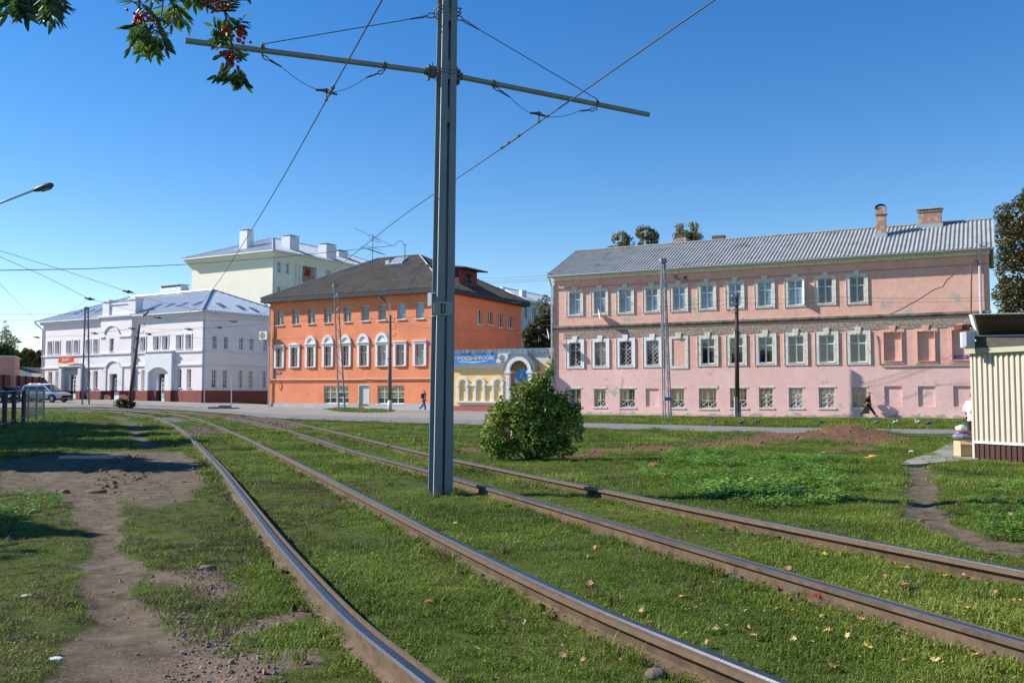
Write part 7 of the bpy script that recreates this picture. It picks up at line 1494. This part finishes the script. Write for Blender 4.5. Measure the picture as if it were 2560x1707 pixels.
def scatter(name,lb,P,scl,rot,idx,protos,cat):
    pc=bpy.data.collections.new(name+'_kinds')
    for p in protos: pc.objects.link(p)
    me=bpy.data.meshes.new(name); me.vertices.add(len(P)); me.vertices.foreach_set('co',np.asarray(P,np.float32).ravel())
    for nm,ty,dt in (('scl','FLOAT',scl),('idx','INT',idx)): a=me.attributes.new(nm,ty,'POINT'); a.data.foreach_set('value',np.asarray(dt,np.float32 if ty=='FLOAT' else np.int32))
    a=me.attributes.new('rot','FLOAT_VECTOR','POINT'); a.data.foreach_set('vector',np.asarray(rot,np.float32).ravel())
    o=bpy.data.objects.new(name,me); COL.objects.link(o); tag(o,lb,cat,kind='stuff')
    ng=bpy.data.node_groups.new(name+'_scatter','GeometryNodeTree'); ng.interface.new_socket('Geometry',in_out='INPUT',socket_type='NodeSocketGeometry'); ng.interface.new_socket('Geometry',in_out='OUTPUT',socket_type='NodeSocketGeometry')
    N=ng.nodes;K=ng.links.new; gi=N.new('NodeGroupInput'); go=N.new('NodeGroupOutput'); ci=N.new('GeometryNodeCollectionInfo'); ci.inputs['Collection'].default_value=pc; ci.inputs['Separate Children'].default_value=True; ci.inputs['Reset Children'].default_value=True
    ip=N.new('GeometryNodeInstanceOnPoints'); ip.inputs['Pick Instance'].default_value=True
    def na_(nm,ty): x=N.new('GeometryNodeInputNamedAttribute'); x.data_type=ty; x.inputs['Name'].default_value=nm; return x.outputs['Attribute']
    K(gi.outputs[0],ip.inputs['Points']); K(ci.outputs[0],ip.inputs['Instance']); K(na_('idx','INT'),ip.inputs['Instance Index']); K(na_('rot','FLOAT_VECTOR'),ip.inputs['Rotation']); K(na_('scl','FLOAT'),ip.inputs['Scale']); K(ip.outputs[0],go.inputs[0])
    md=o.modifiers.new('scatter','NODES'); md.node_group=ng; return o
from bisect import bisect
def interp2(M_,x,y):
    i=np.clip(np.searchsorted(XS,x)-1,0,len(XS)-2); j=np.clip(np.searchsorted(YS,y)-1,0,len(YS)-2); a=(x-XS[i])/(XS[i+1]-XS[i]); b=(y-YS[j])/(YS[j+1]-YS[j])
    return (M_[j,i]*(1-a)+M_[j,i+1]*a)*(1-b)+(M_[j+1,i]*(1-a)+M_[j+1,i+1]*a)*b
NE=sorted([tuple(gnd(*p).xy) for p in [(2427,1091),(1930,1084),(1436,1069),(1140,1060),(900,1053),(740,1048),(640,1041),(560,1036),(480,1030),(390,1027),(250,1026),(60,1030),(0,1036)]])
NEX=[p[0] for p in NE]; NEY=[p[1] for p in NE]
rd=np.random.default_rng(5)
railpts=np.array([[p.x,p.y] for s in RP for p in s[::2] if p.y<45])
def raild(x,y):
    d=np.full(x.shape,9.)
    for k in range(len(railpts)): d=np.minimum(d,np.hypot(x-railpts[k,0],y-railpts[k,1]))
    return d
def field(Y0,Y1,dens,sc):
    A_=.57*(Y1**2-Y0**2)+2*(Y1-Y0); n=int(A_*dens); y=np.sqrt(rd.random(n)*(Y1**2-Y0**2)+Y0**2); x=(rd.random(n)*2-1)*(.565*y+.6)
    ok=y<np.interp(x,NEX,NEY)-.2
    x,y=x[ok],y[ok]; mp=interp2(mP,x,y)+nz(x,y,6,3)*.15; mg=interp2(mG,x,y); mb_=interp2(mB,x,y); ms=interp2(mS,x,y)
    pr=np.clip(1-mp*2.2,0,1)*np.clip(1-mg*.93,0,1)*np.clip(1-mb_*1.3,0,1)*np.clip(1-ms*1.25,0,1)
    thin=.75+.25*np.clip(nz(x,y,1.3,4)+.4,0,1); thin*=np.where(y<11,np.clip(.85+nz(x,y,2.5,6)*.6,.35,1),1)
    dr=raild(x,y) if Y0<30 else np.full(x.shape,9.); k=(rd.random(len(x))<pr*thin)&(dr>.11)
    k&=~((x>11.2)&(y>18)&(y<26)&(x-11.2>(22.6-y)*.42))
    x,y=x[k],y[k]; dr=dr[k]; z=interp2(ALLZ,x,y)
    tall=1+.35*nz(x,y,.6,9)+.5*(dr<.25)
    return np.stack([x,y,z],-1),np.clip(tall,.5,1.6)*rd.uniform(.75,1.25,len(x))*sc
protos=[clump('grass_clump',44,.11,.042,.0045,GR,1,22,lean=1.3),clump('grass_clump',34,.11,.035,.0048,GR,2,34,lean=1.4),clump('grass_clump',48,.10,.055,.004,GR,3,10,lean=1.1),clump('grass_clump',30,.11,.03,.005,GRD,4,10,lean=1.5),clump('grass_clump',26,.10,.030,.006,GR,5,44,lean=1.5)]
Ps,Ss=[],[]
for a in ((4.2,9,210,.75),(9,16,105,.95),(16,28,34,1.4),(28,44,12,2.0),(44,68,4.5,2.6)):
    p,s=field(*a); Ps.append(p); Ss.append(s)
# verge in front of the pink house and patch before the orange one
def polyfill(pl,dens,sc,seed):
    X=[p[0] for p in pl];Y=[p[1] for p in pl]; r=np.random.default_rng(seed); n=int((max(X)-min(X))*(max(Y)-min(Y))*dens); x=r.uniform(min(X),max(X),n); y=r.uniform(min(Y),max(Y),n); k=inpoly(x,y,pl); x,y=x[k],y[k]
    return np.stack([x,y,np.array([G(a,b) for a,b in zip(x,y)])],-1),np.full(len(x),sc)*r.uniform(.6,1.3,len(x))
V1=P2(ident,[(1400,1058),(1436,1055),(1930,1067),(2700,1080),(2700,1055),(2427,1049),(2000,1046),(1700,1042),(1436,1040),(1400,1041)])
V2=P2(ident,[(818,1024),(850,1020),(975,1025),(985,1029),(960,1032),(900,1032),(850,1030)])
for pl,dn,sc,sd in ((V1,6,3.2,1),(V2,14,3.0,2)): p,s=polyfill(pl,dn,sc,sd); Ps.append(p); Ss.append(s)
P=np.concatenate(Ps); S=np.concatenate(Ss); n=len(P); rot=np.stack([rd.normal(0,.08,n),rd.normal(0,.08,n),rd.uniform(0,6.28,n)],-1)
dry=(nz(P[:,0],P[:,1],.8,14)*.5+.25*nz(P[:,0],P[:,1],3,15)+interp2(mP,P[:,0],P[:,1])*.9+interp2(mG,P[:,0],P[:,1])*.5+.75*((P[:,0]<-2.2)&(P[:,1]<17)))>.42
idx=rd.choice([0,1,2,4],size=n,p=[.4,.25,.15,.2]); idx[dry&(rd.random(n)<.7)]=3
print('grass clumps',n)
scatter('grass','short uneven green grass covering the ground around the tracks',P,S,rot,idx,protos,'grass')
# verge turf sheet
for nm,pl in (('verge',V1),('verge',V2)):
    q=MB(); m_=[(sum(p[0] for p in pl)/len(pl),sum(p[1] for p in pl)/len(pl))]
WP=[P2(zC,[(-60,300),(0,270),(250,280),(500,300),(900,310),(1080,420),(1120,510),(1000,560),(750,600),(500,600),(300,565),(100,550),(-60,500),(-200,430),(-250,350)]),P2(zC,[(1640,480),(1907,440),(2100,450),(2100,800),(1907,790),(1700,760),(1620,680),(1560,600)])]
wp=[clump('weed_clump',6,.16,.20,.006,WD,11,46),clump('weed_clump',4,.15,.26,.006,WD,12,52),clump('weed_clump',8,.17,.15,.006,WD,13,40)]
Ps,Ss=[],[]
for i,pl in enumerate(WP):
    p,s=polyfill(pl,(26,34)[i],1,20+i); v=nz(p[:,0],p[:,1],.9,40)+.5*nz(p[:,0],p[:,1],3,41); d=-sdf(p[:,0],p[:,1],pl); k=(v+np.clip(d,0,1)*.9)>(-.45 if i==0 else -.6); p=p[k]; Ps.append(p); Ss.append(np.clip(.55+.35*v[k]+.25*np.clip(d[k],0,1),.35,1.15)*(.85 if i==0 else .8))
# weeds by the fence and in the left corner
for pl,dn in ((P2(ident,[(-30,1060),(60,1052),(110,1050),(200,1060),(230,1085),(120,1100),(-30,1110)]),5),(P2(zA,[(-30,560),(120,500),(330,520),(350,580),(250,640),(60,690),(-30,700)]),9)):
    p,s=polyfill(pl,dn,.55,33); Ps.append(p); Ss.append(s)
P=np.concatenate(Ps); S=np.concatenate(Ss); n=len(P); print('weeds',n)
scatter('weeds','low broad leaved green weeds in dense patches beyond the tracks',P,S,np.stack([rd.normal(0,.1,n),rd.normal(0,.1,n),rd.uniform(0,6.28,n)],-1),rd.integers(0,3,n),wp,'weeds')
# tufts: taller tussocks along the rail feet, round the mast and here and there
TP=[];TS=[]
for s in RP:
    for p in s[::1]:
        if p.y<34 and rd.random()<.34: 
            o_=(.13+abs(rd.normal(0,.10)))*(1 if rd.random()<.5 else -1); TP.append((p.x+o_*.92,p.y+o_*.38)); TS.append(rd.uniform(.5,1.15)*(1+p.y*.03))
for k in range(26): a=rd.uniform(0,6.28); TP.append((B0.x+math.cos(a)*rd.uniform(.2,.45),B0.y+math.sin(a)*rd.uniform(.2,.45))); TS.append(rd.uniform(.7,1.5))
for k in range(420):
    y=math.sqrt(rd.random()*(24**2-4.4**2)+4.4**2); x=(rd.random()*2-1)*.56*y
    if float(interp2(mP,np.array([x]),np.array([y]))[0])<.25: TP.append((x,y)); TS.append(rd.uniform(.5,1.3))
TP=np.array(TP); z=interp2(ALLZ,TP[:,0],TP[:,1]); n=len(TP)
tf=[clump('tuft',26,.045,.12,.0055,GR,71,0,lean=.9),clump('tuft',20,.06,.10,.006,GRD,72,2,lean=1.2),clump('tuft',6,.07,.06,.006,GR,73,16,lean=1.2)]
scatter('grass_tufts','taller grass tufts and broad leaved rosettes along the rails and around the mast foot',np.column_stack([TP,z]),np.array(TS),np.stack([rd.normal(0,.1,n),rd.normal(0,.1,n),rd.uniform(0,6.28,n)],-1),rd.integers(0,3,n),tf,'grass')
# ---- pebbles on the gravel, ballast and path
PEB=M('pebble_stone',(.23,.165,.125,1),.9,.45,3,.2,30)
def pebble(seed):
    r=random.Random(seed); q=MB(); q.ball((0,0,0),1,6,sc=(r.uniform(.8,1.4),r.uniform(.7,1.1),r.uniform(.45,.8))); me=bpy.data.meshes.new('pebble'); me.from_pydata([tuple(v*(1+.3*noise.noise(v*1.5+Vector((seed,0,0))))) for v in q.v],[],q.f); me.materials.append(PEB); return bpy.data.objects.new('pebble',me)
p1,_=polyfill(GRAV,520,1,50); s1=rd.gamma(2.2,.0026,len(p1))+.003
p2,_=polyfill(BALL1,130,1,51); s2=rd.uniform(.018,.04,len(p2)); p3,_=polyfill(BALL2,60,1,52); s3=rd.uniform(.02,.045,len(p3))
xx=rd.uniform(-9,0,16000); yy=np.sqrt(rd.random(16000)*(16**2-4.2**2)+4.2**2); k=(rd.random(16000)<(interp2(mP,xx,yy)*.16+.03+interp2(mG,xx,yy)*.2)); xx,yy=xx[k],yy[k]; p4=np.stack([xx,yy,yy*0],-1); s4=rd.gamma(1.6,.0028,len(p4))+.002
xx=rd.uniform(-14,-2,1500); yy=rd.uniform(13,30,1500); k=rd.random(1500)<interp2(mP,xx,yy)*.5; p5=np.stack([xx[k],yy[k],yy[k]*0],-1); s5=rd.gamma(2,.005,len(p5))+.004
P=np.concatenate([p1,p2,p3,p4,p5]); P[:,2]=interp2(ALLZ,P[:,0],P[:,1]); S=np.concatenate([s1,s2,s3,s4,s5]); P[:,2]+=S*.15; n=len(P)
scatter('pebbles','small brown and grey stones strewn over the gravel and the dirt path',P,S,rd.uniform(0,6.28,(n,3)),rd.integers(0,3,n),[pebble(i) for i in range(3)],'pebbles')
# dirt and crumbs at the rail feet
CP=[]
for s in RP:
    for p in s:
        if p.y<22:
            for k in range(5): o_=(.085+abs(rd.normal(0,.035)))*(1 if rd.random()<.5 else -1); CP.append((p.x+o_*.92+rd.normal(0,.04),p.y+o_*.38+rd.normal(0,.1),G(p.x,p.y)+.005))
CP=np.array(CP); n=len(CP)
CR=M('dark_dirt_crumb',(.06,.04,.028,1),1,.5,3,.3); cm=[pebble(21),pebble(22)]
for e_ in cm: e_.name='crumb'; e_.data.materials.clear(); e_.data.materials.append(CR)
scatter('rail_dirt','dark crumbs of dirt and ballast against the rail feet',CP,rd.gamma(1.8,.007,n)+.004,rd.uniform(0,6.28,(n,3)),rd.integers(0,2,n),cm,'dirt')
# clods on the bare soil
CL=M('soil_clod',(.17,.10,.06,1),1,.4,3,.3)
pc=[]
for i in range(2):
    e=pebble(9+i); e.name='clod'; e.data.materials.clear(); e.data.materials.append(CL); pc.append(e)
Ps=[polyfill(pl,dn,1,60+i)[0] for i,(pl,dn) in enumerate(((SOIL1,14),(SOIL2,18),(SOIL3,12),(P2(zA,[(480,330),(800,300),(850,380),(760,460),(560,520),(470,500),(560,420)]),30)))]; P=np.concatenate(Ps); P[:,2]=interp2(ALLZ,P[:,0],P[:,1]); n=len(P)
scatter('soil_clods','crumbly brown clods on the dug soil',P,rd.gamma(1.6,.014,n)+.006,rd.uniform(0,6.28,(n,3)),rd.integers(0,2,n),pc,'soil')
# ============================================================ FALLEN LEAVES AND SMALL LITTER
def lfmat(name,cols):
    m,n_,b=new_mat(name); oi=n_.nodes.new('ShaderNodeObjectInfo'); r=n_.nodes.new('ShaderNodeValToRGB'); e=r.color_ramp.elements
    while len(e)<len(cols): e.new(.5)
    for i,c in enumerate(cols): e[i].position=i/(len(cols)-1); e[i].color=c
    n_.links.new(oi.outputs['Random'],r.inputs[0]); n_.links.new(r.outputs[0],b.inputs['Base Color']); b.inputs['Roughness'].default_value=.7; return m
DRY=lfmat('dry_leaf',[(.42,.25,.10,1),(.30,.15,.06,1),(.50,.36,.16,1),(.24,.11,.05,1),(.45,.30,.17,1)]); YEL_=lfmat('yellow_leaf',[(.46,.28,.05,1),(.48,.24,.06,1),(.52,.36,.11,1)])
def leafmesh(seed,mat):
    r=random.Random(seed); pts=[]
    for i in range(20):
        t=2*math.pi*i/20; k=[1,.55,.8,.5,.95,.5,.8,.45,.6,.35][i%10] if i<10 else [.35,.6,.45,.8,.5,.95,.5,.8,.55,.9][i%10]
        x,y=math.cos(t)*k,math.sin(t)*k; pts.append((x,y,.28*abs(y)+.2*math.sin(x*3+seed)+r.uniform(-.06,.06)))
    pts.append((0,0,.0)); vs=pts+[(p[0],p[1],p[2]-.03) for p in pts]; fs=[(i,(i+1)%20,20) for i in range(20)]+[(21+(i+1)%20,21+i,41) for i in range(20)]+[(i,21+i,21+(i+1)%20,(i+1)%20) for i in range(20)]
    me=bpy.data.meshes.new('fallen_leaf'); me.from_pydata(vs,[],fs); me.materials.append(mat); return me
LM=[leafmesh(i,DRY) for i in range(4)]; YM=[leafmesh(10+i,YEL_) for i in range(3)]
r_=random.Random(77); spots=[]
fixed=[(300,735),(480,795),(800,850),(1140,865),(1220,858),(1265,925),(1130,975),(1465,972),(1230,1020),(1570,970),(640,1020),(405,1065),(10,1090),(375,1260),(205,1265),(405,1300),(930,1320),(1270,1300),(1130,1340),(1005,1210),(1230,1165),(1175,1165),(1290,1150),(1640,1415),(1440,1240),(1700,1290),(745,745),(520,722),(290,650),(200,525),(1345,680),(1390,780),(1445,785),(1720,850),(1845,1125),(1750,1075),(1590,1125),(1115,720),(340,895),(430,920),(300,810),(850,1475),(1045,1370),(635,1330),(560,1155),(790,1195)]
for x,y in fixed: spots.append(zC(x,y))
for x,y in [(65,815),(170,850),(640,680),(890,640),(860,435),(980,785),(1165,825),(1410,810),(1500,795),(1320,685),(1580,790),(1745,765),(1380,865),(1390,1010),(1440,1080),(1660,1175),(1160,1080),(755,1370),(500,1125),(1540,640),(1100,475)]: spots.append(zB(x,y))
while len(spots)<118: 
    x,y=r_.uniform(1250,2540),r_.uniform(1235,1660)
    if r_.random()<.35+.65*(x-1250)/1290: spots.append((x,y))
for i,(x,y) in enumerate(spots):
    p=gnd(x,y,.03); gz_=ground_h(p.x,p.y)
    yl=i%5==2; me=(YM if yl else LM)[i%(3 if yl else 4)]; o=bpy.data.objects.new('fallen_leaf',me); COL.objects.link(o); s=r_.uniform(.028,.052); o.scale=(s,s*r_.uniform(.7,1),s); o.location=(p.x,p.y,gz_+.035); o.rotation_euler=(r_.uniform(-.5,.5),r_.uniform(-.5,.5),r_.uniform(0,6.28))
    if yl: tag(o,'small bright yellow orange fallen leaf lying on the short grass by the rails','leaf','yellow fallen leaves')
    else: tag(o,'dry curled tan brown fallen leaf lying on the short grass by the rails','leaf','brown fallen leaves')
fr_=[]
for i in range(3):
    me=leafmesh(40+i,DRY); e_=bpy.data.objects.new('leaf_scrap',me); fr_.append(e_)
FPt=[]
while len(FPt)<520:
    x,y=r_.uniform(700,2560),r_.uniform(1180,1707)
    if r_.random()<.12+.88*(max(0,x-900)/1660): p=gnd(x,y); FPt.append((p.x,p.y,ground_h(p.x,p.y)+.03))
n=len(FPt); scatter('leaf_litter','tiny scraps of dry leaves strewn through the grass',FPt,rd.uniform(.006,.016,n),rd.uniform(-1,1,(n,3))*np.array([.6,.6,3.1]),rd.integers(0,3,n),fr_,'leaf litter')
def lump(name,xy,r,sc,mat,lb,cat,seed):
    p=gnd(*xy); p.z=ground_h(p.x,p.y)+r*sc[2]*.5; return blob(name,p,r,sc,mat,lb,cat,seed)
lump('brick',zB(1745,372),.16,(1.2,.6,.5),M('brick_red',(.34,.10,.06,1),.9,.2),'broken red brick lying in the grass right of the bush','brick',4)
lump('stone',zB(1755,1530),.05,(1.3,.9,.8),M('brown_stone',(.13,.10,.08,1),.9,.4,6,.6),'brown stone at the bottom edge between the middle rails','stone',5)
lump('litter',zA(310,1435),.035,(1.3,.9,.3),M('crumpled_paper',(.62,.60,.62,1),.6,.2,12,.4,20),'crumpled white paper litter in the grass at the bottom left','litter',7)
lump('litter',zA(150,1085),.04,(1.3,.8,.25),M('crumpled_paper',(.62,.60,.62,1)),'small grey scrap on the grass at the left above the white paper','litter',8)
lump('litter',zC(1072,312),.11,(1.2,.8,.35),M('orange_litter',(.72,.38,.08,1),.6,.2,4),'orange yellow litter on the grass left of the concrete slab','litter',9)
lump('litter',zC(1042,318),.08,(1.2,.8,.3),M('orange_litter',(.72,.38,.08,1)),'smaller orange scrap just left of the orange yellow litter','litter',10)
lump('litter',zC(1285,292),.08,(1.2,.8,.4),WHITE,'white scrap lying on the soil near the concrete slab','litter',11)
lump('stone',zA(1150,945),.06,(1.4,.9,.5),M('brown_stone',(.22,.17,.14,1)),'flat tan stone in the gravel left of the first rail','stone',12)
lump('stone',zA(360,508),.07,(1.1,.9,.7),M('brown_stone',(.22,.17,.14,1)),'dark stone on the dirt patch at the left','stone',13)
lump('stone',zA(540,500),.11,(1.6,.8,.5),M('brown_stone',(.22,.17,.14,1)),'larger flat stone in the middle of the dirt patch','stone',14)
# broken plank on the dirt
p=gnd(*zA(520,318)); p.z=ground_h(p.x,p.y)+.04; q=MB(); q.box(p,(1.6,.35,.06),.05); q.build('plank',M('pale_board',(.42,.31,.24,1),.9,.15,3,.2),loc=p,label='pale flat board lying on the dirt patch at the left',cat='plank')
# twig with red berries
p=gnd(*zC(800,1120)); e=gnd(*zC(1150,1210)); p.z=e.z=.05; q=MB(); q.tube([p,p.lerp(e,.4)+Vector((0,0,.03)),e],[.006,.006,.003],5); q.tube([p.lerp(e,.05),p+Vector((0,.02,.16))],[.005,.003],5); q.tube([p.lerp(e,.5),p.lerp(e,.6)+Vector((.1,-.1,.04))],.003,4)
tg=q.build('fallen_twig',M('red_brown_twig',(.14,.06,.05,1),.8),loc=p,label='fallen rowan twig with red berries in the grass below the third rail',cat='twig'); q=MB()
for i in range(22): q.ball(p+Vector((r_.gauss(-.04,.03),r_.gauss(0,.02),r_.uniform(-.01,.03))),.007,6)
q.build('berry_cluster',M('bright_red_berry',(.50,.03,.025,1),.4),tg)
